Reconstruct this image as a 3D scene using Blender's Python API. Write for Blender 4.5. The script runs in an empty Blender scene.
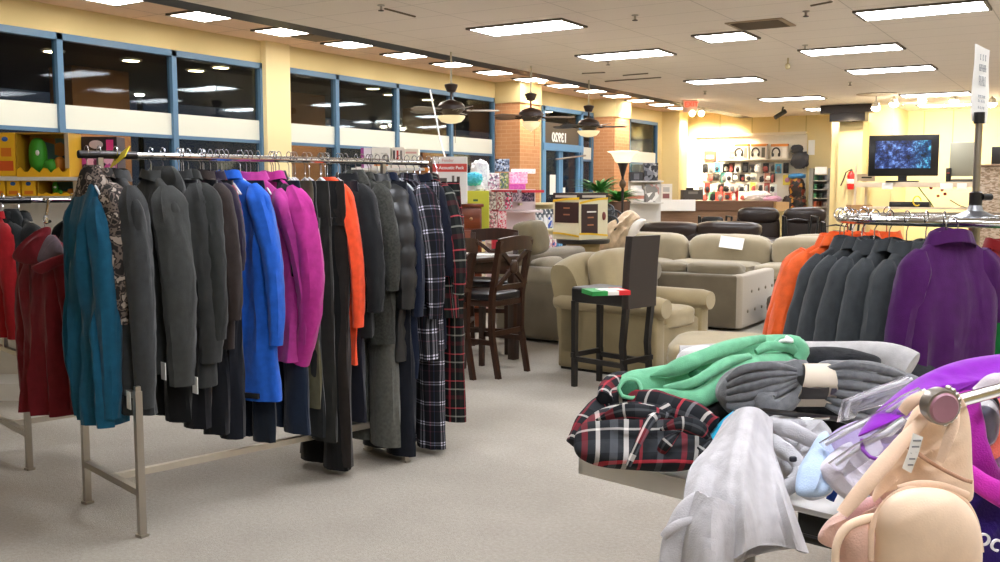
import bpy, bmesh, math, random
from mathutils import Vector, Matrix, noise
random.seed(11)
PI = math.pi
SC = bpy.context.scene
COL = SC.collection

# ---------------------------------------------------------------- camera
FPX = 970.0
PITCH = math.atan(91 / 970)
YAW = math.atan(607 / 974)
EYE = Vector((0, 0, 1.45))
cam_d = bpy.data.cameras.new('camera')
cam_d.sensor_width = 36
cam_d.lens = 36 * FPX / 1000
cam_d.clip_start = 0.05
cam = bpy.data.objects.new('camera', cam_d)
COL.objects.link(cam)
cam.location = EYE
cam.rotation_euler = (PI / 2 - PITCH, 0, YAW)
SC.camera = cam
_cy, _sy, _cp, _sp = math.cos(YAW), math.sin(YAW), math.cos(PITCH), math.sin(PITCH)
FW = Vector((-_sy * _cp, _cy * _cp, -_sp))
RT = Vector((_cy, _sy, 0))
UP = RT.cross(FW)


def Q(px, py, w):
    """world point seen at a pixel, w metres in front of the camera (used to measure the photograph)"""
    return EYE + FW * w + RT * ((px - 500) / FPX * w) - UP * ((py - 281) / FPX * w)


def ray(px, py):
    return FW + RT * ((px - 500) / FPX) - UP * ((py - 281) / FPX)


def onz(px, py, z):
    d = ray(px, py)
    return EYE + d * ((z - EYE.z) / d.z)


def onx(px, py, x):
    d = ray(px, py)
    return EYE + d * (x / d.x)


def ony(px, py, y):
    d = ray(px, py)
    return EYE + d * (y / d.y)


def proj(p):
    v = Vector(p) - EYE
    w = v.dot(FW)
    return 500 + FPX * v.dot(RT) / w, 281 - FPX * v.dot(UP) / w, w


def smooth(t):
    t = max(0, min(1, t))
    return t * t * (3 - 2 * t)


def lerp(a, b, t):
    return a + (b - a) * t


def nz(x, y, z):
    return noise.noise(Vector((x, y, z)))


# ---------------------------------------------------------------- materials
def lin(c):
    return c / 12.92 if c <= 0.04045 else ((c + 0.055) / 1.055) ** 2.4


def rgb(h):
    h = h.lstrip('#')
    return tuple(lin(int(h[i:i + 2], 16) / 255) for i in (0, 2, 4)) + (1,)


MC = {}


def newmat(name):
    m = bpy.data.materials.new(name)
    m.use_nodes = True
    nt = m.node_tree
    b = nt.nodes['Principled BSDF']
    return m, nt, b


def setin(b, k, v):
    if k in b.inputs:
        b.inputs[k].default_value = v


def mat(h, rough=.6, metal=0, bump=0, bscale=200, var=0, vscale=4, emit=0, sheen=0, coat=0, spec=None, alpha=1, trans=0):
    key = (h, rough, metal, bump, bscale, var, vscale, emit, sheen, coat, spec, alpha, trans)
    if key in MC:
        return MC[key]
    m, nt, b = newmat('m_' + h.strip('#'))
    c = rgb(h)
    b.inputs['Base Color'].default_value = c
    b.inputs['Roughness'].default_value = rough
    b.inputs['Metallic'].default_value = metal
    if spec is not None:
        setin(b, 'Specular IOR Level', spec)
    if sheen:
        setin(b, 'Sheen Weight', sheen)
    if coat:
        setin(b, 'Coat Weight', coat)
    if trans:
        setin(b, 'Transmission Weight', trans)
    if alpha < 1:
        b.inputs['Alpha'].default_value = alpha
    if emit:
        b.inputs['Emission Color'].default_value = c
        b.inputs['Emission Strength'].default_value = emit
    L = nt.links
    if bump or var:
        tc = nt.nodes.new('ShaderNodeTexCoord')
    if bump:
        n = nt.nodes.new('ShaderNodeTexNoise')
        n.inputs['Scale'].default_value = bscale
        n.inputs['Detail'].default_value = 3
        L.new(tc.outputs['Object'], n.inputs['Vector'])
        bp = nt.nodes.new('ShaderNodeBump')
        bp.inputs['Strength'].default_value = bump
        bp.inputs['Distance'].default_value = .004
        L.new(n.outputs['Fac'], bp.inputs['Height'])
        L.new(bp.outputs['Normal'], b.inputs['Normal'])
    if var:
        n2 = nt.nodes.new('ShaderNodeTexNoise')
        n2.inputs['Scale'].default_value = vscale
        n2.inputs['Detail'].default_value = 4
        L.new(tc.outputs['Object'], n2.inputs['Vector'])
        r = nt.nodes.new('ShaderNodeValToRGB')
        r.color_ramp.elements[0].position = .3
        r.color_ramp.elements[1].position = .7
        r.color_ramp.elements[0].color = tuple(x * (1 - var) for x in c[:3]) + (1,)
        r.color_ramp.elements[1].color = tuple(min(1, x * (1 + var)) for x in c[:3]) + (1,)
        L.new(n2.outputs['Fac'], r.inputs['Fac'])
        L.new(r.outputs['Color'], b.inputs['Base Color'])
    MC[key] = m
    return m


def add_folds(m, dist=.022, sc=(9, 9, 3.2)):
    # soft creases: a stretched noise bump under the weave bump
    nt = m.node_tree; N, L = nt.nodes, nt.links
    b = [n for n in N if n.type == 'BSDF_PRINCIPLED'][0]
    tc = N.new('ShaderNodeTexCoord'); mp = N.new('ShaderNodeMapping'); mp.inputs['Scale'].default_value = sc
    mp.inputs['Rotation'].default_value = (.15, .2, 0)
    n = N.new('ShaderNodeTexNoise'); n.inputs['Scale'].default_value = 1.1; n.inputs['Detail'].default_value = 1.5
    n.inputs['Distortion'].default_value = .6
    L.new(tc.outputs['Object'], mp.inputs[0]); L.new(mp.outputs[0], n.inputs['Vector'])
    bp = N.new('ShaderNodeBump'); bp.inputs['Strength'].default_value = .85; bp.inputs['Distance'].default_value = dist
    L.new(n.outputs['Fac'], bp.inputs['Height'])
    lk = b.inputs['Normal'].links
    if lk:
        src = lk[0].from_node
        L.new(bp.outputs['Normal'], src.inputs['Normal'])
    else:
        L.new(bp.outputs['Normal'], b.inputs['Normal'])
    return m


def fab(h, var=.12, sheen=.15, rough=.9, bump=.35, bscale=320, vscale=30, folds=True):
    c = rgb(h)
    k = lerp(.6, 1, smooth((max(c[:3]) - .1) / .5))
    g = lambda v: int(max(0, min(255, round(255 * (12.92 * v if v < .0031 else 1.055 * v ** (1 / 2.4) - .055)))))
    h = '#%02x%02x%02x' % tuple(g(v * k) for v in c[:3])
    folds = folds and bscale > 200
    key = ('fab', h, bscale, vscale, var, bump, folds)
    if key in MC:
        return MC[key]
    m = mat(h, rough, 0, bump, bscale, var, vscale, sheen=sheen, spec=.2).copy()
    if folds:
        add_folds(m)
    MC[key] = m
    return m


def stripes_mat(name, base, us, vs, fu, fv, tilt=0.0, rough=.9, cross=0):
    """woven plaid from UVs in metres: us / vs are lists of (from, to, hex, strength)"""
    m, nt, b = newmat(name)
    N, L = nt.nodes, nt.links
    uv = N.new('ShaderNodeUVMap')
    sx = N.new('ShaderNodeSeparateXYZ')
    L.new(uv.outputs['UV'], sx.inputs[0])
    b.inputs['Roughness'].default_value = rough
    setin(b, 'Specular IOR Level', .2)
    cur = None
    base_c = rgb(base)

    def ramp(axis, freq, lst):
        mu = N.new('ShaderNodeMath'); mu.operation = 'MULTIPLY'; mu.inputs[1].default_value = freq
        L.new(sx.outputs[axis], mu.inputs[0])
        fr = N.new('ShaderNodeMath'); fr.operation = 'FRACT'
        L.new(mu.outputs[0], fr.inputs[0])
        r = N.new('ShaderNodeValToRGB'); r.color_ramp.interpolation = 'CONSTANT'
        e = r.color_ramp.elements
        e[0].position = 0; e[0].color = base_c
        e.remove(e[1])
        for a, bb, h, _k in lst:
            x = e.new(a); x.color = rgb(h)
            x = e.new(bb); x.color = base_c
        L.new(fr.outputs[0], r.inputs['Fac'])
        return r
    r1 = ramp(0, fu, us)
    r2 = ramp(1, fv, vs)
    mx = N.new('ShaderNodeMixRGB'); mx.blend_type = 'MIX'; mx.inputs[0].default_value = .5
    L.new(r1.outputs[0], mx.inputs[1]); L.new(r2.outputs[0], mx.inputs[2])
    if cross:
        mu = N.new('ShaderNodeMixRGB'); mu.blend_type = 'MULTIPLY'; mu.inputs[0].default_value = 1
        L.new(r1.outputs[0], mu.inputs[1]); L.new(r2.outputs[0], mu.inputs[2])
        sc_ = N.new('ShaderNodeVectorMath'); sc_.operation = 'SCALE'; sc_.inputs['Scale'].default_value = cross
        L.new(mu.outputs[0], sc_.inputs[0])
        ad = N.new('ShaderNodeMixRGB'); ad.blend_type = 'ADD'; ad.inputs[0].default_value = 1; ad.use_clamp = True
        L.new(mx.outputs[0], ad.inputs[1]); L.new(sc_.outputs[0], ad.inputs[2])
        mx = ad
    L.new(mx.outputs[0], b.inputs['Base Color'])
    add_folds(m)
    return m


def camo_mat():
    m, nt, b = newmat('m_camo')
    N, L = nt.nodes, nt.links
    tc = N.new('ShaderNodeTexCoord')
    n = N.new('ShaderNodeTexNoise'); n.inputs['Scale'].default_value = 26
    n.inputs['Detail'].default_value = 2
    L.new(tc.outputs['Object'], n.inputs['Vector'])
    r = N.new('ShaderNodeValToRGB'); r.color_ramp.interpolation = 'CONSTANT'
    e = r.color_ramp.elements
    e[0].position = 0; e[0].color = rgb('#1e1b1a'); e[1].position = .45; e[1].color = rgb('#6b5f57')
    x = e.new(.52); x.color = rgb('#2c2624'); x = e.new(.6); x.color = rgb('#a79a8e')
    L.new(n.outputs['Fac'], r.inputs['Fac']); L.new(r.outputs[0], b.inputs['Base Color'])
    b.inputs['Roughness'].default_value = .9
    return m


def brick_mat():
    m, nt, b = newmat('m_brick')
    N, L = nt.nodes, nt.links
    tc = N.new('ShaderNodeTexCoord')
    sp = N.new('ShaderNodeSeparateXYZ'); L.new(tc.outputs['Object'], sp.inputs[0])
    ad = N.new('ShaderNodeMath'); ad.operation = 'ADD'
    L.new(sp.outputs[0], ad.inputs[0]); L.new(sp.outputs[1], ad.inputs[1])
    cb = N.new('ShaderNodeCombineXYZ'); L.new(ad.outputs[0], cb.inputs[0]); L.new(sp.outputs[2], cb.inputs[1])
    t = N.new('ShaderNodeTexBrick')
    t.inputs['Scale'].default_value = 1
    t.inputs['Brick Width'].default_value = .2
    t.inputs['Row Height'].default_value = .068
    t.inputs['Mortar Size'].default_value = .006
    t.inputs['Color1'].default_value = rgb('#cc9468'); t.inputs['Color2'].default_value = rgb('#c48a5e')
    t.inputs['Mortar'].default_value = rgb('#d2a47a')
    L.new(cb.outputs[0], t.inputs['Vector'])
    L.new(t.outputs['Color'], b.inputs['Base Color'])
    b.inputs['Roughness'].default_value = .85
    return m


def tile_mat(name, h, line, w, d, size=.012, bumpy=True, lw=.35):
    """ceiling tiles: thin grid of T bars"""
    m, nt, b = newmat(name)
    N, L = nt.nodes, nt.links
    tc = N.new('ShaderNodeTexCoord')
    t = N.new('ShaderNodeTexBrick'); t.offset = 0
    t.inputs['Scale'].default_value = 1
    t.inputs['Brick Width'].default_value = w
    t.inputs['Row Height'].default_value = d
    t.inputs['Mortar Size'].default_value = size
    t.inputs['Mortar Smooth'].default_value = .3
    t.inputs['Color1'].default_value = rgb(h); t.inputs['Color2'].default_value = rgb(h)
    t.inputs['Mortar'].default_value = rgb(line)
    mp = N.new('ShaderNodeMapping')
    mp.inputs['Location'].default_value = (1.03 + w * 20, .03 + d * 20, 0)
    L.new(tc.outputs['Object'], mp.inputs[0]); L.new(mp.outputs[0], t.inputs['Vector'])
    n = N.new('ShaderNodeTexNoise'); n.inputs['Scale'].default_value = 70; n.inputs['Detail'].default_value = 5
    L.new(tc.outputs['Object'], n.inputs['Vector'])
    mx = N.new('ShaderNodeMixRGB'); mx.blend_type = 'MULTIPLY'; mx.inputs[0].default_value = .15
    L.new(t.outputs['Color'], mx.inputs[1]); L.new(n.outputs['Fac'], mx.inputs[2])
    L.new(mx.outputs[0], b.inputs['Base Color'])
    b.inputs['Roughness'].default_value = .9
    return m


def wood_mat(name, h1, h2, rough=.4, scale=9, axis=2):
    m, nt, b = newmat(name)
    N, L = nt.nodes, nt.links
    tc = N.new('ShaderNodeTexCoord')
    mp = N.new('ShaderNodeMapping')
    s = [scale * 3] * 3; s[axis] = scale * .25
    mp.inputs['Scale'].default_value = s
    L.new(tc.outputs['Object'], mp.inputs[0])
    n = N.new('ShaderNodeTexNoise'); n.inputs['Scale'].default_value = 1; n.inputs['Detail'].default_value = 5
    L.new(mp.outputs[0], n.inputs['Vector'])
    r = N.new('ShaderNodeValToRGB')
    r.color_ramp.elements[0].position = .35; r.color_ramp.elements[0].color = rgb(h1)
    r.color_ramp.elements[1].position = .65; r.color_ramp.elements[1].color = rgb(h2)
    L.new(n.outputs['Fac'], r.inputs['Fac']); L.new(r.outputs[0], b.inputs['Base Color'])
    b.inputs['Roughness'].default_value = rough
    return m


def carpet_mat():
    m, nt, b = newmat('m_carpet')
    N, L = nt.nodes, nt.links
    tc = N.new('ShaderNodeTexCoord')
    n = N.new('ShaderNodeTexNoise'); n.inputs['Scale'].default_value = 55; n.inputs['Detail'].default_value = 6
    n.inputs['Roughness'].default_value = .8
    L.new(tc.outputs['Object'], n.inputs['Vector'])
    n2 = N.new('ShaderNodeTexNoise'); n2.inputs['Scale'].default_value = 1.1; n2.inputs['Detail'].default_value = 3
    L.new(tc.outputs['Object'], n2.inputs['Vector'])
    r = N.new('ShaderNodeValToRGB')
    r.color_ramp.elements[0].position = .3; r.color_ramp.elements[0].color = rgb('#a09a8e')
    r.color_ramp.elements[1].position = .7; r.color_ramp.elements[1].color = rgb('#bdb7ab')
    L.new(n.outputs['Fac'], r.inputs['Fac'])
    r2 = N.new('ShaderNodeValToRGB')
    r2.color_ramp.elements[0].position = .35; r2.color_ramp.elements[0].color = (.82, .81, .8, 1)
    r2.color_ramp.elements[1].position = .65; r2.color_ramp.elements[1].color = (1, 1, 1, 1)
    L.new(n2.outputs['Fac'], r2.inputs['Fac'])
    mx = N.new('ShaderNodeMixRGB'); mx.blend_type = 'MULTIPLY'; mx.inputs[0].default_value = 1
    L.new(r.outputs[0], mx.inputs[1]); L.new(r2.outputs[0], mx.inputs[2])
    L.new(mx.outputs[0], b.inputs['Base Color'])
    b.inputs['Roughness'].default_value = .95
    bp = N.new('ShaderNodeBump'); bp.inputs['Strength'].default_value = .6; bp.inputs['Distance'].default_value = .01
    n3 = N.new('ShaderNodeTexNoise'); n3.inputs['Scale'].default_value = 160
    L.new(tc.outputs['Object'], n3.inputs['Vector'])
    L.new(n3.outputs['Fac'], bp.inputs['Height']); L.new(bp.outputs['Normal'], b.inputs['Normal'])
    return m


def glass_mat(name='m_glass', tint=(.75, .8, .8, 1), gl=.06):
    m = bpy.data.materials.new(name); m.use_nodes = True
    N, L = m.node_tree.nodes, m.node_tree.links
    N.clear()
    o = N.new('ShaderNodeOutputMaterial')
    t = N.new('ShaderNodeBsdfTransparent'); t.inputs[0].default_value = tint
    g = N.new('ShaderNodeBsdfGlossy'); g.inputs['Roughness'].default_value = .03
    fr = N.new('ShaderNodeFresnel'); fr.inputs[0].default_value = 1.5
    ad = N.new('ShaderNodeMath'); ad.operation = 'ADD'; ad.inputs[1].default_value = gl - .04
    L.new(fr.outputs[0], ad.inputs[0])
    mx = N.new('ShaderNodeMixShader')
    ml = N.new('ShaderNodeMath'); ml.operation = 'MULTIPLY'; ml.inputs[1].default_value = .16
    L.new(ad.outputs[0], ml.inputs[0])
    L.new(ml.outputs[0], mx.inputs[0]); L.new(t.outputs[0], mx.inputs[1]); L.new(g.outputs[0], mx.inputs[2])
    L.new(mx.outputs[0], o.inputs[0])
    return m


def patch_mat(name, cols, scale=30, rough=.5, emit=0, stretch=(1, 1, 1)):
    """printed packaging: blotches of a few colours"""
    m, nt, b = newmat(name)
    N, L = nt.nodes, nt.links
    tc = N.new('ShaderNodeTexCoord')
    mp = N.new('ShaderNodeMapping'); mp.inputs['Scale'].default_value = stretch
    L.new(tc.outputs['Object'], mp.inputs[0])
    n = N.new('ShaderNodeTexVoronoi'); n.inputs['Scale'].default_value = scale
    L.new(mp.outputs[0], n.inputs['Vector'])
    sp = N.new('ShaderNodeSeparateXYZ'); L.new(n.outputs['Color'], sp.inputs[0])
    r = N.new('ShaderNodeValToRGB'); r.color_ramp.interpolation = 'CONSTANT'
    e = r.color_ramp.elements
    e[0].color = rgb(cols[0]); e[0].position = 0
    e[1].color = rgb(cols[-1]); e[1].position = 1 - 1 / len(cols)
    for i, c in enumerate(cols[1:-1]):
        x = e.new((i + 1) / len(cols)); x.color = rgb(c)
    L.new(sp.outputs[0], r.inputs['Fac'])
    L.new(r.outputs[0], b.inputs['Base Color'])
    if emit:
        L.new(r.outputs[0], b.inputs['Emission Color']); b.inputs['Emission Strength'].default_value = emit
    b.inputs['Roughness'].default_value = rough
    return m


# ---------------------------------------------------------------- mesh builder
class MB:
    def __init__(s):
        s.bm = bmesh.new()
        s.uv = s.bm.loops.layers.uv.new('UVMap')

    def _tf(s, vs, M):
        if M is not None:
            for v in vs:
                v.co = M @ v.co

    def box(s, x0, x1, y0, y1, z0, z1, bev=0, M=None, seg=2):
        r = bmesh.ops.create_cube(s.bm, size=1)
        vs = r['verts']
        for v in vs:
            v.co = Vector((lerp(x0, x1, v.co.x + .5), lerp(y0, y1, v.co.y + .5), lerp(z0, z1, v.co.z + .5)))
        if bev:
            es = list({e for v in vs for e in v.link_edges})
            g = bmesh.ops.bevel(s.bm, geom=es, offset=bev, segments=seg, affect='EDGES', profile=.5)
            vs = list({v for f in g['faces'] for v in f.verts})
        s._tf(vs, M)
        return s

    def prism(s, poly, h0, h1, M=None):
        """polygon in XY extruded along Z h0..h1, then M"""
        a = [s.bm.verts.new((p[0], p[1], h0)) for p in poly]
        b = [s.bm.verts.new((p[0], p[1], h1)) for p in poly]
        n = len(poly)
        try:
            s.bm.faces.new(a[::-1]); s.bm.faces.new(b)
        except ValueError:
            pass
        for i in range(n):
            s.bm.faces.new((a[i], a[(i + 1) % n], b[(i + 1) % n], b[i]))
        s._tf(a + b, M)
        return s

    def rings(s, R, cap0=True, cap1=True, closed=True, uvs=None):
        """R: list of rings of points; uvs: optional list same shape of (u,v)"""
        V = [[s.bm.verts.new(p) for p in r] for r in R]
        n = len(R[0])
        m = n if closed else n - 1
        for i in range(len(R) - 1):
            for j in range(m):
                k = (j + 1) % n
                f = s.bm.faces.new((V[i][j], V[i][k], V[i + 1][k], V[i + 1][j]))
                if uvs:
                    ids = ((i, j), (i, j + 1), (i + 1, j + 1), (i + 1, j))
                    for lp, (a, b) in zip(f.loops, ids):
                        lp[s.uv].uv = uvs(a, b)
        if closed and cap0:
            s.bm.faces.new(V[0][::-1])
        if closed and cap1:
            s.bm.faces.new(V[-1])
        return s

    def tube(s, pts, r, seg=8, cap=True, flat=None):
        pts = [Vector(p) for p in pts]
        n = len(pts)
        rr = r if isinstance(r, (list, tuple)) else [r] * n
        R = []
        prev = None
        for i, p in enumerate(pts):
            t = (pts[min(i + 1, n - 1)] - pts[max(i - 1, 0)]).normalized()
            if prev is None:
                a = Vector((0, 0, 1)) if abs(t.z) < .9 else Vector((1, 0, 0))
                u = t.cross(a).normalized()
            else:
                u = (prev - t * prev.dot(t)).normalized()
            prev = u
            w = t.cross(u)
            R.append([p + (u * math.cos(2 * PI * k / seg) + w * math.sin(2 * PI * k / seg)) * rr[i] for k in range(seg)])
        s.rings(R, cap, cap)
        return s

    def cyl(s, p, q, r, r2=None, seg=12):
        return s.tube([p, q], [r, r if r2 is None else r2], seg)

    def lathe(s, prof, c=(0, 0, 0), seg=20, cap=True):
        c = Vector(c)
        R = [[c + Vector((r * math.cos(2 * PI * k / seg), r * math.sin(2 * PI * k / seg), z)) for k in range(seg)] for r, z in prof]
        s.rings(R, cap, cap)
        return s

    def puff(s, c, h, k=5, n=8, amp=0, ns=6, seed=0, M=None, zb=0):
        """superellipsoid cushion: centre c, half sizes h"""
        D = {}
        n1 = n + 1

        def gv(a, b_, c_):
            kk = (a, b_, c_)
            if kk not in D:
                D[kk] = s.bm.verts.new((2 * a / n1 - 1, 2 * b_ / n1 - 1, 2 * c_ / n1 - 1))
            return D[kk]
        for ax in range(3):
            for sd in (0, n1):
                for i in range(n1):
                    for j in range(n1):
                        q4 = []
                        for (u, w) in ((i, j), (i + 1, j), (i + 1, j + 1), (i, j + 1)):
                            co = [u, w]; co.insert(ax, sd)
                            q4.append(gv(*co))
                        s.bm.faces.new(q4)
        vs = list(D.values())
        c = Vector(c)
        for v in vs:
            p = v.co.copy()
            L = (abs(p.x) ** k + abs(p.y) ** k + abs(p.z) ** k) ** (1 / k)
            q = p / L
            d = 1 + (amp * nz(q.x * ns + seed, q.y * ns, q.z * ns) if amp else 0)
            q = Vector((q.x * h[0], q.y * h[1], q.z * h[2])) * d
            v.co = (M @ q if M else q) + c
        return s

    def sheet(s, P, th=None, uvm=None):
        """P[i][j] grid of points, thickened"""
        ni, nj = len(P), len(P[0])
        V = [[s.bm.verts.new(p) for p in r] for r in P]
        fs = []
        for i in range(ni - 1):
            for j in range(nj - 1):
                f = s.bm.faces.new((V[i][j], V[i][j + 1], V[i + 1][j + 1], V[i + 1][j]))
                for lp, (a, b) in zip(f.loops, ((i, j), (i, j + 1), (i + 1, j + 1), (i + 1, j))):
                    lp[s.uv].uv = uvm(a, b) if uvm else (b / nj, a / ni)
                fs.append(f)
        if th:
            bmesh.ops.recalc_face_normals(s.bm, faces=fs)
            bmesh.ops.solidify(s.bm, geom=fs, thickness=th)
        return s

    def build(s, name, m, parent=None, flat=False, label=None, auto=True, fix=True):
        if fix:
            bmesh.ops.recalc_face_normals(s.bm, faces=s.bm.faces)
        if parent is not None:
            s.bm.transform(WM(parent).inverted())
        me = bpy.data.meshes.new(name)
        s.bm.to_mesh(me)
        s.bm.free()
        o = bpy.data.objects.new(name, me)
        COL.objects.link(o)
        me.materials.append(m)
        if not flat:
            for p in me.polygons:
                p.use_smooth = True
            try:
                me.set_sharp_from_angle(angle=math.radians(40))
            except Exception:
                pass
        if parent is not None:
            o.parent = parent
        if label:
            o['label'] = label
        return o


def WM(o):
    M = o.matrix_basis
    M = Matrix.LocRotScale(o.location, o.rotation_euler, None)
    return (WM(o.parent) @ M) if o.parent else M


def thing(name, label, cat, loc=(0, 0, 0), rz=0, group=None):
    o = bpy.data.objects.new(name, None)
    COL.objects.link(o)
    o.empty_display_size = .1
    o.location = loc
    o.rotation_euler = (0, 0, rz)
    return tag(o, label, cat, group)


def tag(o, label, cat, group=None, kind=None):
    if label:
        o['label'] = label
    if cat:
        o['category'] = cat
    if group:
        o['group'] = group
    if kind:
        o['kind'] = kind
    return o


def struct(o):
    o['kind'] = 'structure'
    return o


def base_org(o, p):
    """move the origin of a one mesh thing to p without moving its mesh"""
    p = Vector(p)
    o.data.transform(Matrix.Translation(-p))
    o.location = p
    return o


def text_mesh(name, body, size, M, m, parent=None, th=.0015, wrap=0, bold=0, align='CENTER'):
    cu = bpy.data.curves.new(name, 'FONT')
    cu.body = body; cu.size = size; cu.extrude = th; cu.align_x = align; cu.align_y = 'CENTER'
    cu.offset = bold
    ob = bpy.data.objects.new(name + '_src', cu)
    COL.objects.link(ob)
    dg = bpy.context.evaluated_depsgraph_get()
    me = bpy.data.meshes.new_from_object(ob.evaluated_get(dg))
    bpy.data.objects.remove(ob)
    bm = bmesh.new(); bm.from_mesh(me); bm.transform(M)
    if parent is not None:
        bm.transform(WM(parent).inverted())
    me.materials.clear()
    bm.to_mesh(me); bm.free()
    me.materials.append(m)
    o = bpy.data.objects.new(name, me)
    COL.objects.link(o)
    if parent is not None:
        o.parent = parent
    return o


def frame3(o, xa, ya):
    """matrix whose X and Y axes are xa, ya (unit) at o"""
    xa, ya = Vector(xa).normalized(), Vector(ya).normalized()
    za = xa.cross(ya)
    M = Matrix.Identity(4)
    for i in range(3):
        M[i][0], M[i][1], M[i][2], M[i][3] = xa[i], ya[i], za[i], Vector(o)[i]
    return M


CHROME = mat('#c9c9c7', .16, 1)
STEEL = mat('#b4aea4', .35, 1)
BLACKP = mat('#151515', .4)
WHITE = mat('#e9e9e6', .6)
PAPER = mat('#f2f2ee', .8)
BLUEM = mat('#557a9c', .4)
YELLOW = mat('#dcca96', .85, var=.03, vscale=2)
# ================================================================ ROOM
XW = -9.3; XE = 5.5; YS = -3.5; YN = 23.45; ZC = 3.2; ZS = 3.35; XB = -7.38
struct(MB().box(XW - .3, XE, YS, YN + .3, -.1, 0).build('floor', carpet_mat(), flat=True))
cm = tile_mat('m_tiles', '#f4e8dc', '#cfc3b6', 1.168, .584, .006)
struct(MB().box(XB, XE, YS, YN + .3, ZC, ZC + .1).build('ceiling', cm, flat=True))
cm2 = tile_mat('m_tiles_warm', '#f2cdae', '#b58b6c', .6, 1.2, .006)
struct(MB().box(XW - .3, XB - .2, YS, YN + .3, ZS, ZS + .08).build('ceiling', cm2, flat=True))
t = struct(MB().box(XB - .32, XB, YS, YN, ZC, ZS + .1).build('trim_1', mat('#1d1816', .5), flat=True))
# bright metal channels and blue clips along the beam
clip = MB()
for y in (4.6, 5.9, 8.3, 10.3, 12.6):
    clip.box(XB - .40, XB - .32, y, y + .06, ZC + .02, ZC + .09)
o = clip.build('trim_2', mat('#39577f', .5), flat=True); struct(o)
o = MB().box(XB - .38, XB - .34, YS, 14.5, ZC + .03, ZC + .055).build('trim_3', STEEL); struct(o)

# walls
struct(MB().box(XE, XE + .15, YS, YN, 0, ZC).build('wall_east', YELLOW, flat=True))
struct(MB().box(XW - .3, XE, YS - .15, YS, 0, ZS + .1).build('wall_south', YELLOW, flat=True))
wn = struct(MB().box(XW - .3, XE, YN, YN + .15, 0, ZS + .1).build('wall_north', YELLOW, flat=True))
seam = MB()
for px in (720, 752, 779, 806, 895, 924, 953):
    p = ony(px, 130, YN)
    seam.box(p.x - .008, p.x + .008, YN - .008, YN, 2.0, 3.3)
struct(seam.build('trim_4', mat('#b5a36a', .8), flat=True))
# bright flat board of the left end of the north wall, above the counter
a = ony(684, 125, YN); b = ony(760, 125, YN)

# header above windows and sill wall below
WH = 3.07; WB = .55; FT = 2.34; FB = 2.09
hd = MB()
hd.box(XW - .15, XW, YS, YN, WH, ZS + .05)
struct(hd.build('wall_west', YELLOW, flat=True))
struct(MB().box(XW - .15, XW, YS, 14.78, 0, WB).build('wall_west', YELLOW, flat=True))
struct(MB().box(XW - .15, XW, 22.15, YN, 0, WH).build('wall_west', YELLOW, flat=True))
struct(MB().box(XW - .15, XW, 15.45, 16.44, 0, WH).build('wall_west', YELLOW, flat=True))
struct(MB().box(XW - .15, XW, 19.4, 20.5, 0, WH).build('wall_west', YELLOW, flat=True))
struct(MB().box(XW - .15, XW, 20.5, 22.15, 0, .9).build('wall_west', YELLOW, flat=True))
bk = brick_mat()
# pillars
struct(MB().box(XW - .1, XW + .09, 9.12, 9.55, 0, ZS).build('wall_west', mat('#efdfae', .8), flat=True))
for y0, y1, d in ((14.78, 15.49, .5), (18.65, 19.40, .5)):
    struct(MB().box(XW - .1, XW + d, y0, y1, 0, 2.98).build('wall_west', bk, flat=True))
    struct(MB().box(XW - .05, XW + d + .02, y0 - .02, y1 + .02, 2.98, ZS).build('wall_west', YELLOW, flat=True))
struct(MB().box(XW, XW + .45, 22.4, 22.95, 0, ZS).build('wall_west', YELLOW, flat=True))

# windows: frame > pane, frosted band
GL = glass_mat()
FROST = mat('#dfe3da', .7, spec=.3)
bays = [(3.0, 4.8), (4.8, 6.27), (6.27, 7.73), (7.73, 9.12), (9.55, 10.56), (10.56, 11.94), (11.94, 13.39), (13.39, 14.72), (18.13, 18.64), (20.5, 22.1)]
for i, (y0, y1) in enumerate(bays):
    f = MB()
    fw = .034
    zb = WB if i < 8 else .9 if i > 8 else .02
    f.box(XW - .07, XW + .02, y0, y0 + fw, zb, WH).box(XW - .07, XW + .02, y1 - fw, y1, zb, WH)
    f.box(XW - .07, XW + .02, y0, y1, WH - .07, WH)
    f.box(XW - .07, XW + .02, y0, y1, zb, zb + .07)
    f.box(XW - .06, XW - .01, y0, y1, FB - .04, FB)
    fo = f.build('window_%d' % (i + 1), BLUEM, flat=True); struct(fo)
    MB().box(XW - .035, XW - .028, y0, y1, zb, WH).build('pane', GL, fo, flat=True)
    MB().box(XW - .027, XW - .020, y0 + fw, y1 - fw, FB, FT).build('frosted_band', FROST, fo, flat=True)

# entrance door 16.45..18.1
y0, y1 = 16.45, 18.12
f = MB()
for y in (y0 + .03, y1 - .03):
    f.box(XW - .08, XW + .03, y - .05, y + .05, 0, WH)
f.box(XW - .08, XW + .03, y0, y1, WH - .08, WH)
f.box(XW - .08, XW + .05, y0, y1, 2.22, 2.36)
dr = f.build('door_1', mat('#5f93c0', .4), flat=True); struct(dr)
MB().box(XW - .04, XW - .03, y0, y1, 0.05, WH).build('pane', GL, dr, flat=True)
g = MB()
ym = (y0 + y1) / 2 - .08
for a, b in ((y0 + .08, ym), (ym + .02, y1 - .08)):
    g.box(XW - .06, XW + .01, a, a + .07, .02, 2.22).box(XW - .06, XW + .01, b - .07, b, .02, 2.22)
    g.box(XW - .06, XW + .01, a, b, .02, .25)
g.build('door_leaf', mat('#6aa0ce', .4), dr, flat=True)
MB().tube([(XW + .06, ym - .3, 2.05), (XW + .1, ym + .9, 2.16)], .018).build('closer_arm', STEEL, dr)
MB().box(XW + .0, XW + .006, y0 + .32, y0 + .55, 1.36, 1.75).build('door_notice', PAPER, dr, flat=True)
MB().box(XW + .0, XW + .006, ym + .1, ym + .2, 1.3, 1.5).build('door_sticker', PAPER, dr, flat=True)
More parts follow.
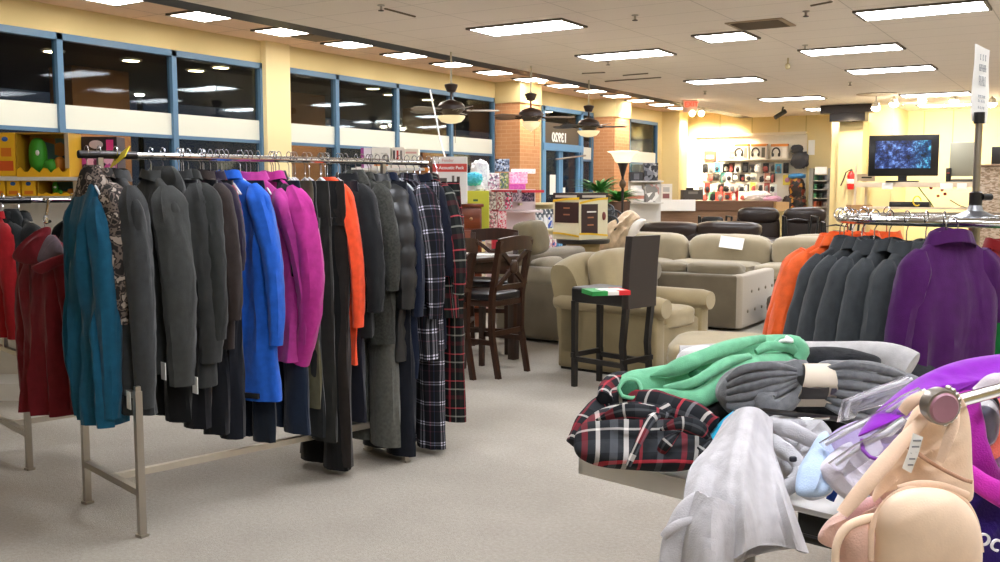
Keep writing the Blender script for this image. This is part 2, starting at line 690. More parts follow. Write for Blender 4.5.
# street number on the glass, written for people outside, so it reads mirrored from in here
text_mesh('street_number', '13920', .25, frame3(onx(559.5, 138, XW - .015), (0, -1, 0), (0, 0, 1)), mat('#f4f4f0', .5), dr, th=.003, bold=.008)
MB().box(XW - .028, XW - .024, y0 + .08, y1 - .08, 2.36, WH - .3).build('transom_panel', mat('#5c5041', .6), dr, flat=True)

# outside in the night: walkway, canopy with downlights, brick posts
ext = struct(MB().box(-16, XW - .3, -4, 26, -.12, -.02).build('ground_outside', mat('#3a3632', .9), flat=True))
struct(MB().box(-15.5, XW - .3, -4, 30, 3.12, 3.3).build('canopy_ceiling', mat('#2e2824', .8), flat=True))
pm = mat('#9a6a4a', .85, var=.1)
for y in (3.4, 7.5, 11.6, 15.4, 19.6):
    o = MB().box(-12.4, -11.9, y + .7, y + 1.6, 0, 3.12).build('brick_post', pm, flat=True)
    base_org(o, (-12.1, y + 1.2, 0))
    tag(o, 'brown brick canopy post in the dark outside the window glass, %s along the pavement' % {3.4: 'nearest', 7.5: 'second', 11.6: 'third', 15.4: 'fourth', 19.6: 'farthest'}[y], 'post', 'brick posts outside the windows')
dl = mat('#ffe2ae', .5, emit=22)
for k, pxy in enumerate(((53, 52), (131, 61), (196, 71), (221, 68), (373, 89), (390, 95), (428, 100), (548, 112), (567, 113))):
    _d = onz(pxy[0], pxy[1], 3.1); dx_, y = _d.x, _d.y
    t = thing('downlight', 'small round downlight glowing in the dark canopy outside the windows', 'light', (dx_, y, 3.1), 0, 'downlights in the canopy outside')
    MB().lathe([(.1, 3.1), (.1, 3.119)], (dx_, y, 0), 16).build('lamp', dl, t)
    MB().lathe([(.1, 3.105), (.13, 3.095), (.14, 3.119)], (dx_, y, 0), 16, cap=False).build('trim_ring', STEEL, t)
for y in (5.0, 8.6, 12.4, 16.0, 19.5):
    d_ = bpy.data.lights.new('canopy_downlight', 'SPOT'); d_.energy = 60; d_.spot_size = 2.2; d_.color = (1, .8, .6); d_.shadow_soft_size = .08
    o_ = bpy.data.objects.new('canopy_downlight', d_); COL.objects.link(o_); o_.location = (-11.0, y, 3.08)
# bare tree strung with tiny lights, street lamp
lx, ly = -14.5, 11.3
o = thing('street_lamp', 'distant white street lamp shining outside the second window', 'lamp', (lx, ly, 0))
MB().cyl((lx, ly, 0), (lx, ly, 3.1), .05).build('pole', BLACKP, o)
MB().puff((lx, ly, 3.15), (.09, .09, .07), 2, 3).build('lamp_head', mat('#fff6e0', emit=40), o)

# ---------------------------------------------------------------- ceiling lights
PAN = mat('#f6f8ff', .5, emit=11)
PANW = mat('#fff6ea', .5, emit=9)
DARKF = mat('#5e554b', .5)


def ceiling_light(x, y, z, w, d, label, m, group=None):
    t = thing('ceiling_light', label, 'ceiling light', (x, y, z), 0, group)
    MB().box(x - w / 2, x + w / 2, y - d / 2, y + d / 2, z - .012, z + .012).build('diffuser', m, t, flat=True)
    f = MB()
    e = .03
    f.box(x - w / 2 - e, x + w / 2 + e, y - d / 2 - e, y - d / 2, z - .016, z + .01)
    f.box(x - w / 2 - e, x + w / 2 + e, y + d / 2, y + d / 2 + e, z - .016, z + .01)
    f.box(x - w / 2 - e, x - w / 2, y - d / 2, y + d / 2, z - .016, z + .01)
    f.box(x + w / 2, x + w / 2 + e, y - d / 2, y + d / 2, z - .016, z + .01)
    f.build('frame', DARKF, t, flat=True)
    return t


W4 = 1.12
lights = [(-1.62, 10.37, W4, 'long ceiling panel light at the top right, nearest the camera'),
          (-2.79, 12.75, W4, 'long ceiling panel light to the right of the square air vent'),
          (-2.75, 15.15, W4, 'long ceiling panel light behind the two nearest ones, above the television'),
          (-5.4, 9.2, W4, 'long ceiling panel light at the top centre, nearest to the fans'),
          (-5.38, 11.7, W4, 'long ceiling panel light second from the top centre'),
          (-3.78, 10.95, .56, 'small square ceiling light beside the brown air vent'),
          (-5.27, 15.25, W4, 'long thin ceiling panel light above the lamp and leather sofa'),
          (-5.2, 18.9, W4, 'thin ceiling panel light towards the wall of headphones'),
          (-5.05, 21.65, W4, 'farthest thin ceiling panel light by the dark duct box'),
          (-2.75, 19.5, W4, 'thin ceiling panel light behind the track spotlights'),
          (-2.85, 22.0, W4, 'farthest ceiling panel light at the right, above the television wall'),
          (.9, 9.0, W4, None), (3.2, 6.0, W4, None), (.9, 6.5, W4, None), (-1.6, 6.0, W4, None), (-5.4, 5.2, W4, None),
          (-.6, 1.6, W4, None), (1.6, 3.2, W4, None), (-2.8, 3.4, W4, None), (.9, .4, W4, None),  # unseen panels, some added here to brighten the coats and the foreground
          (1.5, 13, W4, None), (1.5, 17, W4, None), (-.5, 20.5, W4, None)]
for x, y, w, lb in lights:
    if lb is None:
        ceiling_light(x, y, ZC - .005, w, .53, 'ceiling panel light over the shop floor outside the view', PAN, 'ceiling lights outside the view')
    else:
        ceiling_light(x, y, ZC - .005, w, .53 if w > 1 else .54, lb, PAN)
nth = ['nearest', 'second', 'third', 'fourth', 'fifth', 'sixth', 'seventh', 'eighth', 'ninth', 'tenth', 'eleventh', 'twelfth', 'thirteenth', 'fourteenth']
k = 0
for y in (1.4, 3.8, 5.15, 6.3, 7.45, 8.68, 9.89, 11.1, 12.27, 13.46, 14.64, 15.8, 16.95, 18.1, 19.25, 20.4, 21.5):
    vis = y > 6
    ceiling_light(-8.47, y, ZS - .005, .48, .48, ('square light in the warm strip ceiling along the windows, %s from the camera' % nth[k]) if vis and k < 14 else 'square light in the strip ceiling over the windows beyond the picture edge', PANW, 'square lights over the windows')
    k += vis

# vents, sprinklers, camera
p = onz(763, 23, ZC)
t = thing('air_vent', 'square brown slatted air vent in the ceiling', 'vent', (-3.2, 10.35, ZC))
MB().box(-3.5, -2.9, 10.08, 10.62, ZC - .012, ZC + .01).build('frame', mat('#a39079', .6), t, flat=True)
g = MB()
for i in range(8):
    g.box(-3.45, -2.95, 10.12 + i * .06, 10.15 + i * .06, ZC - .02, ZC)
g.build('slats', mat('#6a5c4b', .6), t, flat=True)
t = thing('air_vent', 'dark air vent in the strip ceiling next to the windows', 'vent', (-8.4, 9.3, ZS))
MB().box(-8.7, -8.1, 9.05, 9.5, ZS - .012, ZS).build('frame', mat('#7d6a50', .6), t, flat=True)
t = thing('air_vent', 'small round vent in the ceiling above the television', 'vent', onz(877, 94, ZC))
q = onz(877, 94, ZC)
MB().lathe([(.36, ZC - .01), (.36, ZC)], (q.x, q.y, 0), 20).build('grille', mat('#a5917c', .6), t)
for i, (px, py) in enumerate(((381, 5), (635, 15), (608, 61), (805, 45), (850, 82), (705, 91), (806, 11), (903, 103))):
    q = onz(px, py, ZC)
    t = thing('sprinkler', 'brass sprinkler head under the ceiling, %s from the camera' % nth[[1, 2, 5, 4, 6, 7, 0, 8][i]], 'sprinkler', q, 0, 'sprinkler heads')
    MB().lathe([(.035, 0), (.035, -.008), (.012, -.01), (.012, -.05)], q, 10).build('stem', STEEL, t)
    MB().lathe([(.028, -.05), (.028, -.056)], q, 10).build('deflector', mat('#4a3c30', .4, 1), t)
for i, (px0, py0, px1, py1) in enumerate(((385, 8, 415, 16), (582, 73, 605, 72), (605, 81, 661, 77), (623, 75, 648, 73), (811, 5, 832, 1))):
    A, B = onz(px0, py0, ZC), onz(px1, py1, ZC)
    o = MB().tube([A + Vector((0, 0, -.004)), B + Vector((0, 0, -.004))], .012, 6).build('trim_%d' % (5 + i), mat('#6e5f4e', .7))
    struct(o)
q = onz(788, 58, ZC)
t = thing('smoke_detector', 'small cream detector hanging on a short stem from the ceiling', 'detector', q)
MB().cyl(q, q + Vector((0, 0, -.08)), .01).build('stem', mat('#b8a77c', .5), t)
MB().puff(q + Vector((0, 0, -.11)), (.035, .035, .04), 2.5, 3).build('head', mat('#b8a77c', .5), t)
q = Q(782, 112, 20.5)
t = thing('security_camera', 'dark security camera under the ceiling at the far wall', 'camera', q + Vector((0, 0, .15)))
MB().cyl(q + Vector((.05, 0, .22)), q, .02).build('arm', BLACKP, t)
MB().cyl(q + Vector((-.12, -.1, -.12)), q + Vector((.06, .05, .02)), .045, .05).build('camera_body', BLACKP, t)

# exit sign
q = Q(691, 105, 19)
t = thing('exit_sign', 'small exit sign with red letters and lamps under the ceiling beam', 'exit sign', (q.x, q.y, 3.2))
ax = RT.copy(); 
MM = frame3(q, RT, (0, 0, 1))
MB().box(-.16, .12, -.14, .12, -.04, .04, .01, MM).build('housing', mat('#d8b7a4', .5), t)
text_mesh('lettering', 'EXIT', .13, frame3(q - FW * .045, RT, (0, 0, 1)), mat('#ff3b2a', .5, emit=1.2), t)
MB().cyl(q + Vector((0, 0, .1)), (q.x, q.y, 3.2), .012).build('bracket', STEEL, t)
for dx in (.02, .2):
    c = q + RT * dx + Vector((0, 0, -.17))
    MB().puff(c - FW * .03, (.06, .05, .06), 2, 4).build('lamp_head', mat('#fff0c8', .5, emit=7), t)

# spotlights washing the corner and the back wall
def spot(loc, tgt, e, size=1.2, col=(1, .86, .62), rad=.05):
    d = bpy.data.lights.new('wash_light', 'SPOT'); d.energy = e; d.spot_size = size; d.spot_blend = .8
    d.color = col; d.shadow_soft_size = rad
    o = bpy.data.objects.new('wash_light', d); COL.objects.link(o); o.location = loc
    o.rotation_euler = (Vector(tgt) - Vector(loc)).to_track_quat('-Z', 'Y').to_euler()
    return o


for i, (x, y) in enumerate(((-8.6, 22.3), (-8.0, 22.5), (-7.4, 22.5), (-8.6, 15.2), (-8.6, 19.1))):
    t = thing('recessed_spotlight', ['small recessed spotlight by the far left corner, left of its row', 'small recessed spotlight near the far left corner, middle of its row', 'small recessed spotlight by the dark beam end', 'small recessed spotlight above the near brick pillar', 'small recessed spotlight above the far brick pillar'][i], 'spotlight', (x, y, ZS))
    MB().lathe([(.05, ZS - .012), (.06, ZS)], (x, y, 0), 12).build('lamp', mat('#ffe9c0', emit=20), t)
    if i < 3:
        spot((x, y, ZS - .05), (x, YN, 2.0), 230, 1.5)
    else:
        spot((x + .1, y - .1, ZS - .05), (x - .25, y, 2.0), 40, 1.6)

# track lights right of the duct
def track_head(q, i):
    t = thing('track_light', ['track spotlight left of a dim pair above the television', 'track spotlight above the television, left one of the bright pair', 'track spotlight right of the television, right one of the bright pair', 'glowing spotlight left of the television above the wall shelf', 'glowing spotlight behind the white sign'][i], 'track light', (q.x, q.y, ZC))
    MB().cyl((q.x, q.y, ZC), (q.x, q.y, q.z + .08), .012).build('stem', STEEL, t)
    MB().lathe([(.03, .1), (.06, .08), (.08, 0), (.075, -.02)], q, 14).build('lamp_can', mat('#c9c1b0', .4), t)
    MB().puff(q + Vector((0, 0, -.02)), (.08, .08, .06), 2, 4).build('bulb', mat('#fff1d0', emit=30), t)


for i, (px, py) in enumerate(((894, 103), (922, 100), (954, 100), (876, 107), (992, 103))):
    track_head(Q(px, py, 18.2), i)
for x in (-3.4, -2.6, -1.7):
    spot((x, 20.5, 3.0), (x - .2, YN, 2.2), 95, 1.5)

# dark duct box and column on the far right wall
A = ony(825, 113, 21.2); B = ony(875, 113, 21.2)
t = thing('duct_box', 'dark brown stepped box under the ceiling above a lit cream column', 'duct', (A.x, 21.2, 2.9))
MB().box(A.x, B.x, 20.8, 21.19, 3.03, 3.19).box(A.x + .18, B.x - .12, 20.85, 21.19, 2.86, 3.03).build('casing', mat('#2c2420', .4), t, flat=True)
A2 = ony(839, 130, 21.2); B2 = ony(863, 130, 21.2)
struct(MB().box(A2.x, B2.x, 21.2, 21.7, 0, 2.9).build('wall_column', YELLOW, flat=True))
A3 = ony(834, 130, 21.9)
struct(MB().box(A3.x, B2.x + .5, 21.7, YN, 0, 3.2).build('wall_column', YELLOW, flat=True))
spot((A2.x + .3, 20.4, 3.1), (A2.x + .3, 21.2, 1.8), 60, 1.4)
# ================================================================ CLOTHES
def pl_red():
    return stripes_mat('m_plaid_red', '#1d1f22', [(.08, .2, '#b01f2b', 1), (.32, .36, '#d8d2cc', 1), (.55, .7, '#4a4d50', 1), (.8, .83, '#e8e2dc', 1)],
                       [(.1, .26, '#b01f2b', 1), (.4, .43, '#d8d2cc', 1), (.6, .72, '#55585c', 1)], 9, 8)


PLAID_BW = stripes_mat('m_plaid_bw', '#121318', [(.05, .13, '#77777c', 1), (.19, .27, '#77777c', 1), (.5, .56, '#40262f', 1), (.7, .74, '#2b3246', 1)],
                       [(.05, .11, '#6a6a70', 1), (.17, .23, '#6a6a70', 1), (.5, .55, '#302028', 1)], 11, 9.5, cross=18)
PLAID_RG = stripes_mat('m_plaid_rg', '#17191a', [(.05, .12, '#a83640', 1), (.3, .34, '#8b8d84', 1), (.55, .75, '#2a2f2c', 1)],
                       [(.05, .09, '#c04a54', 1), (.35, .40, '#9a9c92', 1), (.6, .75, '#4a1a20', 1)], 10, 7)
PLAID_R = pl_red()
CAMO = camo_mat()
HANGMAT = mat('#b9bcc2', .12, .9)
CLEARP = mat('#d4d8dc', .15, spec=.6)
TAGW = mat('#eeeeea', .7)


def hanger(loc, rz, label, group, w=.13, m=None, clips=False, hr=.022):
    """loc = top of the rail; hook over it"""
    t = thing('clothes_hanger', label, 'hanger', loc, rz, group)
    pts = []
    for k in range(13):
        a = math.radians(-50 + k * 20)
        pts.append((hr * math.cos(a) * 1.0, 0, hr * math.sin(a) + .0))
    # hook opens to the side, stem drops
    P = [Vector(p) for p in pts]
    P = P + [Vector((-hr * .55, 0, -.03)), Vector((0, 0, -.045)), Vector((0, 0, -.108))]
    M = Matrix.Translation(loc) @ Matrix.Rotation(rz, 4, 'Z')
    MB().tube([M @ p for p in P], .0022, 6).build('hook', HANGMAT, t)
    b = MB()
    b.tube([M @ Vector((-w, 0, -.185)), M @ Vector((-w * .55, 0, -.14)), M @ Vector((0, 0, -.105)), M @ Vector((w * .55, 0, -.14)), M @ Vector((w, 0, -.185))], .005, 7)
    b.build('shoulder_bar', m or CLEARP, t)
    return t


def garment_body(W, T, L, z0, flare=1.06, seed=0, amp=.014, neck=.055, nfold=3, slope=.1, quilt=0, nu=44, nv=34, jag=0):
    R = []
    for i in range(nv):
        v = i / (nv - 1)
        v = v ** 1.35
        d = v * L
        a = smooth(d / slope) if d < slope else 1
        a = math.sin(min(1, d / slope) * PI / 2) ** 1.0
        w = lerp(neck, W, a) * lerp(1, .95, smooth((d - slope) / .3)) * lerp(1, flare, smooth((d - .3) / max(.1, L - .3)))
        th = lerp(.022, T, smooth(d / .22)) * lerp(1, 1.12, d / L)
        ring = []
        for j in range(nu):
            th_ = 2 * PI * j / nu
            c, s_ = math.cos(th_), math.sin(th_)
            x = w * math.copysign(abs(c) ** .8, c)
            y = th * math.copysign(abs(s_) ** .75, s_)
            f = amp * 1.35 * smooth((d - .05) / .35)
            y += f * 1.6 * nz(x * 14 + seed * 3.1, seed, d * 2.2 + (2 if s_ > 0 else 0))
            y += f * .8 * math.sin(x / max(.01, W) * nfold * PI + seed + d * 2)
            x += f * 1.2 * nz(seed + 9, y * 10, d * 3)
            y += .4 * f * nz(x * 30, d * 9, seed)
            if quilt:
                q = abs(math.sin(d / quilt * PI))
                y *= lerp(.78, 1.08, q ** .5); x *= lerp(.95, 1.02, q ** .5)
            z = -z0 - d
            if i == nv - 1 and jag:
                z += jag * nz(x * 20, y * 20, seed)
            ring.append(Vector((x, y, z)))
        R.append(ring)
    return R


def sleeve_rings(side, W, z0, Ls, rx, ry, seed, bend=0, outw=.03, slope=.1, fwd=0, nu=20, nv=30, quilt=0):
    top = Vector((side * (W * .62), 0, -z0 - slope * .32))
    el = Vector((side * (W + outw + .035), fwd * .4, -z0 - slope - Ls * .38))
    en = Vector((side * (W + outw - bend), fwd, -z0 - slope - Ls))
    R = []
    for i in range(nv):
        v = i / (nv - 1)
        p = top * (1 - v) ** 2 + el * 2 * v * (1 - v) + en * v * v
        tg = ((el - top) * (1 - v) + (en - el) * v).normalized()
        a = Vector((tg.z * -side, 0, tg.x * side)).normalized() if abs(tg.z) > .01 else Vector((1, 0, 0))
        a = Vector((0, 1, 0)).cross(tg).normalized()
        b = Vector((0, 1, 0))
        k = lerp(1.12, .7, v) * lerp(.35, 1, smooth(v / .12) ** .5)
        cr = .05 * nz(seed * 2, v * 9, 1.5)
        if v > .93:
            k *= .92
        rr = []
        for j in range(nu):
            th = 2 * PI * j / nu
            w = 1 + cr * math.cos(th) + .16 * nz(seed + math.cos(th) * 2.2, math.sin(th) * 2.2 + seed, v * 2.5) + .10 * nz(seed + math.cos(th), math.sin(th), v * 16 + 2 * math.cos(th + seed))
            if quilt:
                w *= lerp(.85, 1.06, abs(math.sin(v * Ls / quilt * PI)) ** .5)
            rr.append(p + a * (rx * k * math.cos(th) * w) + b * (ry * k * math.sin(th) * w))
        R.append(rr)
    return R


def uvf(su, sv):
    return lambda i, j: (j * su, i * sv)


def coat(loc, rz, label, mt, W=.21, T=.05, L=.72, z0=.085, Ls=.52, group=None, seed=0, flare=1.08, collar=True, hood=None,
         zipm=None, quilt=0, bend=0, outw=.03, rx=.05, ry=.06, amp=.014, cat='coat', name='hanging_coat', sleeves=(1, -1), pm=None, tagz=None, fwd=0, slope=.125, jag=0, under=None):
    t = thing(name, label, cat, loc, rz, group)
    M = Matrix.Translation(loc) @ Matrix.Rotation(rz, 4, 'Z')

    def tr(R):
        return [[M @ p for p in r] for r in R]
    R = garment_body(W, T, L, z0, flare, seed, amp, quilt=quilt, slope=slope, jag=jag)
    b = MB(); b.rings(tr(R), uvs=uvf(2.2 * W / 22, L / 33)); b.build('body', mt, t)
    for s in sleeves:
        b = MB()
        b.rings(tr(sleeve_rings(s, W, z0, Ls, rx, ry, seed + s * 2.3, bend, outw, slope, fwd, quilt=quilt)), uvs=uvf(.3 / 20, Ls / 30))
        b.build('sleeve', mt, t)
    if collar:
        R = []
        for i in range(6):
            v = i / 5
            r = []
            for j in range(24):
                th = 2 * PI * j / 24
                k = lerp(1.25, 1.0, v) + .05 * math.sin(3 * th + seed)
                r.append(M @ Vector((.07 * k * math.cos(th), .045 * k * math.sin(th) + .005, -z0 - .02 + .04 * v + .01 * math.sin(2 * th + seed))))
            R.append(r)
        for i in range(4):
            v = i / 3
            r = [M @ Vector((.065 * lerp(1, .8, v) * math.cos(2 * PI * j / 24), .04 * lerp(1, .8, v) * math.sin(2 * PI * j / 24) + .005, -z0 + .02 - .035 * v)) for j in range(24)]
            R.append(r)
        b = MB(); b.rings(R, False, True, uvs=uvf(.02, .02)); b.build('collar', pm or mt, t)
    if hood:
        # hood hangs down the back as a soft folded pouch
        b = MB(); hs, hy = hood
        R = []
        for i in range(14):
            v = i / 13
            r = []
            for j in range(26):
                th = 2 * PI * j / 26
                wx = hs * math.sin(PI * (.12 + .86 * v)) ** .6
                ty = .062 * math.sin(PI * (.08 + .9 * v)) ** .6
                d = 1 + .16 * nz(math.cos(th) * 2 + seed, math.sin(th) * 2, v * 5)
                r.append(M @ Vector((wx * math.cos(th) * d, hy + ty * math.sin(th) * d, -z0 + .04 - .24 * v)))
            R.append(r)
        b.rings(R, uvs=uvf(.02, .02)); b.build('hood', pm or mt, t)
    if zipm:
        pts = []
        for i in range(12):
            v = i / 11
            pts.append(M @ Vector((.004 * math.sin(v * 6), -T * 1.12 - .004, -z0 - .05 - v * (L - .1))))
        MB().tube(pts, .005, 5).build('zip', zipm, t)
    if tagz is not None:
        d = MB(); x = (W + .01)
        d.box(x - .022, x + .022, -.004, -.001, -tagz - .075, -tagz, M=M @ Matrix.Translation((0, -T - .01, 0)))
        d.build('price_tag', TAGW, t)
    return t


def trousers(loc, rz, label, mt, W=.19, T=.04, L=1.0, z0=.1, seed=0, group=None, flare=1.0, cat='trousers', name='hanging_trousers', uvk=1):
    t = thing(name, label, cat, loc, rz, group)
    M = Matrix.Translation(loc) @ Matrix.Rotation(rz, 4, 'Z')
    R = []
    for i in range(7):
        v = i / 6
        r = []
        for j in range(30):
            th = 2 * PI * j / 30
            r.append(M @ Vector((W * lerp(.9, 1.0, v) * math.copysign(abs(math.cos(th)) ** .7, math.cos(th)),
                                 T * math.sin(th) * lerp(.7, 1, v) + .01 * nz(math.cos(th) * 3, v * 3, seed), -z0 - v * .22)))
        R.append(r)
    MB().rings(R, uvs=uvf(.4 / 30, .04)).build('waist', mt, t)
    for s in (-1, 1):
        R = []
        for i in range(22):
            v = i / 21
            r = []
            cx = s * W * lerp(.5, .56, v)
            for j in range(20):
                th = 2 * PI * j / 20
                f = .016 * nz(math.cos(th) * 2 + seed, math.sin(th) * 2 + s * 4, v * 4) + .006 * math.sin(3 * th + v * 7)
                r.append(M @ Vector((cx + (W * .5 * lerp(1, flare, v) + f) * math.cos(th), (T * 1.05 + f) * math.sin(th), -z0 - .18 - v * (L - .18))))
            R.append(r)
        MB().rings(R, uvs=uvf(.38 / 20, (L - .2) / 22)).build('leg', mt, t)
    return t


# ---------------------------------------------------------------- main rack
RU = Vector((.25, .968, 0)).normalized()          # along the rail
RV = Vector((.968, -.25, 0)).normalized()         # towards the camera side
RC = Vector((-3.66, 2.64, 0))
ZR = 1.6
RZ = math.atan2(RV.y, RV.x)


def rp(s, o=0, z=0):
    return RC + RU * s + RV * o + Vector((0, 0, z))


SQ = .0145


def post(b, p, q, w=SQ):
    """square tube between two points"""
    p, q = Vector(p), Vector(q)
    t = (q - p).normalized()
    a = RV if abs(t.dot(RV)) < .9 else RU
    u = (a - t * a.dot(t)).normalized(); v = t.cross(u)
    b.rings([[p + u * x * w + v * y * w for x, y in ((1, 1), (-1, 1), (-1, -1), (1, -1))], [q + u * x * w + v * y * w for x, y in ((1, 1), (-1, 1), (-1, -1), (1, -1))]])


def make_rack(C, s1, zr, label, name='garment_rack'):
    t = thing(name, label, 'clothes rack', C)
    P = lambda s, o, z: C + RU * s + RV * o + Vector((0, 0, z))
    for s in (0, s1 - .24):
        for o in ((-.3, .3) if s == 0 else (-.17, .17)):
            b = MB(); post(b, P(s, o, 0.01), P(s, o, .62)); post(b, P(s, o, .60), P(s, o, .64), .011)
            b.box(-.02, .02, -.02, .02, 0, .012, M=Matrix.Translation(P(s, o, 0)))
            b.build('leg', STEEL, t)
        b = MB(); oo = .3 if s == 0 else .17
        post(b, P(s, -oo, .19), P(s, oo, .19)); b.build('crossbar', STEEL, t)
        b = MB(); post(b, P(s, -oo, .60), P(s, oo, .60), .012); b.build('crossbar', STEEL, t)
        b = MB(); post(b, P(s, 0, .60), P(s, 0, zr - .01), .011); b.build('riser', STEEL, t)
    b = MB(); post(b, P(0, 0, .19), P(s1 - .24, 0, .19)); b.build('bottom_bar', mat('#c9c1b2', .35, .6), t)
    MB().cyl(P(-.09, 0, zr), P(.16, 0, zr), .017).build('rail_sleeve', mat('#3c3a3a', .3, .8), t)
    MB().cyl(P(.16, 0, zr), P(s1 + .06, 0, zr), .0155, seg=16).build('rail', CHROME, t)
    return t


make_rack(RC, 1.74, ZR, 'long steel clothes rack at the left packed with coats, its square legs bare')


def s_for(px, off, z=1.25):
    lo, hi = -.4, 3.2
    for _ in range(40):
        m = (lo + hi) / 2
        if proj(rp(m, off, z))[0] < px:
            lo = m
        else:
            hi = m
    return lo


def L_for(s, off, hem, z0=.085):
    """length so that the hem falls on an image row"""
    p = rp(s, off, 0)
    v = p - EYE
    # solve z
    lo, hi = -.5, 1.6
    for _ in range(40):
        m = (lo + hi) / 2
        if proj((p.x, p.y, m))[1] > hem:
            lo = m
        else:
            hi = m
    return max(.3, ZR - .0 - z0 - max(lo, .02))


CH = '#454748'
HW = .215
specs = [
    # px, hem row, kind, W, T, material, label, extra
    (112, 428, 'coat', .165, .06, fab('#1a6284'), 'teal blue fleece jacket at the front end of the long rack', dict(Ls=.72, rx=.05, ry=.055, hood=None, amp=.02, outw=.0, slope=.3, collar=False, flare=1.15)),
    (125, 330, 'coat', .17, .045, CAMO, 'dark camouflage print jacket squeezed behind the teal fleece', dict(hood=(.09, -.03), Ls=.5, outw=.0)),
    (150, 416, 'coat', .25, .06, fab(CH), 'long charcoal softshell jacket with raised collar, right behind the camouflage one', dict(Ls=.82, rx=.05, ry=.06, tagz=1.0, collar=True, amp=.02, slope=.16, outw=.0)),
    (184, 376, 'coat', .23, .07, fab('#484b4a'), 'charcoal coat with yellow slip on its hanger, second dark coat of the long rack', dict(Ls=.75, rx=.05, ry=.085, tagz=.9, slope=.16, outw=.01)),
    (212, 388, 'coat', .23, .07, fab('#3c3f3f'), 'charcoal hooded coat with black drooping hood, third dark coat of the long rack', dict(Ls=.7, hood=(.16, -.08), rx=.05, ry=.075, tagz=.98, outw=.01)),
    (221, 362, 'coat', .22, .055, fab('#303231'), 'dark grey coat beside the brown cardigan', dict(Ls=.6, rx=.05, ry=.065)),
    (236, 350, 'coat', .215, .04, fab('#3a302d'), 'dark brown cardigan between the dark grey coat and the bright blue coat', dict(Ls=.52, rx=.04, ry=.05)),
    (240, 305, 'coat', .19, .03, fab('#2a2038'), 'dark plum knit top peeking out above the blue coat', dict(Ls=.3, rx=.035, ry=.04)),
    (244, 310, 'coat', .16, .022, fab('#a02028'), 'thin red top peeking out above the brown cardigan', dict(Ls=.2, rx=.03, ry=.03, collar=False)),
    (262, 405, 'coat', .24, .045, fab('#1f5cc4'), 'bright royal blue coat with a black patch at its hem', dict(Ls=.66, rx=.045, ry=.06, flare=1.2, outw=.02, rot=.4)),
    (184, 425, 'trousers', .15, .05, fab('#15171a'), 'black trousers below the charcoal coats, leftmost of the dark row', {}),
    (202, 432, 'trousers', .15, .05, fab('#181a20'), 'black trousers below the hooded charcoal coat', {}),
    (221, 438, 'trousers', .15, .05, fab('#14161d'), 'blue black trousers below the brown cardigan', {}),
    (238, 442, 'trousers', .15, .05, fab('#171b26'), 'blue black trousers left below the bright blue coat', {}),
    (268, 446, 'trousers', .16, .035, fab('#1d2736'), 'long dark navy trousers below the blue coat', {}),
    (284, 366, 'coat', .22, .05, fab('#b23a8e'), 'magenta jacket turned outwards with its sleeve hanging in front', dict(Ls=.6, rx=.05, ry=.07, amp=.02, outw=.05, rot=.6, slope=.2)),
    (305, 360, 'coat', .22, .04, fab('#b5308c'), 'darker magenta jacket with a wide sleeve, behind the first magenta one', dict(Ls=.74, rx=.06, ry=.065, outw=.12, bend=.16, rot=.15, slope=.16)),
    (305, 438, 'trousers', .20, .035, fab('#24324a'), 'blue denim trousers hanging below the magenta jackets', {}),
    (300, 300, 'coat', .16, .035, fab('#1c1e26'), 'black knit top with an orange tag behind the magenta jackets', dict(Ls=.35, rx=.035, ry=.04)),
    (316, 412, 'trousers', .21, .025, fab('#6c6950'), 'narrow olive green trousers', {}),
    (322, 440, 'trousers', .21, .03, fab('#23272a'), 'black trousers right of the olive green ones', {}),
    (332, 446, 'trousers', .21, .03, fab('#31312d'), 'charcoal trousers left of the brown ones', {}),
    (349, 470, 'trousers', .215, .04, fab('#2e2621'), 'dark brown trousers left of the orange top', {}),
    (345, 493, 'trousers', .19, .05, fab('#141415'), 'black trousers so long that they almost touch the carpet', {}),
    (361, 366, 'coat', .215, .022, fab('#e8502a'), 'thin bright orange top with long sleeve in the middle of the rack', dict(Ls=.62, rx=.03, ry=.045, collar=False)),
    (364, 425, 'trousers', .2, .03, fab('#1b1c2c'), 'midnight navy trousers beneath the orange top', {}),
    (380, 338, 'coat', .22, .05, fab('#191c20'), 'black denim jacket right of the orange top', dict(Ls=.55, rx=.045, ry=.065, outw=.04)),
    (396, 345, 'coat', .215, .05, fab('#42443f', var=.4, vscale=90), 'grey herringbone hooded jacket', dict(Ls=.45, hood=(.12, -.05), rx=.045, ry=.055)),
    (394, 450, 'trousers', .2, .05, fab('#6c6d66', var=.2, vscale=60), 'wide light grey trousers under the herringbone jacket', dict(flare=1.1)),
    (412, 362, 'coat', .22, .06, mat('#1a1c1e', .45, bump=.2, bscale=60), 'black quilted puffer jacket beside the herringbone one', dict(Ls=.55, quilt=.095, rx=.055, ry=.07)),
    (412, 466, 'trousers', .21, .05, fab('#151a26'), 'navy trousers below the black puffer jacket', {}),
    (420, 380, 'coat', .21, .04, fab('#14203a'), 'navy blue knit top with white shoulder stitching', dict(Ls=.6, rx=.04, ry=.05)),
    (441, 360, 'coat', .215, .065, PLAID_BW, 'black and white checked flannel shirt in the far part of the rack', dict(Ls=.62, rx=.05, ry=.07, outw=.03)),
    (441, 459, 'trousers', .21, .055, PLAID_BW, 'black and white checked long trousers at the far end of the long rack', {}),
    (452, 350, 'coat', .2, .04, fab('#12182c'), 'dark navy fleece top between the two checked shirts', dict(Ls=.4, rx=.04, ry=.05)),
    (463, 318, 'coat', .215, .05, PLAID_RG, 'black, grey and red checked shirt at the far end of the rack', dict(Ls=.50, rx=.045, ry=.05, outw=.05)),
    (462, 425, 'trousers', .2, .045, PLAID_RG, 'dark red checked trousers at the far end of the rack', {}),
]
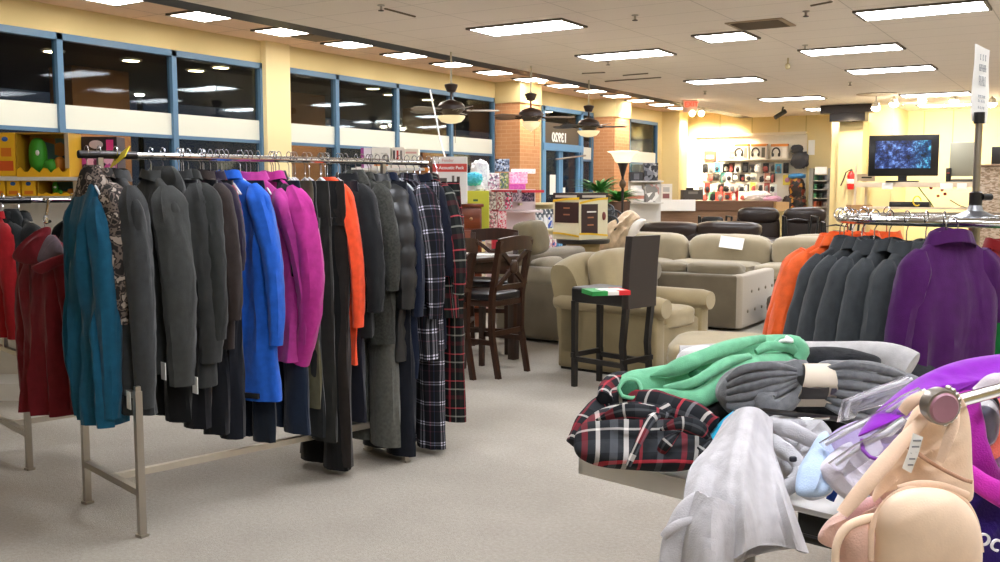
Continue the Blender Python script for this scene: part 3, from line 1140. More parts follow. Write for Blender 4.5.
for i, (px, hem, kind, W, T, m, lb, ex) in enumerate(specs):
    ex = dict(ex)
    rot = ex.pop('rot', 0)
    if kind == 'coat':
        off = W + .07
        s = s_for(px, off)
        L = L_for(s, off - .05, hem)
        loc = rp(s, 0, ZR + .0155)
        ex.setdefault('L', L)
        cat = 'coat' if ('coat' in lb or 'jacket' in lb) else 'top'
        nm = 'hanging_coat' if cat == 'coat' else 'hanging_sweater'
        g = coat(loc, RZ + rot + .06 * math.sin(i * 2.1), lb, m, W=W, T=T, seed=i * 1.7, cat=cat, name=nm, z0=.1, **ex)
    else:
        off = W
        s = s_for(px, off + .01, .9)
        L = L_for(s, off, hem, .12)
        loc = rp(s, 0, ZR + .0155)
        g = trousers(loc, RZ + .05 * math.sin(i * 3.7), lb, m, W=W, T=T, L=L, seed=i * 1.3, z0=.12, **ex)
    if 'royal blue' in lb:
        Mx = Matrix.Translation(loc) @ Matrix.Rotation(RZ + rot, 4, 'Z')
        MB().box(.07, .2, -.066, -.05, -ex['L'] - .085, -ex['L'] - .06, .003, Mx).build('hem_patch', mat('#101216', .6), g)
    hanger(loc, RZ, 'clear hanger with metal hook on the rail of the long rack', 'hangers on the long rack')
# empty hangers whose hooks crowd the rail
for i in range(15):
    s = .28 + i * .095
    hanger(rp(s, 0, ZR + .0155), RZ + .25 * math.sin(i * 5), 'clear hanger with metal hook on the rail of the long rack', 'hangers on the long rack', w=.12)
# yellow paper slip on a hanger
sY = s_for(176, .29)
c = rp(sY - .12, .03, ZR - .01)
o = MB().box(-.07, .07, -.002, .002, -.03, .03, M=Matrix.Translation(c) @ Matrix.Rotation(RZ + .1, 4, 'Z') @ Matrix.Rotation(-.35, 4, 'Y') @ Matrix.Rotation(-.6, 4, 'X')).build('paper_slip', mat('#f2dc1e', .7), flat=True)
base_org(o, c); tag(o, 'yellow paper slip lying on the hangers of the long rack', 'paper')

# ---------------------------------------------------------------- rack at the left edge
RC2 = Vector((-4.98, 2.97, 0))
Z2 = 1.395
t = make_rack(RC2, 1.6, Z2, 'second steel clothes rack at the left edge with maroon hoodie and dark coats')


def r2(s, o, z):
    return RC2 + RU * s + RV * o + Vector((0, 0, z))


sp2 = [(-.02, .2, .05, '#a81c22', 'bright red jacket at the left edge of the picture', .62, None),
       (.02, .2, .05, '#23282a', 'dark grey coat above the red jacket at the left edge', .5, None),
       (.1, .26, .07, '#272c2d', 'dark green grey coat beside the maroon hoodie', .62, (.12, -.04)),
       (.38, .19, .05, '#1f2426', 'black quilted coat behind the maroon hoodie', .8, None),
       (.5, .2, .05, '#2b3031', 'dark coat on the left rack half hidden by the teal jacket', .8, None)]
for i, (s, W, T, h, lb, L, hd_) in enumerate(sp2):
    loc = r2(s, 0, Z2 + .0155)
    coat(loc, RZ, lb, fab(h), W=W, T=T, L=L, Ls=.5, z0=.1, seed=20 + i, hood=hd_)
    hanger(loc, RZ, 'hanger with metal hook on the left edge rack', 'hangers on the left rack')
# maroon hoodie hung from a short face-out arm
q = Q(46, 220, 4.55)
arm0 = r2(.22, .0, Z2)
loc = Vector((q.x, q.y, q.z))
MB().tube([arm0, arm0 + RV * .1, loc + Vector((0, 0, -.012)), loc + RV * .05 + Vector((0, 0, -.005))], .008, 8).build('faceout_arm', CHROME, t)
hz = RZ + .25
coat(loc, hz, 'maroon zip hoodie with grey lined hood on the left rack', fab('#84202a'), W=.165, T=.08, L=.84, Ls=.7, z0=.07, seed=3.3, zipm=mat('#4a1016', .5), rx=.055, ry=.055, collar=False, amp=.02, cat='hoodie', name='hanging_hoodie')
hoodt = [o for o in COL.objects if o.name.startswith('hanging_hoodie')][-1]
hanger(loc, hz, 'clear hanger holding the maroon hoodie', None, w=.12)

# ---------------------------------------------------------------- round rack at the right
RR = .46
CR = Q(975, 212, 3.5)
CR.z = 0
ZQ = 1.345
t = thing('round_rack', 'round chrome clothes rack at the right with a sign on its pole', 'clothes rack', CR)
ring = [(CR.x + RR * math.cos(2 * PI * k / 64), CR.y + RR * math.sin(2 * PI * k / 64)) for k in range(64)]
R = []
for x, y in ring:
    n_ = Vector((x - CR.x, y - CR.y, 0)).normalized()
    R.append([Vector((x, y, ZQ)) + (n_ * math.cos(a) + Vector((0, 0, 1)) * math.sin(a)) * .0155 for a in [2 * PI * j / 10 for j in range(10)]])
R.append(R[0])
b = MB(); b.rings(R, False, False); bmesh.ops.remove_doubles(b.bm, verts=b.bm.verts, dist=1e-5)
b.build('rail', CHROME, t)
for k in range(4):
    a = math.radians(35 + 90 * k)
    e = Vector((math.cos(a), math.sin(a), 0)) * RR
    MB().cyl(CR + e * .06 + Vector((0, 0, ZQ)), CR + e + Vector((0, 0, ZQ)), .009).build('spoke', CHROME, t)
    MB().cyl(CR + Vector((0, 0, .06)), CR + e * 1.05 + Vector((0, 0, .02)), .014).build('foot', STEEL, t)
MB().cyl(CR, CR + Vector((0, 0, ZQ + .06)), .02).build('pole', STEEL, t)
MB().lathe([(.09, ZQ - .02), (.075, ZQ + .01), (.028, ZQ + .03), (.022, ZQ + .05)], CR, 24).build('hub', mat('#8f9296', .3, .8), t)
MB().lathe([(.022, ZQ + .045), (.022, ZQ + .095), (.016, ZQ + .10)], CR, 16).build('collar', BLACKP, t)
MB().cyl(CR + Vector((.02, 0, ZQ + .08)), CR + RT * .055 + Vector((0, 0, ZQ + .08)), .012).build('knob', BLACKP, t)
zt = Q(975, 120, 3.5).z
MB().cyl(CR + Vector((0, 0, ZQ + .1)), (CR.x, CR.y, zt), .0125).build('sign_pole', STEEL, t)
MB().lathe([(.018, zt - .015), (.018, zt + .025)], CR, 14).build('sign_clamp', BLACKP, t)
# sign, a tall paper card
t = thing('sign', 'tall white paper sign on the pole of the round rack', 'sign', (CR.x, CR.y, zt))
a0 = Q(971, 121, 3.48); a1 = Q(986, 124, 3.52); a2 = Q(990, 50, 3.52); a3 = Q(974, 44, 3.48)
P = [[a0.lerp(a3, i / 8).lerp(a1.lerp(a2, i / 8), j / 6) + FW * (.008 * math.sin(i * .7) * math.cos(j * .6)) for j in range(7)] for i in range(9)]
MB().sheet(P, .002).build('card', PAPER, t)
ux = (a1 - a0).normalized(); uy = (a3 - a0).normalized()
ink = mat('#8a8f98', .8)
cc = (a0 + a1 + a2 + a3) / 4 - FW * .008
rs = random.Random(9)
for dy, hgt, n_ in ((.095, .022, 3), (.062, .016, 6), (.052, .014, 6), (.02, .017, 5), (.002, .017, 5), (-.045, .009, 6), (-.062, .009, 5), (-.085, .009, 4)):
    g = MB()
    for k in range(n_):
        x = lerp(-.020, .020, (k + .5) / n_) + rs.uniform(-.001, .001)
        Mx = frame3(cc + uy * dy + ux * x - FW * .004, ux, uy)
        g.box(-.0012, .0012, -hgt / 2, hgt / 2, 0, .0006, 0, Mx)
        if rs.random() < .7:
            g.box(-.0012, .0028, hgt * .3, hgt * .45, 0, .0006, 0, Mx)
        if rs.random() < .6:
            g.box(-.0012, .0028, -hgt * .45, -hgt * .3, 0, .0006, 0, Mx)
    g.build('faint_lettering', ink, t)

GR = fab('#4b5054', sheen=.1)
NV = mat('#232a48', .8)


def round_garment(ang, label, m, W=.21, T=.04, L=.66, Ls=.56, group=None, turn=0, r=RR, **k):
    a = math.radians(ang)
    loc = CR + Vector((math.cos(a), math.sin(a), 0)) * r + Vector((0, 0, ZQ + .0155))
    rz = a + turn
    g = coat(loc, rz, label, m, W=W, T=T, L=L, Ls=Ls, z0=.10, seed=ang * .37, group=group, **k)
    hanger(loc, rz, 'clear hanger with metal hook on the round rack', 'hangers on the round rack')
    return g


OR = fab('#e8622a')
vd = math.degrees(math.atan2(-FW.y, -FW.x))    # direction from the rack towards the camera
lf = math.degrees(math.atan2(-RT.y, -RT.x))    # towards the left of the picture
# going from picture left (lf) through the back and through the front
for i, d in enumerate((-4, -14, -25)):
    round_garment(lf + d, ['bright orange jacket on the round rack, foremost of the orange ones', 'orange jacket second of the row on the round rack', 'orange jacket third of the row on the round rack'][i], OR, W=.2, L=.68, T=.042)
for i, d in enumerate((-40, -56, -72)):
    round_garment(lf + d, ['orange jacket seen only by its shoulders behind the grey fleeces', 'orange jacket at the back of the round rack', 'orange jacket at the back right of the round rack, half hidden'][i], OR, W=.19, L=.66)
gl = ['grey fleece jacket next to the orange ones on the round rack', 'grey fleece jacket second in the row of greys', 'grey fleece jacket third in the row of greys, with a navy patch', 'grey fleece jacket fourth in the row of greys', 'grey fleece jacket fifth in the row of greys', 'grey fleece jacket sixth in the row of greys', 'grey fleece jacket last in the row, beside the purple fleece']
for i, d in enumerate((6, 14, 22, 30, 38, 46, 53)):
    g = round_garment(lf + d, gl[i], GR, W=.2, L=.68, T=.034, zipm=mat('#2a2d30', .5), rx=.04, ry=.045, Ls=.58, amp=.018, turn=.1)
    if False:
        a = math.radians(lf + d)
        M = Matrix.Translation(CR + Vector((math.cos(a), math.sin(a), 0)) * RR + Vector((0, 0, ZQ))) @ Matrix.Rotation(a + .1, 4, 'Z')
        MB().puff(M @ Vector((.225, 0, -.42)), (.035, .045, .06), 4, 4, M=Matrix.Rotation(a, 4, 'Z')).build('elbow_patch', NV, g)
# purple fleece turned face out
a = math.radians(vd - 6)
pu = Q(952, 226, 2.98)
g = coat(pu, math.atan2(RT.y, RT.x) + .25, 'deep purple high necked fleece hanging face out at the near side of the round rack', fab('#561a66'), W=.175, T=.06, L=.62, Ls=.55, z0=.035, seed=5, rx=.045, ry=.05, outw=.0, amp=.012, cat='top', name='hanging_sweater', slope=.12)
hanger(pu, math.atan2(RT.y, RT.x) + .25, 'clear hanger holding the purple fleece', None, w=.12)
for i, (px, py, w, h, lb) in enumerate(((1006, 255, 3.15, '#0c7a35', 'bright green top at the right edge of the round rack'), (1022, 236, 3.3, '#17191c', 'black top at the right edge of the round rack'), (1000, 232, 3.9, '#8e1c20', 'dark red top behind the pole of the round rack'))):
    q = Q(px, py, w)
    coat(q, math.atan2(RT.y, RT.x) + .9, lb, fab(h), W=.15, T=.05, L=.6, Ls=.5, z0=.05, seed=7 + i, cat='top', name='hanging_sweater')
# ================================================================ FURNITURE
TAN = fab('#a0906a', var=.1, sheen=.3, bscale=150, vscale=5)
TANC = fab('#ac9c78', var=.1, sheen=.3, bscale=150, vscale=5)
TAUPE = fab('#81755f', var=.12, sheen=.3, bscale=150, vscale=4)
TAUPEC = fab('#958a72', var=.12, sheen=.3, bscale=150, vscale=4)
LEATH = mat('#2a1f1b', .32, bump=.3, bscale=90, var=.1)
LEATHK = mat('#1a1716', .38, bump=.2, bscale=120)
DWOOD = wood_mat('m_darkwood', '#3a2014', '#2a170b', .35)
EBONY = mat('#161312', .35)


def leg_tube(b, pts, w0, w1):
    """square leg through points, width w0 -> w1"""
    n = len(pts)
    R = []
    for i, p in enumerate(pts):
        w = lerp(w0, w1, i / (n - 1)) / 2
        R.append([Vector(p) + Vector((x * w, y * w, 0)) for x, y in ((1, 1), (-1, 1), (-1, -1), (1, -1))])
    b.rings(R)
    return b


def M4(loc, rz):
    return Matrix.Translation(loc) @ Matrix.Rotation(rz, 4, 'Z')


# ---- parsons bar stool: local +x = front
def bar_stool(loc, rz):
    t = thing('bar_stool', 'tall black padded bar stool with a full back, standing before the tan armchair', 'bar stool', loc, rz)
    M = M4(loc, rz)
    hw, hd = .165, .235

    def tr(b):
        b.bm.transform(M); return b
    b = MB(); b.box(-hd, hd + .02, -hw, hw, .63, .745, .022, seg=3); tr(b).build('seat', LEATHK, t)
    # back: slightly reclined slab
    R = []
    for i in range(10):
        v = i / 9
        z = .62 + v * .51
        x = -hd - .012 - .03 * v * v
        th = .03
        R.append([Vector((x + a * th, y * (hw + .002), z)) for a, y in ((-1, -.97), (-.8, -1), (.8, -1), (1, -.97), (1, .97), (.8, 1), (-.8, 1), (-1, .97))])
    b = MB(); b.rings(R); tr(b).build('backrest', mat('#2b2422', .45, bump=.2, bscale=120), t)
    for x, y in ((1, 1), (1, -1)):
        b = MB(); leg_tube(b, [(x * hd * .97, y * (hw - .02), .64), (x * hd * .97, y * (hw - .02), 0)], .04, .034); tr(b).build('leg', EBONY, t)
    for y in (1, -1):
        b = MB(); leg_tube(b, [(-hd - .01, y * (hw - .02), .64), (-hd + .02, y * (hw - .02), .35), (-hd + .0, y * (hw - .02), .15), (-hd - .05, y * (hw - .02), 0)], .04, .034); tr(b).build('leg', EBONY, t)
    for (x0, x1, y0, y1, z) in ((hd * .97, -hd + .01, hw - .02, hw - .02, .21), (hd * .97, -hd + .01, -hw + .02, -hw + .02, .21), (hd * .97, hd * .97, -hw, hw, .24), (-hd, -hd, -hw, hw, .24)):
        b = MB(); b.box(min(x0, x1) - .012, max(x0, x1) + .012, min(y0, y1) - .012, max(y0, y1) + .012, z - .018, z + .018); tr(b).build('stretcher', EBONY, t)
    return t


SROT = math.atan2(.23, -.97)      # stool looks to picture left
F1 = Vector((-3.29, 6.255, 0)); F2 = Vector((-3.2, 6.64, 0))
sd = (F2 - F1).normalized()       # along the front edge, away from camera
fr_ = Vector((-sd.y, sd.x, 0))    # front direction (to picture left)
sc = (F1 + F2) / 2 - fr_ * .225
srz = math.atan2(fr_.y, fr_.x)
stool = bar_stool(sc, srz)
# flat carton lying on the stool
c = Q(604, 279, 6.62); c.z = .768
Mb = Matrix.Translation(c) @ Matrix.Rotation(YAW + .25, 4, 'Z')
t = thing('game_box', 'flat green, white and red box lying on the black bar stool', 'box', (c.x, c.y, .745), YAW + .25)
MB().box(-.13, .14, -.13, .08, -.022, .006, .003, Mb).build('carton', mat('#e9e6e0', .6), t)
MB().box(.06, .142, -.132, .083, -.0225, .0075, 0, Mb).build('band', mat('#d1232a', .6), t, label='red printed band')
MB().box(-.132, -.02, -.133, .082, -.023, .0072, 0, Mb).build('band', mat('#1f8a3d', .6), t, label='green printed band')
MB().box(-.05, .12, -.08, .04, .0076, .0085, 0, Mb).build('picture', mat('#d8e3d5', .6), t)

# ---- cross-back counter chairs: local +x = front
def cross_chair(loc, rz, label):
    t = thing('counter_chair', label, 'chair', loc, rz, None)
    M = M4(loc, rz)
    w, d, sh, bh = .20, .20, .62, 1.06

    def part(f, name, m=DWOOD):
        b = MB(); f(b); b.bm.transform(M); b.build(name, m, t)
    part(lambda b: b.box(-d, d, -w, w, sh - .07, sh - .02, .006), 'seat_frame')
    part(lambda b: b.puff((0, 0, sh + .005), (d + .012, w + .012, .035), 6, 6), 'seat', mat('#1c1a1c', .3))
    for y in (1, -1):
        part(lambda b: leg_tube(b, [(d - .02, y * (w - .02), sh - .05), (d - .01, y * (w - .02), 0)], .045, .036), 'leg')
        part(lambda b: leg_tube(b, [(-d - .07, y * (w + .0), bh), (-d - .03, y * (w + .0), .85), (-d + .01, y * w, sh), (-d + .015, y * w, .35), (-d - .05, y * w, 0)], .045, .038), 'leg')
    part(lambda b: b.rings([[Vector((-d - .07 - .03 * math.cos(v * PI / 2) + a, v * (w + .02), z + .02 * math.cos(v * PI / 2))) for a, z in ((-.014, bh - .09), (.014, bh - .09), (.014, bh + .02), (-.014, bh + .02))] for v in [-1 + i / 5 for i in range(11)]]), 'top_rail')
    part(lambda b: b.box(-d - .035, -d - .01, -w, w, sh + .06, sh + .10), 'lower_rail')
    for s in (1, -1):
        part(lambda b: b.rings([[Vector((-d - .03 - .035 * v + a * .011 + .0, s * (w - .01) * (2 * v - 1) * (1 - .12 * math.sin(v * PI)) + c * .028, sh + .09 + v * (bh - .16 - sh))) for a, c in ((-1, -1), (1, -1), (1, 1), (-1, 1))] for v in [i / 10 for i in range(11)]]), 'cross_slat')
    part(lambda b: b.puff((-d - .055, 0, sh + .235), (.016, .05, .055), 3, 4), 'cross_medallion')
    for y in (1, -1):
        part(lambda b: b.box(-d, d - .02, y * (w - .01) - .011, y * (w - .01) + .011, .25, .29), 'stretcher')
    part(lambda b: b.box(d - .035, d - .01, -w, w, .19, .23), 'stretcher')
    part(lambda b: b.box(-d, -d + .02, -w, w, .32, .36), 'stretcher')
    return t


b1, b2 = Vector((-3.899, 6.256, 0)), Vector((-3.80, 6.62, 0))


def place_cross(p, ang, label):
    # p = back leg foot nearest the camera; chair faces angle ang
    f = Vector((math.cos(ang), math.sin(ang), 0)); side = Vector((-f.y, f.x, 0))
    # near back leg is at  -.25 f , side sign towards camera
    s = -1 if side.dot(-FW) < 0 else 1
    c = p + f * .25 - side * s * .2
    return cross_chair(c, ang, label)


angc = PI - .06
place_cross(Vector((-3.91, 6.25, 0)), angc, 'dark wooden cross-back counter chair with black seat, nearest the black bar stool')
place_cross(Vector((-4.10, 5.72, 0)), angc - .05, 'dark wooden cross-back counter chair beside the checked shirts, nearest the camera')
_p = Q(490, 232, 8.7)
cross_chair((_p.x, _p.y, 0), YAW - PI / 2 - .15, 'dark wooden counter chair on the far side of the tall dining table')
# counter table behind them
_p = Q(462, 245, 8.25); c = Vector((_p.x, _p.y, 0))
t = thing('counter_table', 'tall dark wooden dining table with papers on it, between the cross-back chairs', 'table', c, .2)
M = M4(c, -.22)
MB().box(-.38, .38, -.38, .38, .86, .9, .008, M).build('tabletop', DWOOD, t)
MB().box(-.32, .32, -.32, .32, .78, .86, 0, M).build('apron', DWOOD, t)
for x in (-.31, .31):
    for y in (-.31, .31):
        MB().box(x - .035, x + .035, y - .035, y + .035, 0, .86, .004, M).build('leg', DWOOD, t)
for i, (dx, dy, r) in enumerate(((.1, .1, .3), (-.2, .2, -.4))):
    o = MB().box(-.14, .14, -.1, .1, 0, .004, 0, Matrix.Translation(c + Vector((dx, dy, .9))) @ Matrix.Rotation(r, 4, 'Z')).build('paper_sheet', PAPER, flat=True)
    base_org(o, c + Vector((dx, dy, .9)))
    tag(o, ['white paper lying on the tall dining table, nearer the armchair', 'white paper lying on the tall dining table, nearer the windows'][i], 'paper')


# ---- upholstery helper
def up(t, M):
    def f(name, m, c=None, h=None, k=6, n=8, amp=.02, ns=4, seed=0, tilt=None, box=None, bev=.03, label=None):
        b = MB()
        if box:
            b.box(*box, bev, None, 3)
        else:
            b.puff(c, h, k, n, amp, ns, seed, M=tilt)
        b.bm.transform(M)
        return b.build(name, m, t, label=label)
    return f


def roll(t, M, x0, x1, y, z, r, m, name='arm_roll'):
    """horizontal padded roll along x"""
    b = MB(); R = []
    for i in range(13):
        v = i / 12
        k = min(1, math.sin(PI * lerp(.12, .88, v)) * 2.2)
        R.append([Vector((lerp(x0, x1, v), y + r * k * math.cos(2 * PI * j / 20), z + r * .85 * k * math.sin(2 * PI * j / 20))) for j in range(20)])
    b.rings(R); b.bm.transform(M); return b.build(name, m, t)


# armchair, local frame: x = front, origin at back near corner
c = Vector((-3.78, 6.86, 0))
az = -.105
M = M4(c, az)
t = thing('armchair', 'tan upholstered armchair with rolled arms behind the black bar stool', 'armchair', c, az)
f = up(t, M)
D_, W_ = .97, .95
f('base', TAN, box=(.04, D_ - .05, .03, W_ - .03, .02, .42), bev=.02)
for y in (.1, W_ - .1):
    f('arm', TAN, box=(.05, D_ - .03, y - .08, y + .08, .03, .55), bev=.03)
    roll(t, M, .0, D_ + .02, y, .55, .105, TANC)
f('seat_cushion', TANC, c=(.58, W_ / 2, .44), h=(.36, .28, .085), k=6, n=10, amp=.02)
# curved back with a wrapped outside edge
b = MB(); R = []
for i in range(18):
    v = i / 17
    y = lerp(.02, W_ - .02, v)
    k = math.sin(PI * lerp(.2, .8, v)) ** .4
    prof = []
    for j in range(26):
        a = 2 * PI * j / 26
        x = .17 + .13 * math.copysign(abs(math.cos(a)) ** .6, math.cos(a)); z = .5 + .43 * k * math.copysign(abs(math.sin(a)) ** .6, math.sin(a))
        x += -.13 * smooth((z - .4) / .6) + .0
        prof.append(Vector((x, y, z)))
    R.append(prof)
b.rings(R); b.bm.transform(M); b.build('back', TAN, t)
f('back_cushion', TANC, c=(.33, W_ / 2, .72), h=(.13, .30, .25), k=4, n=10, amp=.03, tilt=Matrix.Rotation(-.2, 4, 'Y'))
f('base_shade', mat('#1d1a16', .9), box=(.06, D_ - .06, .05, W_ - .05, 0, .03), bev=0)  # dark slab standing in for the shade under the chair base

# ottoman
c = Vector((-2.36, 5.86, 0)); az = .25
M = M4(c, az)
t = thing('ottoman', 'tan upholstered ottoman in front of the tan armchair', 'ottoman', c, az)
f = up(t, M)
f('cushion', TANC, c=(.36, .42, .36), h=(.40, .44, .09), k=5, n=10, amp=.02)
f('base', TAN, box=(0, .72, 0, .84, .06, .34), bev=.02)
for x in (.05, .67):
    for y in (.05, .79):
        f('foot', EBONY, box=(x - .025, x + .025, y - .025, y + .025, 0, .07), bev=0)

# taupe loveseat at the left, facing right
c = Vector((-5.0, 7.93, 0)); az = .02
M = M4(c, az)
t = thing('loveseat', 'taupe loveseat behind the dining chairs with a big pillow back', 'sofa', c, az)
f = up(t, M)
f('base', TAUPE, box=(.02, 1.0, .05, 1.6, .04, .42), bev=.03)
f('arm', TAUPE, box=(0, 1.05, 0, .24, .03, .60), bev=.04)
roll(t, M, -.02, 1.08, .12, .61, .13, TAUPEC)
f('arm', TAUPE, box=(0, 1.05, 1.40, 1.62, .03, .60), bev=.04)
roll(t, M, -.02, 1.08, 1.51, .61, .13, TAUPEC)
f('back', TAUPE, box=(-.06, .22, .06, 1.6, .1, .84), bev=.06)
f('seat_cushion', TAUPEC, c=(.62, .56, .48), h=(.42, .33, .09), amp=.02)
f('seat_cushion', TAUPEC, c=(.62, 1.12, .48), h=(.42, .27, .09), amp=.02, seed=2)
_q = M.inverted() @ Q(531, 238, 9.35)
f('back_cushion', fab('#8f8368', bscale=150, vscale=6), c=tuple(_q), h=(.13, .2, .165), k=3.6, amp=.04, tilt=Matrix.Rotation(-.2, 4, 'Y'), seed=5)
f('back_cushion', TAUPEC, c=(.28, .56, .62), h=(.12, .30, .16), k=3.5, amp=.04, tilt=Matrix.Rotation(-.2, 4, 'Y'), seed=4)

# low sectional seen from behind: corner at (-3.1, 9.6)
c = Vector((-5.05, 9.62, 0)); M = M4(c, .0)
t = thing('sectional_sofa', 'taupe sectional sofa with its back to the camera and a tufted end', 'sofa', c)
f = up(t, M)
f('back', TAUPE, box=(0, 1.9, 0, .3, .03, .58), bev=.03)
f('tufted_end', mat('#a89d8c', .9, bump=.3, bscale=150, sheen=.3), box=(1.82, 1.95, .01, 1.15, .03, .585), bev=.03)
f('base', TAUPE, box=(0, 1.85, .2, 1.1, .03, .42), bev=.03)
f('seat_cushion', TAUPEC, c=(.95, .72, .47), h=(.85, .36, .07), amp=.015)
b = MB()
for iy in range(4):
    for iz in range(2):
        b.puff((1.952, .2 + iy * .24 + (.12 if iz else 0), .2 + iz * .2), (.012, .018, .018), 2, 3)
b.bm.transform(M); b.build('buttons', mat('#8d8272', .9), t)
for i, (x0, x1) in enumerate(((.25, 1.27), (1.28, 1.87))):
    f('back_cushion', TAUPEC, c=((x0 + x1) / 2, .28, .615), h=((x1 - x0) / 2, .17, .075), k=4, amp=.05, seed=i, ns=3)

# long sofa facing the camera with three back cushions
c = Vector((-6.05, 11.6, 0)); az = -.0; M = M4(c, az)
t = thing('long_sofa', 'light taupe sofa facing the camera with three big back cushions', 'sofa', c, az)
f = up(t, M)
f('base', TAUPE, box=(0, 3.6, .05, 1.0, .04, .40), bev=.03)
f('back', TAUPE, box=(0, 3.6, .72, 1.05, .05, .76), bev=.05)
f('arm', TAUPE, box=(-.2, .05, .0, 1.02, .03, .62), bev=.06)
LT = fab('#a89c82', var=.1, sheen=.3, bscale=150, vscale=4)
for i in range(3):
    f('seat_cushion', LT, c=(.62 + i * 1.18, .42, .46), h=(.575, .42, .09), amp=.02, seed=i)
for i, x in enumerate((.83, 1.93, 3.02)):
    f('back_cushion', LT, c=(x, .66, .66), h=(.535, .13, .22), k=4, amp=.035, ns=3, seed=i + 3, tilt=Matrix.Rotation(.18, 4, 'X'))
f('bolster', LT, c=(3.25, .95, .83), h=(.6, .12, .07), k=3, amp=.02)
# price sheet on the middle cushion
q = ony(730, 243, 12.02)
o = MB().box(-.155, .155, -.003, .003, -.075, .075, 0, Matrix.Translation((q.x, 12.08, q.z)) @ Matrix.Rotation(.1, 4, 'Y') @ Matrix.Rotation(-.25, 4, 'X')).build('price_sheet', PAPER, flat=True)
base_org(o, (q.x, 12.08, q.z)); tag(o, 'blank white sheet leaning on the middle back cushion of the long taupe sofa', 'paper')
# sofa section on the right, turned towards it
c = Vector((-3.15, 10.95, 0)); M = M4(c, 0)
t = thing('footstool', 'dark taupe footstool right of the tufted sofa end', 'ottoman', (-2.9, 9.95, 0))
f = up(t, Matrix.Identity(4))
f('cushion', mat('#4f473c', .9), c=(-2.55, 10.2, .27), h=(.40, .35, .1), amp=.01)
f('base', mat('#3b352d', .9), box=(-2.92, -2.18, 9.88, 10.52, .03, .2), bev=.02)

# fur throw heaped at the left end
q = Q(620, 232, 13.0)
FUR = mat('#b9a284', .95, bump=1, bscale=70, var=.25, vscale=14, sheen=.4)
b = MB(); R = []
path = [(600, 252, 12.6, 14), (604, 238, 12.7, 18), (614, 228, 12.9, 20), (626, 219, 13.0, 20), (634, 218, 13.1, 14), (640, 222, 13.2, 7)]
t = thing('fur_throw', 'beige fur throw heaped over the end of the sofa behind the bar stool', 'throw', (q.x, q.y, .6))


def blob(outline, w0, a, b_, th, back=.5, folds=(), seed=0, pw=2.2, N=110, Mr=18, smoothn=True, cen=None, uvs=1.0, edge=.0, nrm=None, bg=2.2, fine=.0):
    """soft heap whose outline is measured from the photograph. The outline points lie on a plane at
    distance w = w0 + a*(px-cx) + b_*(py-cy); both faces bulge, folds run along given directions."""
    P = list(outline)
    n = len(P)
    # catmull rom closed
    pts = []
    per = max(4, N // n)
    for i in range(n):
        p0, p1, p2, p3 = P[(i - 1) % n], P[i], P[(i + 1) % n], P[(i + 2) % n]
        for k in range(per):
            u = k / per
            pts.append(tuple(.5 * ((2 * p1[d]) + (-p0[d] + p2[d]) * u + (2 * p0[d] - 5 * p1[d] + 4 * p2[d] - p3[d]) * u * u + (-p0[d] + 3 * p1[d] - 3 * p2[d] + p3[d]) * u ** 3) for d in (0, 1)))
    cx = sum(p[0] for p in pts) / len(pts) if cen is None else cen[0]
    cy = sum(p[1] for p in pts) / len(pts) if cen is None else cen[1]
    nn = nrm or (-FW * .93 + Vector((0, 0, 1)) * .37).normalized()

    def disp(x, y, r):
        h = 0
        for (ang, wl, amp, ph) in folds:
            ca, sa = math.cos(math.radians(ang)), math.sin(math.radians(ang))
            u = (x * ca + y * sa) / wl
            v = (-x * sa + y * ca) / (wl * 3.5)
            tt = u + 1.3 * nz(u * .45 + seed, v * .6, ph) + ph
            h += amp * (1 - abs(math.sin(PI * tt)) ** .8 * 2) * (.6 + .8 * nz(v, u * .4, seed + ph))
        if fine:
            h += fine * nz(x / 6, y / 6, seed)
        return h * (1 - r ** bg)
    V = []
    for sgn in (1, -1):
        rings_ = []
        for m in range(Mr + 1):
            r = m / Mr
            rr = math.sin(r * PI / 2) if r < 1 else 1
            ring = []
            for (x, y) in pts:
                X, Y = cx + (x - cx) * rr, cy + (y - cy) * rr
                w = w0 + a * (X - cx) + b_ * (Y - cy)
                h = (max(0, 1 - rr ** pw)) ** .5
                if sgn > 0:
                    hh = th * h + disp(X, Y, rr)
                else:
                    hh = -th * back * h
                ring.append((Q(X, Y, w) + nn * hh, (X, Y)))
            rings_.append(ring)
        V.append(rings_)
    mb = MB(); bm = mb.bm; uvl = mb.uv
    front = V[0][::-1]     # from the edge to the centre
    backr = V[1]
    kpx = w0 / FPX * uvs
    np_ = len(pts)
    cols = []
    c0 = bm.verts.new(V[1][0][0][0])
    seq = [r for r in backr[1:]] + [r for r in front[1:-1]]
    vv = [[(bm.verts.new(p), q_) for p, q_ in r] for r in seq]
    c1 = bm.verts.new(front[-1][0][0])
    ctr = (cx, cy)

    def addf(items):
        try:
            fc = bm.faces.new([i_[0] for i_ in items])
        except ValueError:
            return
        for lp, it in zip(fc.loops, items):
            lp[uvl].uv = (it[1][0] * kpx, it[1][1] * kpx)
    for j in range(np_):
        k = (j + 1) % np_
        addf([(c0, ctr), vv[0][j], vv[0][k]])
        for i in range(len(vv) - 1):
            addf([vv[i][j], vv[i][k], vv[i + 1][k], vv[i + 1][j]])
        addf([(c1, ctr), vv[-1][k], vv[-1][j]])
    return mb


blob([(599, 252), (600, 236), (606, 226), (616, 220), (624, 213), (632, 212), (640, 219), (634, 228), (630, 240), (622, 254), (608, 258)], 11.9, 0, 0, .2, folds=((30, 9, .03, 0),), seed=4, fine=.03).build('fur', FUR, t)
blob([(626, 238), (630, 226), (640, 219), (646, 221), (640, 229), (634, 237)], 11.8, 0, 0, .06).build('backing', mat('#d6d0c6', .9), t, label='off-white leather backing')

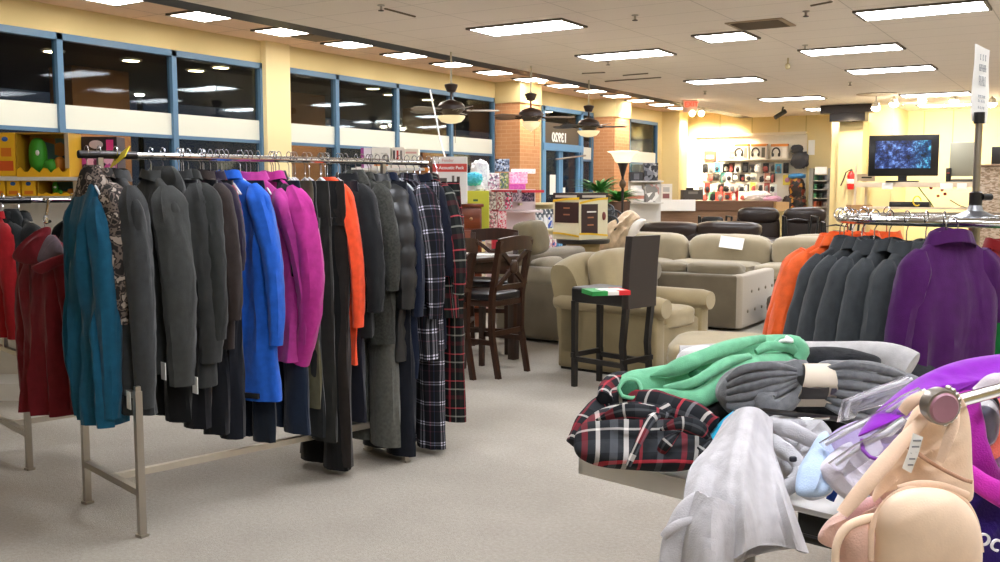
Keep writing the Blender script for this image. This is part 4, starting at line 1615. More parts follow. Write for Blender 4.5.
# brown leather sofa seen from behind, leather recliner pair
c = Vector((-6.35, 14.35, 0)); M = M4(c, .08)
t = thing('leather_sofa', 'dark brown leather sofa with its back turned, behind the long taupe sofa', 'sofa', c, .08)
f = up(t, M)
f('base', LEATH, box=(0, 1.95, 0, .95, .04, .45), bev=.04)
f('back', LEATH, box=(.02, 1.9, 0, .3, .1, .8), bev=.07)
f('headrest', LEATH, c=(.5, .17, .82), h=(.5, .2, .13), k=3.4, amp=.03)
f('headrest', LEATH, c=(1.42, .17, .84), h=(.5, .22, .13), k=3.4, amp=.03, seed=3)
for x in (-.08, 1.98):
    f('arm', LEATH, c=(x, .5, .38), h=(.14, .5, .3), k=4)
c = Vector((-6.05, 18.3, 0)); M = M4(c, .35)
t = thing('recliner_sofa', 'dark leather two seat recliner facing the camera in front of the counter', 'sofa', c, .18)
f = up(t, M)
f('base', LEATH, box=(-.05, 1.75, -.75, .2, .04, .42), bev=.04)
for i in range(2):
    f('backrest', LEATH, c=(.42 + i * .86, .12, .68), h=(.41, .16, .36), k=3.6, amp=.03, seed=i)
    f('head_pad', LEATH, c=(.42 + i * .86, .02, .97), h=(.39, .14, .16), k=3, amp=.03, seed=i + 5)
    f('seat_cushion', LEATH, c=(.42 + i * .86, -.35, .46), h=(.41, .4, .1), k=4)
for x in (-.12, 1.85):
    f('arm', LEATH, c=(x, -.3, .38), h=(.13, .5, .32), k=4)
# office chairs near the recliner
for i, (px, py, w, lb) in enumerate(((716, 216, 16.6, 'black swivel chair with arms between the two leather sofas'), (802, 216, 16, 'black metal armchair in front of the right leather seat'), (842, 222, 15.5, 'black metal armchair beside the lit cream column'))):
    q = Q(px, py, w)
    t = thing('office_chair', lb, 'chair', (q.x, q.y, 0))
    b = MB()
    for s in (-1, 1):
        b.tube([q + RT * s * .25 + Vector((0, 0, -.3)), q + RT * s * .27 + Vector((0, 0, -.02)), q + RT * s * .24 + FW * .25 + Vector((0, 0, .02)), q + RT * s * .22 + FW * .3 + Vector((0, 0, -.4))], .02, 7)
    b.build('arm', BLACKP, t)
    if i == 0:
        MB().puff(q + FW * .28 + Vector((0, 0, -.08)), (.2, .05, .09), 4, 5).build('backrest', BLACKP, t)
    else:
        MB().tube([q + FW * .28 + RT * s_ * .2 + Vector((0, 0, z_)) for s_, z_ in ((-1, -.4), (-1, -.06), (0, -.03), (1, -.06), (1, -.4))], .015, 7).build('backrest', BLACKP, t)
    MB().puff((q.x, q.y, .46), (.25, .25, .05), 4, 5).build('seat', BLACKP, t)
    MB().cyl((q.x, q.y, .02), (q.x, q.y, .45), .04, .03).build('stem', STEEL, t)
    MB().lathe([(.25, 0), (.25, .03), (.04, .08)], (q.x, q.y, 0), 10).build('base', BLACKP, t)

# dresser
c = onz(482, 203, 1.2)
q = Q(468, 204, 9.9)
zd = q.z
c = Vector((q.x, q.y, 0))
dm = wood_mat('m_dresser', '#8a4426', '#743518', .35, axis=0)
dz = YAW + .1
M = M4(c, dz)
t = thing('dresser', 'reddish brown chest of drawers with round knobs under the guitar pack box', 'chest of drawers', c, dz)
MB().box(-.36, .14, 0, .42, .04, zd - .03, .004, M).build('body', dm, t)
MB().box(-.39, .16, -.03, .44, zd - .03, zd, .006, M).build('top', dm, t)
for i in range(5):
    z1 = zd - .05 - i * .22
    d = MB().box(-.34, .125, -.018, .01, z1 - .2, z1, .005, M).build('drawer', dm, t)
    for x in (-.22, .03):
        MB().puff(M @ Vector((x, -.035, z1 - .1)), (.016, .018, .016), 2, 4).build('knob', mat('#c39a6d', .3, .6), d)

# torchiere floor lamp
q = Q(623, 157, 13)
t = thing('floor_lamp', 'torchiere floor lamp with dark pole and frosted glass bowl', 'floor lamp', (q.x, q.y, 0))
zb = q.z
MB().lathe([(.17, 0), (.17, .02), (.05, .045), (.02, .07)], (q.x, q.y, 0), 24).build('base', mat('#1c1613', .4), t)
MB().cyl((q.x, q.y, .05), (q.x, q.y, zb - .1), .018).build('pole', mat('#1c1613', .35), t)
MB().lathe([(.02, zb - .42), (.045, zb - .38), (.045, zb - .34), (.02, zb - .3)], (q.x, q.y, 0), 16).build('pole_ornament', mat('#5c4a34', .4, .5), t)
MB().lathe([(.02, zb - .26), (.055, zb - .13), (.075, zb - .08), (.04, zb - .07)], (q.x, q.y, 0), 16).build('bowl_holder', mat('#1c1613', .35), t)
MB().lathe([(.05, zb - .09), (.1, zb - .07), (.135, zb + .0), (.16, zb + .045), (.215, zb + .07), (.21, zb + .075), (.15, zb + .055), (.12, zb), (.05, zb - .06)], (q.x, q.y, 0), 28, False).build('lamp_shade', mat('#f1dfb8', .4, emit=.45), t)

# potted plants
def plant(q, name, label, n, l0, l1, w, seed, pot_r=.16):
    rnd = random.Random(seed)
    t = thing(name, label, 'plant', (q.x, q.y, 0))
    MB().lathe([(pot_r * .7, 0), (pot_r, q.z - .12), (pot_r * 1.05, q.z - .08), (pot_r * .9, q.z - .08)], (q.x, q.y, 0), 18).build('pot', mat('#5b4030', .6), t)
    b = MB()
    for i in range(n):
        a = rnd.uniform(0, 2 * PI); L = rnd.uniform(l0, l1); e = rnd.uniform(.4, 1.35)
        d = Vector((math.cos(a), math.sin(a), 0)); s = Vector((-d.y, d.x, 0))
        P = []
        for k in range(7):
            v = k / 6
            p = q + Vector((0, 0, -.08)) + d * (L * v * math.cos(e * (1 - .5 * v))) + Vector((0, 0, L * (math.sin(e) * v - .45 * v * v)))
            ww = w * math.sin(PI * lerp(.08, .98, v)) 
            P.append([p - s * ww, p + Vector((0, 0, -.2 * ww)), p + s * ww])
        b.sheet(P)
    b.build('foliage', mat('#3f8a3a', .5, var=.35, vscale=9), t, fix=False)
    return t


plant(Q(600, 190, 15.9), 'potted_plant', 'broad leaved green plant behind the big dresser carton, by the entrance door', 60, .35, .62, .03, 3)
plant(Q(619, 196, 14.0), 'potted_plant', 'bushy green plant right behind the floor lamp pole', 80, .18, .4, .03, 5)

# ceiling fans
def fan(px, py, zm, k, label, bm_, rot, blades=5):
    p = onz(px, py, ZC)
    t = thing('ceiling_fan', label, 'ceiling fan', p)
    BR = mat('#2b1a14', .35)
    x, y = p.x, p.y
    zc = zm + .29
    MB().cyl((x, y, zc), p, .012).build('down_rod', mat('#c9bfa9', .4), t)
    MB().lathe([(.02, zc + .02), (.085, zc), (.085, zc - .02), (.055, zc - .09), (.02, zc - .1)], (x, y, 0), 22).build('canopy', BR, t)
    MB().cyl((x, y, zc - .09), (x, y, zm + .06), .014).build('neck', mat('#6d1e16', .4) if k == 1 else BR, t)
    MB().lathe([(.03, zm + .1), (.14, zm + .06), (.175, zm + .02), (.175, zm - .03), (.12, zm - .07), (.1, zm - .1)], (x, y, 0), 26).build('motor_housing', BR, t)
    if k == 1:
        pr = [(.105, zm - .1), (.13, zm - .11), (.12, zm - .16), (.06, zm - .21), (.012, zm - .23), (.01, zm - .25)]
    else:
        pr = [(.10, zm - .1), (.18, zm - .105), (.175, zm - .13), (.13, zm - .18), (.06, zm - .2), (.01, zm - .205)]
    MB().lathe(pr, (x, y, 0), 26).build('light_bowl', mat('#e8d6a8', .4, emit=.25), t)
    for i in range(blades):
        a = rot + i * 2 * PI / blades
        d = Vector((math.cos(a), math.sin(a), 0)); s = Vector((-d.y, d.x, 0)) + Vector((0, 0, .2))
        R = []
        for j in range(9):
            v = j / 8
            w = lerp(.06, .085, v) * (1 if j < 7 else (.85 if j == 7 else .45))
            c_ = Vector((x, y, zm - .035)) + d * lerp(.2, .62, v)
            R.append([c_ - s * w - Vector((0, 0, .004)), c_ + s * w - Vector((0, 0, .004)), c_ + s * w + Vector((0, 0, .004)), c_ - s * w + Vector((0, 0, .004))])
        bl = MB(); bl.rings(R); o = bl.build('blade', bm_, t)
        MB().tube([Vector((x, y, zm - .03)) + d * .12, Vector((x, y, zm - .05)) + d * .2, Vector((x, y, zm - .035)) + d * .27], .014, 6).build('blade_arm', BR, o)
    MB().tube([(x + .06, y, zm - .15), (x + .06, y, zm - .45)], .003, 5).build('pull_chain', mat('#8a6b3b', .4, .6), t)
    return t


fan(451, 52, 2.50, 0, 'dark bronze ceiling fan with pale bowl light, nearest of the three', mat('#8d857c', .35), YAW + .1)
fan(531, 66, 2.52, 1, 'dark bronze ceiling fan with pointed glass light, middle of the three', mat('#6a5548', .35), YAW + .0)
fan(589, 80, 2.50, 2, 'dark ceiling fan with wide brown blades, farthest of the three', mat('#35251e', .35), YAW + .12)
# loose white cable hanging before the windows
o = MB().tube([Q(430, 90, 11.2), Q(433, 105, 11.15), Q(437, 122, 11.1), Q(440, 140, 11.05), Q(446, 160, 11)], .009, 6).build('hanging_cable', mat('#ecebe6', .5))
base_org(o, Q(430, 90, 11.2)); tag(o, 'white cable hanging down in front of the windows by the nearest ceiling fan', 'cable')

# hood of the maroon hoodie
blob([(13, 258), (20, 247), (31, 237), (43, 229), (51, 228), (49, 240), (43, 254), (38, 263), (24, 264)], 4.42, 0, 0, .05, folds=((50, 10, .01, 0),), seed=3).build('hood', fab('#84202a'), hoodt)
blob([(37, 260), (42, 245), (50, 235), (58, 239), (64, 251), (62, 258), (49, 263)], 4.41, 0, 0, .025, folds=((40, 9, .005, 0),), seed=6).build('hood_lining', fab('#857680'), hoodt)
blob([(32, 268), (44, 261), (58, 256), (68, 254), (69, 262), (56, 267), (42, 274)], 4.37, 0, 0, .02, seed=7).build('collar', fab('#84202a'), hoodt)
# ================================================================ MERCHANDISE
def facing_box(name, label, cat, px0, py0, px1, py1, w, depth, m, yaw=0, group=None, face=None):
    """carton whose front is seen between two picture corners, w metres away; front turned by yaw from the view"""
    c0, c1 = Q(px0, py1, w), Q(px1, py1, w)
    width = (c1 - c0).length / max(.4, math.cos(yaw))
    h = (py1 - py0) / FPX * w
    base = (c0 + c1) / 2
    rz = YAW + yaw
    M = M4(base, rz)
    t = thing(name, label, cat, base, rz, group)
    MB().box(-width / 2, width / 2, 0, depth, 0, h, .003, M).build('carton', m, t, flat=True)
    return t, M, width, h


def panel(t, M, x0, x1, z0, z1, m, name='print', d=.002):
    return MB().box(x0, x1, -d, .0005, z0, z1, 0, M).build(name, m, t, flat=True)


YB = mat('#f0b81c', .5); YB2 = mat('#e8a818', .5)
wx = YAW + .2
# white store shelf along the window with toy cartons
def shelf_unit(name, label, p0, p1, zs, depth, m, posts=True, back=True, h=None):
    p0, p1 = Vector(p0), Vector(p1)
    ax = (p1 - p0); L = ax.length; ax.normalize()
    rz = math.atan2(ax.y, ax.x)
    M = M4((p0.x, p0.y, 0), rz)
    t = thing(name, label, 'shelf', (p0.x, p0.y, 0), rz)
    top = h or max(zs) + .05
    for z in zs:
        MB().box(0, L, -depth, 0, z - .025, z, .003, M).build('shelf_board', m, t, flat=True)
    if back:
        MB().box(0, L, -.005, .02, .05, top, 0, M).build('back_panel', m, t, flat=True)
    for x in (0, L):
        MB().box(x - .015, x + .015, -.01, .03, 0, top, 0, M).build('upright', m, t, flat=True)
    MB().box(0, L, -depth, 0, 0, .12, 0, M).build('base', m, t, flat=True)
    return t, M, L


WS = mat('#dcd9d2', .5)
wA = 6.6
a = Q(-60, 177, wA); b = Q(92, 177, wA)
z1 = a.z
z2 = Q(0, 196.5, wA).z
shelf_unit('store_shelf', 'white display shelf by the windows with yellow toy cartons', a + FW * .32, b + FW * .32, (z1, z2, .9, .5), .36, WS, h=z1 + .03)

bluelogo = mat('#2a5fa8', .5); orl = mat('#e07a1a', .5)
def logo(t, M, x, z, s):
    MB().puff(M @ Vector((x, -.002, z)), (s, .003, s * .75), 2, 4, M=Matrix.Rotation(YAW, 4, 'Z')).build('logo', bluelogo, t)


t, M, w_, h_ = facing_box('toy_carton', 'tall yellow toy carton with blue oval logo, leftmost on the top shelf', 'box', -3, 133, 16, 176, wA, .2, YB)
logo(t, M, 0, h_ * .85, .022); panel(t, M, -.05, .05, h_ * .12, h_ * .35, mat('#d8571c', .5)); panel(t, M, -.03, .04, h_ * .45, h_ * .65, orl, d=.001)
# open window cartons with a plain green toy inside
def window_carton(px0, py0, px1, py1, label, sd):
    c0, c1 = Q(px0, py1, wA), Q(px1, py1, wA)
    W = (c1 - c0).length; h = (py1 - py0) / FPX * wA
    base = (c0 + c1) / 2; M = M4(base, YAW)
    t = thing('toy_carton', label, 'box', base, YAW)
    b = MB()
    b.box(-W / 2, W / 2, .19, .2, 0, h, 0, M).box(-W / 2, W / 2, 0, .2, h - .008, h, 0, M)
    b.box(-W / 2, -W / 2 + .008, 0, .2, 0, h, 0, M).box(W / 2 - .03, W / 2, 0, .2, 0, h, 0, M).box(-W / 2, W / 2, 0, .2, 0, .01, 0, M)
    b.build('carton', mat('#b98c1e', .5), t, flat=True)
    # front lip cut in waves
    P = [(-W / 2, 0)] + [(lerp(-W / 2, W / 2, k / 14), h * .16 + h * .07 * math.sin(k * 1.9 + sd)) for k in range(15)] + [(W / 2, 0)]
    F = frame3(M @ Vector((0, .002, 0)), M.to_3x3() @ Vector((1, 0, 0)), (0, 0, 1))
    MB().prism(P, -.003, .003, F).build('front_lip', YB, t, flat=True)
    MB().box(W / 2 - .028, W / 2, -.004, .0, h * .2, h, 0, M).build('side_strip', mat('#b9a68a', .5), t, flat=True)
    MB().box(-W / 2 + .03, W / 2 - .03, .185, .19, h * .3, h * .9, 0, M).build('back_print', patch_mat('m_toyback%d' % int(sd * 10), ['#23433a', '#5e7f74', '#c07a2a', '#2f6a78'], 14), t, flat=True)
    # generic rounded toy
    g = mat('#3fa02a', .5)
    s = h / .3
    x = -W * .2
    b = MB(); b.puff(M @ Vector((x, .09, h * .5)), (.06 * s, .055 * s, .12 * s), 2.4, 6)
    b.puff(M @ Vector((x + .09 * s, .08, h * .25)), (.05 * s, .045 * s, .05 * s), 2.2, 5)
    b.build('toy', g, t)
    MB().puff(M @ Vector((x + .02, .035, h * .55)), (.02 * s, .01, .02 * s), 2, 4).build('toy_eye', WHITE, t)
    MB().puff(M @ Vector((W * .22, .08, h * .3)), (.04 * s, .03, .05 * s), 2.5, 4).build('toy_wheel', mat('#d1862a', .5), t)
    return t


window_carton(17, 133, 70, 177, 'big open yellow toy carton with a green toy, on the top shelf', 0)
for i, (x0, x1) in enumerate(((-8, 5), (7, 20), (22, 36))):
    t, M, w_, h_ = facing_box('toy_carton', ['small yellow toy carton cut by the left picture edge, lower shelf', 'small yellow toy carton in the middle of three, lower shelf', 'small yellow toy carton right one of three, lower shelf'][i], 'box', x0, 178.5, x1, 196, wA, .15, YB, group='small yellow cartons')
    logo(t, M, 0, h_ * .7, .018); panel(t, M, -.03, .03, h_ * .1, h_ * .3, orl)
window_carton(38, 180, 78, 196, 'open toy carton with a green toy on the lower shelf beside the teal jacket', 2)
# pink and black carton behind the rail
t, M, w_, h_ = facing_box('doll_carton', 'black and pink doll carton with round pink logos behind the rail end', 'box', 71, 137, 118, 176, wA + .2, .15, mat('#2c2028', .5))
panel(t, M, -.16, .16, .0, h_ * .45, patch_mat('m_doll', ['#d14f9a', '#6e2a52', '#f0b7d2', '#2c2028', '#b0559a'], 26))
panel(t, M, .09, .14, h_ * .65, h_ * .92, mat('#ec3f8f', .5))
MB().puff(M @ Vector((.02, -.003, h_ * .8)), (.05, .004, .03), 2, 4, M=Matrix.Rotation(YAW, 4, 'Z')).build('logo', mat('#c9b9c0', .5), t)
g = MB()
for k in range(5):
    g.puff(M @ Vector((-.125, -.003, h_ * (.12 + .19 * k))), (.014, .003, .02), 2, 3, M=Matrix.Rotation(YAW, 4, 'Z'))
g.build('ovals', mat('#e8c3d6', .5), t)

# gondola behind the long rack with white cartons, guitar pack on dresser
c0 = Q(352, 168, 9.6); c1 = Q(424, 168, 9.6)
shelf_unit('store_shelf', 'white display shelf behind the far end of the long coat rack', c0 + FW * .35, c1 + FW * .35, (c0.z, 1.1, .7, .35), .4, WS, h=c0.z + .02)
names = ['white carton with purple edge behind the orange top hanger', 'white carton with grey drawings behind the rail', 'white carton with small red print behind the rail', 'plain cream carton at the right end behind the rail']
for i, (x0, x1, y0) in enumerate(((361, 372, 148), (372, 391, 147.5), (392, 405, 147.5), (405, 419, 149))):
    t, M, w_, h_ = facing_box('product_carton', names[i], 'box', x0, y0, x1 - .6, 168, 9.6, .2, mat(['#e8dfe8', '#e9e6dc', '#ece2d6', '#eee8d6'][i], .6))
    if i == 0:
        panel(t, M, -w_ / 2, -w_ / 2 + .03, 0, h_, mat('#9a3f8c', .5))
    elif i == 1:
        g = MB()
        for k in (-.05, .01, .05):
            g.lathe([(.012, 0), (.016, .002)], M @ Vector((k, -.004, h_ * .7)), 10)
        g.build('print', mat('#8a8a86', .5), t)
        panel(t, M, -.07, .07, h_ * .1, h_ * .25, mat('#d88a4a', .5))
    elif i == 2:
        for k, cc_ in enumerate(('#4a4440', '#c0302a', '#7a746a')):
            panel(t, M, -.05 + k * .035, -.03 + k * .035, h_ * .35, h_ * .85, mat(cc_, .5))
    else:
        panel(t, M, -.06, .05, h_ * .75, h_ * .85, mat('#d9a59a', .5))
# guitar pack
wg = 9.75
t, M, w_, h_ = facing_box('guitar_carton', 'large white guitar pack carton with a red band, standing on the dresser', 'box', 413, 157, 467, 204, wg, .14, mat('#eeebe8', .6), group=None)
panel(t, M, -w_ / 2, -w_ / 2 + .2, 0, h_, patch_mat('m_photo', ['#6b4a34', '#a07650', '#3b2a20', '#c09468', '#8a5f3e'], 12), 'photo')
panel(t, M, -w_ / 2 + .09, -w_ / 2 + .17, h_ * .68, h_ * .77, mat('#d9822a', .5), 'guitar_print', .004)
panel(t, M, -w_ / 2 + .2, w_ / 2, h_ * .68, h_ * .85, mat('#cf4a40', .5), 'red_band', .003)
text_mesh('lettering', 'Acoustic Pack', .044, frame3(M @ Vector((w_ / 2 - .155, -.006, h_ * .765)), M.to_3x3() @ Vector((1, 0, 0)), (0, 0, 1)), mat('#f7f2ee', .5), t, bold=.0012)
text_mesh('lettering', 'Fender', .042, frame3(M @ Vector((w_ / 2 - .19, -.004, h_ * .92)), M.to_3x3() @ Vector((1, 0, 0)), (0, 0, 1)), mat('#d18a84', .5), t)
panel(t, M, -.02, .07, h_ * .42, h_ * .55, mat('#5a524c', .5), 'print', .003)
panel(t, M, .12, .145, h_ * .38, h_ * .6, mat('#6b6560', .5), 'print', .003)
panel(t, M, .17, .2, h_ * .4, h_ * .58, mat('#3e3834', .5), 'print', .003)
panel(t, M, .1, .19, h_ * .12, h_ * .2, mat('#d8a8a0', .5), 'print', .003)
t, M, w_, h_ = facing_box('toy_carton', 'bright lime yellow carton beside the guitar pack', 'box', 467, 191, 489, 233, 10.3, .2, mat('#dbe64a', .5))
panel(t, M, -.05, .0, h_ * .75, h_ * .8, mat('#3f6a3a', .5))

# tall red gondola and piled toys by the first pillar
t, M, L = shelf_unit('store_shelf', 'red and white display shelf stacked with toy packages near the brick pillar', Q(487, 190, 10.8) * Vector((1, 1, 0)) if False else Vector((Q(487, 190, 11.4).x, Q(487, 190, 11.4).y, 0)), Vector((Q(534, 190, 11.6).x, Q(534, 190, 11.6).y, 0)), (Q(487, 190, 11).z, Q(487, 211, 11).z, .85, .4), .3, mat('#ead9da', .5), h=Q(487, 190, 11).z + .01)
MB().box(-.05, .02, -.36, -.3, .3, Q(487, 190, 11).z, 0, M).build('red_edge', mat('#cc2c40', .5), t, flat=True)
MB().box(-.05, L, -.32, -.3, Q(487, 190, 11).z - .03, Q(487, 190, 11).z, 0, M).build('red_edge', mat('#cc2c40', .5), t, flat=True)
rnd = random.Random(5)
pk = [('#f0a8c8', 'pink'), ('#efe3ea', 'white'), ('#c9d6ea', 'pale blue'), ('#d86a8c', 'rose'), ('#6d6a94', 'purple'), ('#e9d9c8', 'cream'), ('#a8c8b0', 'mint'), ('#f2c8d8', 'blush')]
piles = [  # px0, py0, px1, py1, w, colours, label
    (495, 159, 510, 172, 11.3, ['#4a5568', '#8a9ab0', '#23283a', '#c0c8d0'], 'blue grey carton on the very top of the toy pile'),
    (511, 169, 536, 174, 11.4, ['#f2efe8', '#e0dcd2', '#ffffff'], 'long flat white carton lying on top of the toy pile'),
    (488, 173, 500, 190, 10.9, ['#e8dfe6', '#d0a0b8', '#ffffff', '#7a6a80'], 'small white and rose package left in the upper toy row'),
    (500, 173, 509, 189, 10.9, ['#8a9a58', '#5a6a70', '#d0c8a0'], 'olive and grey package between the white and pink ones'),
    (509, 172, 528, 184, 11.0, ['#f2b8d0', '#f7d8e4', '#e898c0'], 'wide pale pink toy package in the upper toy row'),
    (509, 184, 526, 190, 10.9, ['#e85ac0', '#f070c8'], 'flat hot pink package under the pale pink one'),
    (477, 163, 488, 190, 10.7, ['#f4f2f4', '#e2dfe8', '#ffffff'], 'white plush bag heaped on the toy shelf'),
    (513, 190, 522, 202, 11.2, ['#e6e0e8', '#8a8a94', '#c8c0cc'], 'grey and white package right of the red shelf'),
    (522, 190, 535, 202, 11.3, ['#5a4a6a', '#8a7a94', '#3a3040', '#c0a0b8'], 'purple package at the right end of the toy row'),
    (488, 192, 497, 210, 11.0, ['#f2ece6', '#c8a8a8', '#8a7a78'], 'white figure package under the red shelf edge'),
    (497, 192, 505, 210, 11.0, ['#f6f0ea', '#b05a6a', '#e0d0c8'], 'white and rose package in the lower toy row'),
    (505, 192, 513, 210, 11.0, ['#e8e2ea', '#f05a8a', '#5a4a50'], 'white package with hot pink print in the lower toy row'),
    (488, 211, 498, 232, 11.0, ['#e9d4d4', '#d87a8a', '#8a6a68'], 'pale package at the bottom left of the toy shelf'),
    (498, 211, 507, 232, 11.0, ['#f4c0cc', '#e0506a', '#f0e0e0'], 'pink and red package at the bottom of the toy shelf'),
]
for i, (x0, y0, x1, y1, w, cols, lb) in enumerate(piles):
    t, M, w_, h_ = facing_box('toy_package', lb, 'package', x0, y0, x1 - .5, y1 - .5, w, .16, patch_mat('m_pk%d' % i, cols, 46 + 2 * i), yaw=.0)
# cyan and white bags
for i, (c, h, col, lb) in enumerate((((473, 179, 10.4), (.1, .08, .07), '#48c0dc', 'cyan plastic bag on the toy shelf'), ((480, 172, 10.8), (.09, .1, .13), '#f4f2f4', 'white plush in plastic on the toy shelf'), ((474, 188, 10.5), (.11, .09, .08), '#dfd8ea', 'pale lilac bag under the cyan one'))):
    q = Q(*c)
    o = MB().puff(q, h, 2.6, 8, .25, 4, i).build('plastic_bag', mat(col, .35), None)
    base_org(o, q - Vector((0, 0, h[2]))); tag(o, lb, 'bag')
# magazine racks further right: cream shelf with coloured books
A, B = Q(512, 203, 11.6), Q(553, 203, 12.2)
t, M, L = shelf_unit('book_shelf', 'cream shelf holding a row of coloured packets behind the big pillow', (A.x, A.y, 0), (B.x, B.y, 0), (A.z, A.z - .32, A.z - .64), .12, mat('#dfd3a8', .6), h=A.z)
cols = [('#c8cfd4', 'grey white'), ('#4f9a4a', 'green'), ('#e0a030', 'orange'), ('#dfe3e8', 'white'), ('#9aa8b4', 'pale grey'), ('#e8e8ea', 'white and black'), ('#3a5ab0', 'blue'), ('#c8d4e4', 'pale blue')]
for i, (c_, nm) in enumerate(cols):
    x = .04 + i * (L - .08) / 8
    w = (L - .1) / 8 - .01
    for row, zz in enumerate((A.z - .32, A.z - .64)):
        cc2 = [c_, '#e8e8e8', '#5a6068'] if row == 0 else [cols[(i * 3 + 1) % 8][0], '#d8a0a8', '#f0e8e0']
        p = M @ Vector((x + w / 2, -.1, zz))
        t2 = thing('packet', '%s packet %s in the %s row of the cream shelf' % (nm if row == 0 else 'patterned', nth[i] + ' from the left', 'upper' if row == 0 else 'lower'), 'packet', p)
        MB().box(x, x + w, -.1, -.07, zz, zz + .24, .002, M).build('card', patch_mat('m_pkt%d_%d' % (i, row), cc2, 18), t2, flat=True)

# big dresser carton
wc = 11.2
base = Q(577, 239, wc)
M = M4(base, YAW - .85)
# display table under it
t = thing('display_table', 'tan side table behind the loveseat carrying the big dresser carton', 'table', (base.x, base.y, 0))
MB().lathe([(.30, base.z - .05), (.31, base.z - .03), (.31, base.z - .004), (.25, base.z - .002)], M @ Vector((0, .1, -base.z)), 28).build('tabletop', mat('#2a2622', .4), t)
MB().cyl(M @ Vector((0, .1, -base.z + .0)), M @ Vector((0, .1, -.05)), .1, .2, 20).build('pedestal', mat('#a08a5c', .7), t)
t = thing('furniture_carton', 'big printed carton with a brown dresser picture and yellow curves, behind the loveseat', 'box', base, YAW - .85)
hh = 46 / FPX * wc
MB().box(-.22, .20, -.17, .30, 0, hh, .004, M).build('carton', mat('#d8cfae', .6), t, flat=True)
BRN = mat('#2e1512', .5); BRD = mat('#241512', .5)
for (F, x0, x1) in ((M @ Matrix.Translation((0, -.17, 0)), -.22, .20), (M @ Matrix.Translation((.20, 0, 0)) @ Matrix.Rotation(PI / 2, 4, 'Z'), -.17, .30)):
    panel(t, F, x0, x1, hh * .86, hh, BRD, 'top_band', .003)
    panel(t, F, x0 + .04, x1 - .04, hh * .90, hh * .95, mat('#b9b2a8', .5), 'print', .005)
panel(t, M @ Matrix.Translation((0, -.17, 0)), -.19, .19, hh * .36, hh * .8, BRN, 'dresser_print', .003)
for k in range(2):
    panel(t, M @ Matrix.Translation((0, -.17, 0)), -.05, .05, hh * (.52 + k * .14), hh * (.55 + k * .14), mat('#a06a4a', .4), 'print', .005)
Fs = M @ Matrix.Translation((.20, 0, 0)) @ Matrix.Rotation(PI / 2, 4, 'Z')
panel(t, Fs, -.14, .13, hh * .12, hh * .76, BRN, 'dresser_print', .003)
panel(t, Fs, -.05, .1, hh * .58, hh * .61, mat('#e8e4dc', .5), 'print', .005)
for k in range(2):
    panel(t, Fs, -.04, .06, hh * (.3 + k * .16), hh * (.33 + k * .16), mat('#a06a4a', .4), 'print', .005)
MB().puff(Fs @ Vector((.23, -.003, hh * .5)), (.025, .025, .05), 2, 4).build('print', mat('#7a3a34', .5), t)
for F, x0, x1, z0, up_ in ((M @ Matrix.Translation((0, -.173, 0)), -.22, .2, hh * .8, .03), (Fs, -.17, .30, hh * .76, .05)):
    P = [F @ Vector((lerp(x0, x1, v), -.002, z0 + up_ * math.sin(v * PI / 2))) for v in [i / 8 for i in range(9)]]
    MB().sheet([P, [p + Vector((0, 0, .025)) for p in P]], .002).build('yellow_curve', mat('#e2b71e', .5), t)
    P = [F @ Vector((lerp(x0, x1, v), -.002, .03 + .03 * math.cos(v * PI / 2))) for v in [i / 8 for i in range(9)]]
    MB().sheet([P, [p + Vector((0, 0, .02)) for p in P]], .002).build('yellow_curve', mat('#e2b71e', .5), t)
q = Q(607, 222, 13.6)
o = MB().puff(q, (.13, .13, .2), 3, 8, .25, 4, 3).build('black_bag', mat('#141414', .5)); base_org(o, q - Vector((0, 0, .2))); tag(o, 'black bag between the big dresser carton and the fur throw', 'bag')
for i, (px, py, w) in enumerate(((604, 212, 12), (612, 218, 12.2), (608, 224, 11.8))):
    q = Q(px, py, w)
    o = MB().tube([q + Vector((math.cos(a_) * .13, .03 * math.sin(2 * a_), math.sin(a_) * .10)) for a_ in [k * 2 * PI / 20 for k in range(21)]], .014, 6).build('wire_basket_handle', mat('#2d3033', .35, .6))
    base_org(o, q); tag(o, 'dark curved metal handle in the jumble left of the fur throw, %s of three' % ('upper', 'right', 'lower')[i], 'handle')

# ---- small stand right of the second pillar and counter
CW = wood_mat('m_counter', '#8a6a4e', '#7a5a40', .45, axis=0)
A, B = Q(632, 201, 20.2), Q(776, 199, 20.2)
zt_ = A.z
c = Vector((A.x, A.y, 0))
ax = Vector((B.x - A.x, B.y - A.y, 0)); L = ax.length; rz = math.atan2(ax.y, ax.x); M = M4(c, rz)
t = thing('service_counter', 'long brown wooden service counter in front of the accessory wall', 'counter', c, rz)
MB().box(0, L, 0, .6, .08, zt_ - .2, 0, M).build('front', CW, t, flat=True)
MB().box(-.02, L + .02, -.03, .63, zt_ - .2, zt_, .005, M).build('top_board', wood_mat('m_counter2', '#6a4c36', '#5c402c', .4, axis=0), t, flat=True)
MB().box(0, L, .03, .57, 0, .08, 0, M).build('plinth', BLACKP, t, flat=True)
A2_, B2_ = Q(659, 211, 20.1), Q(695, 211, 20.1)
o = MB().box(-.38, .38, -.004, .0, 0, .235, 0, M4(A2_.lerp(B2_, .5), rz)).build('paper_banner', PAPER, flat=True)
base_org(o, A2_.lerp(B2_, .5)); tag(o, 'wide white paper taped to the front of the brown service counter', 'paper')
t, M2, w_, h_ = facing_box('open_carton', 'brown cardboard box at the right end of the service counter', 'box', 776, 202, 789, 211, 20, .3, mat('#b08a5a', .7))
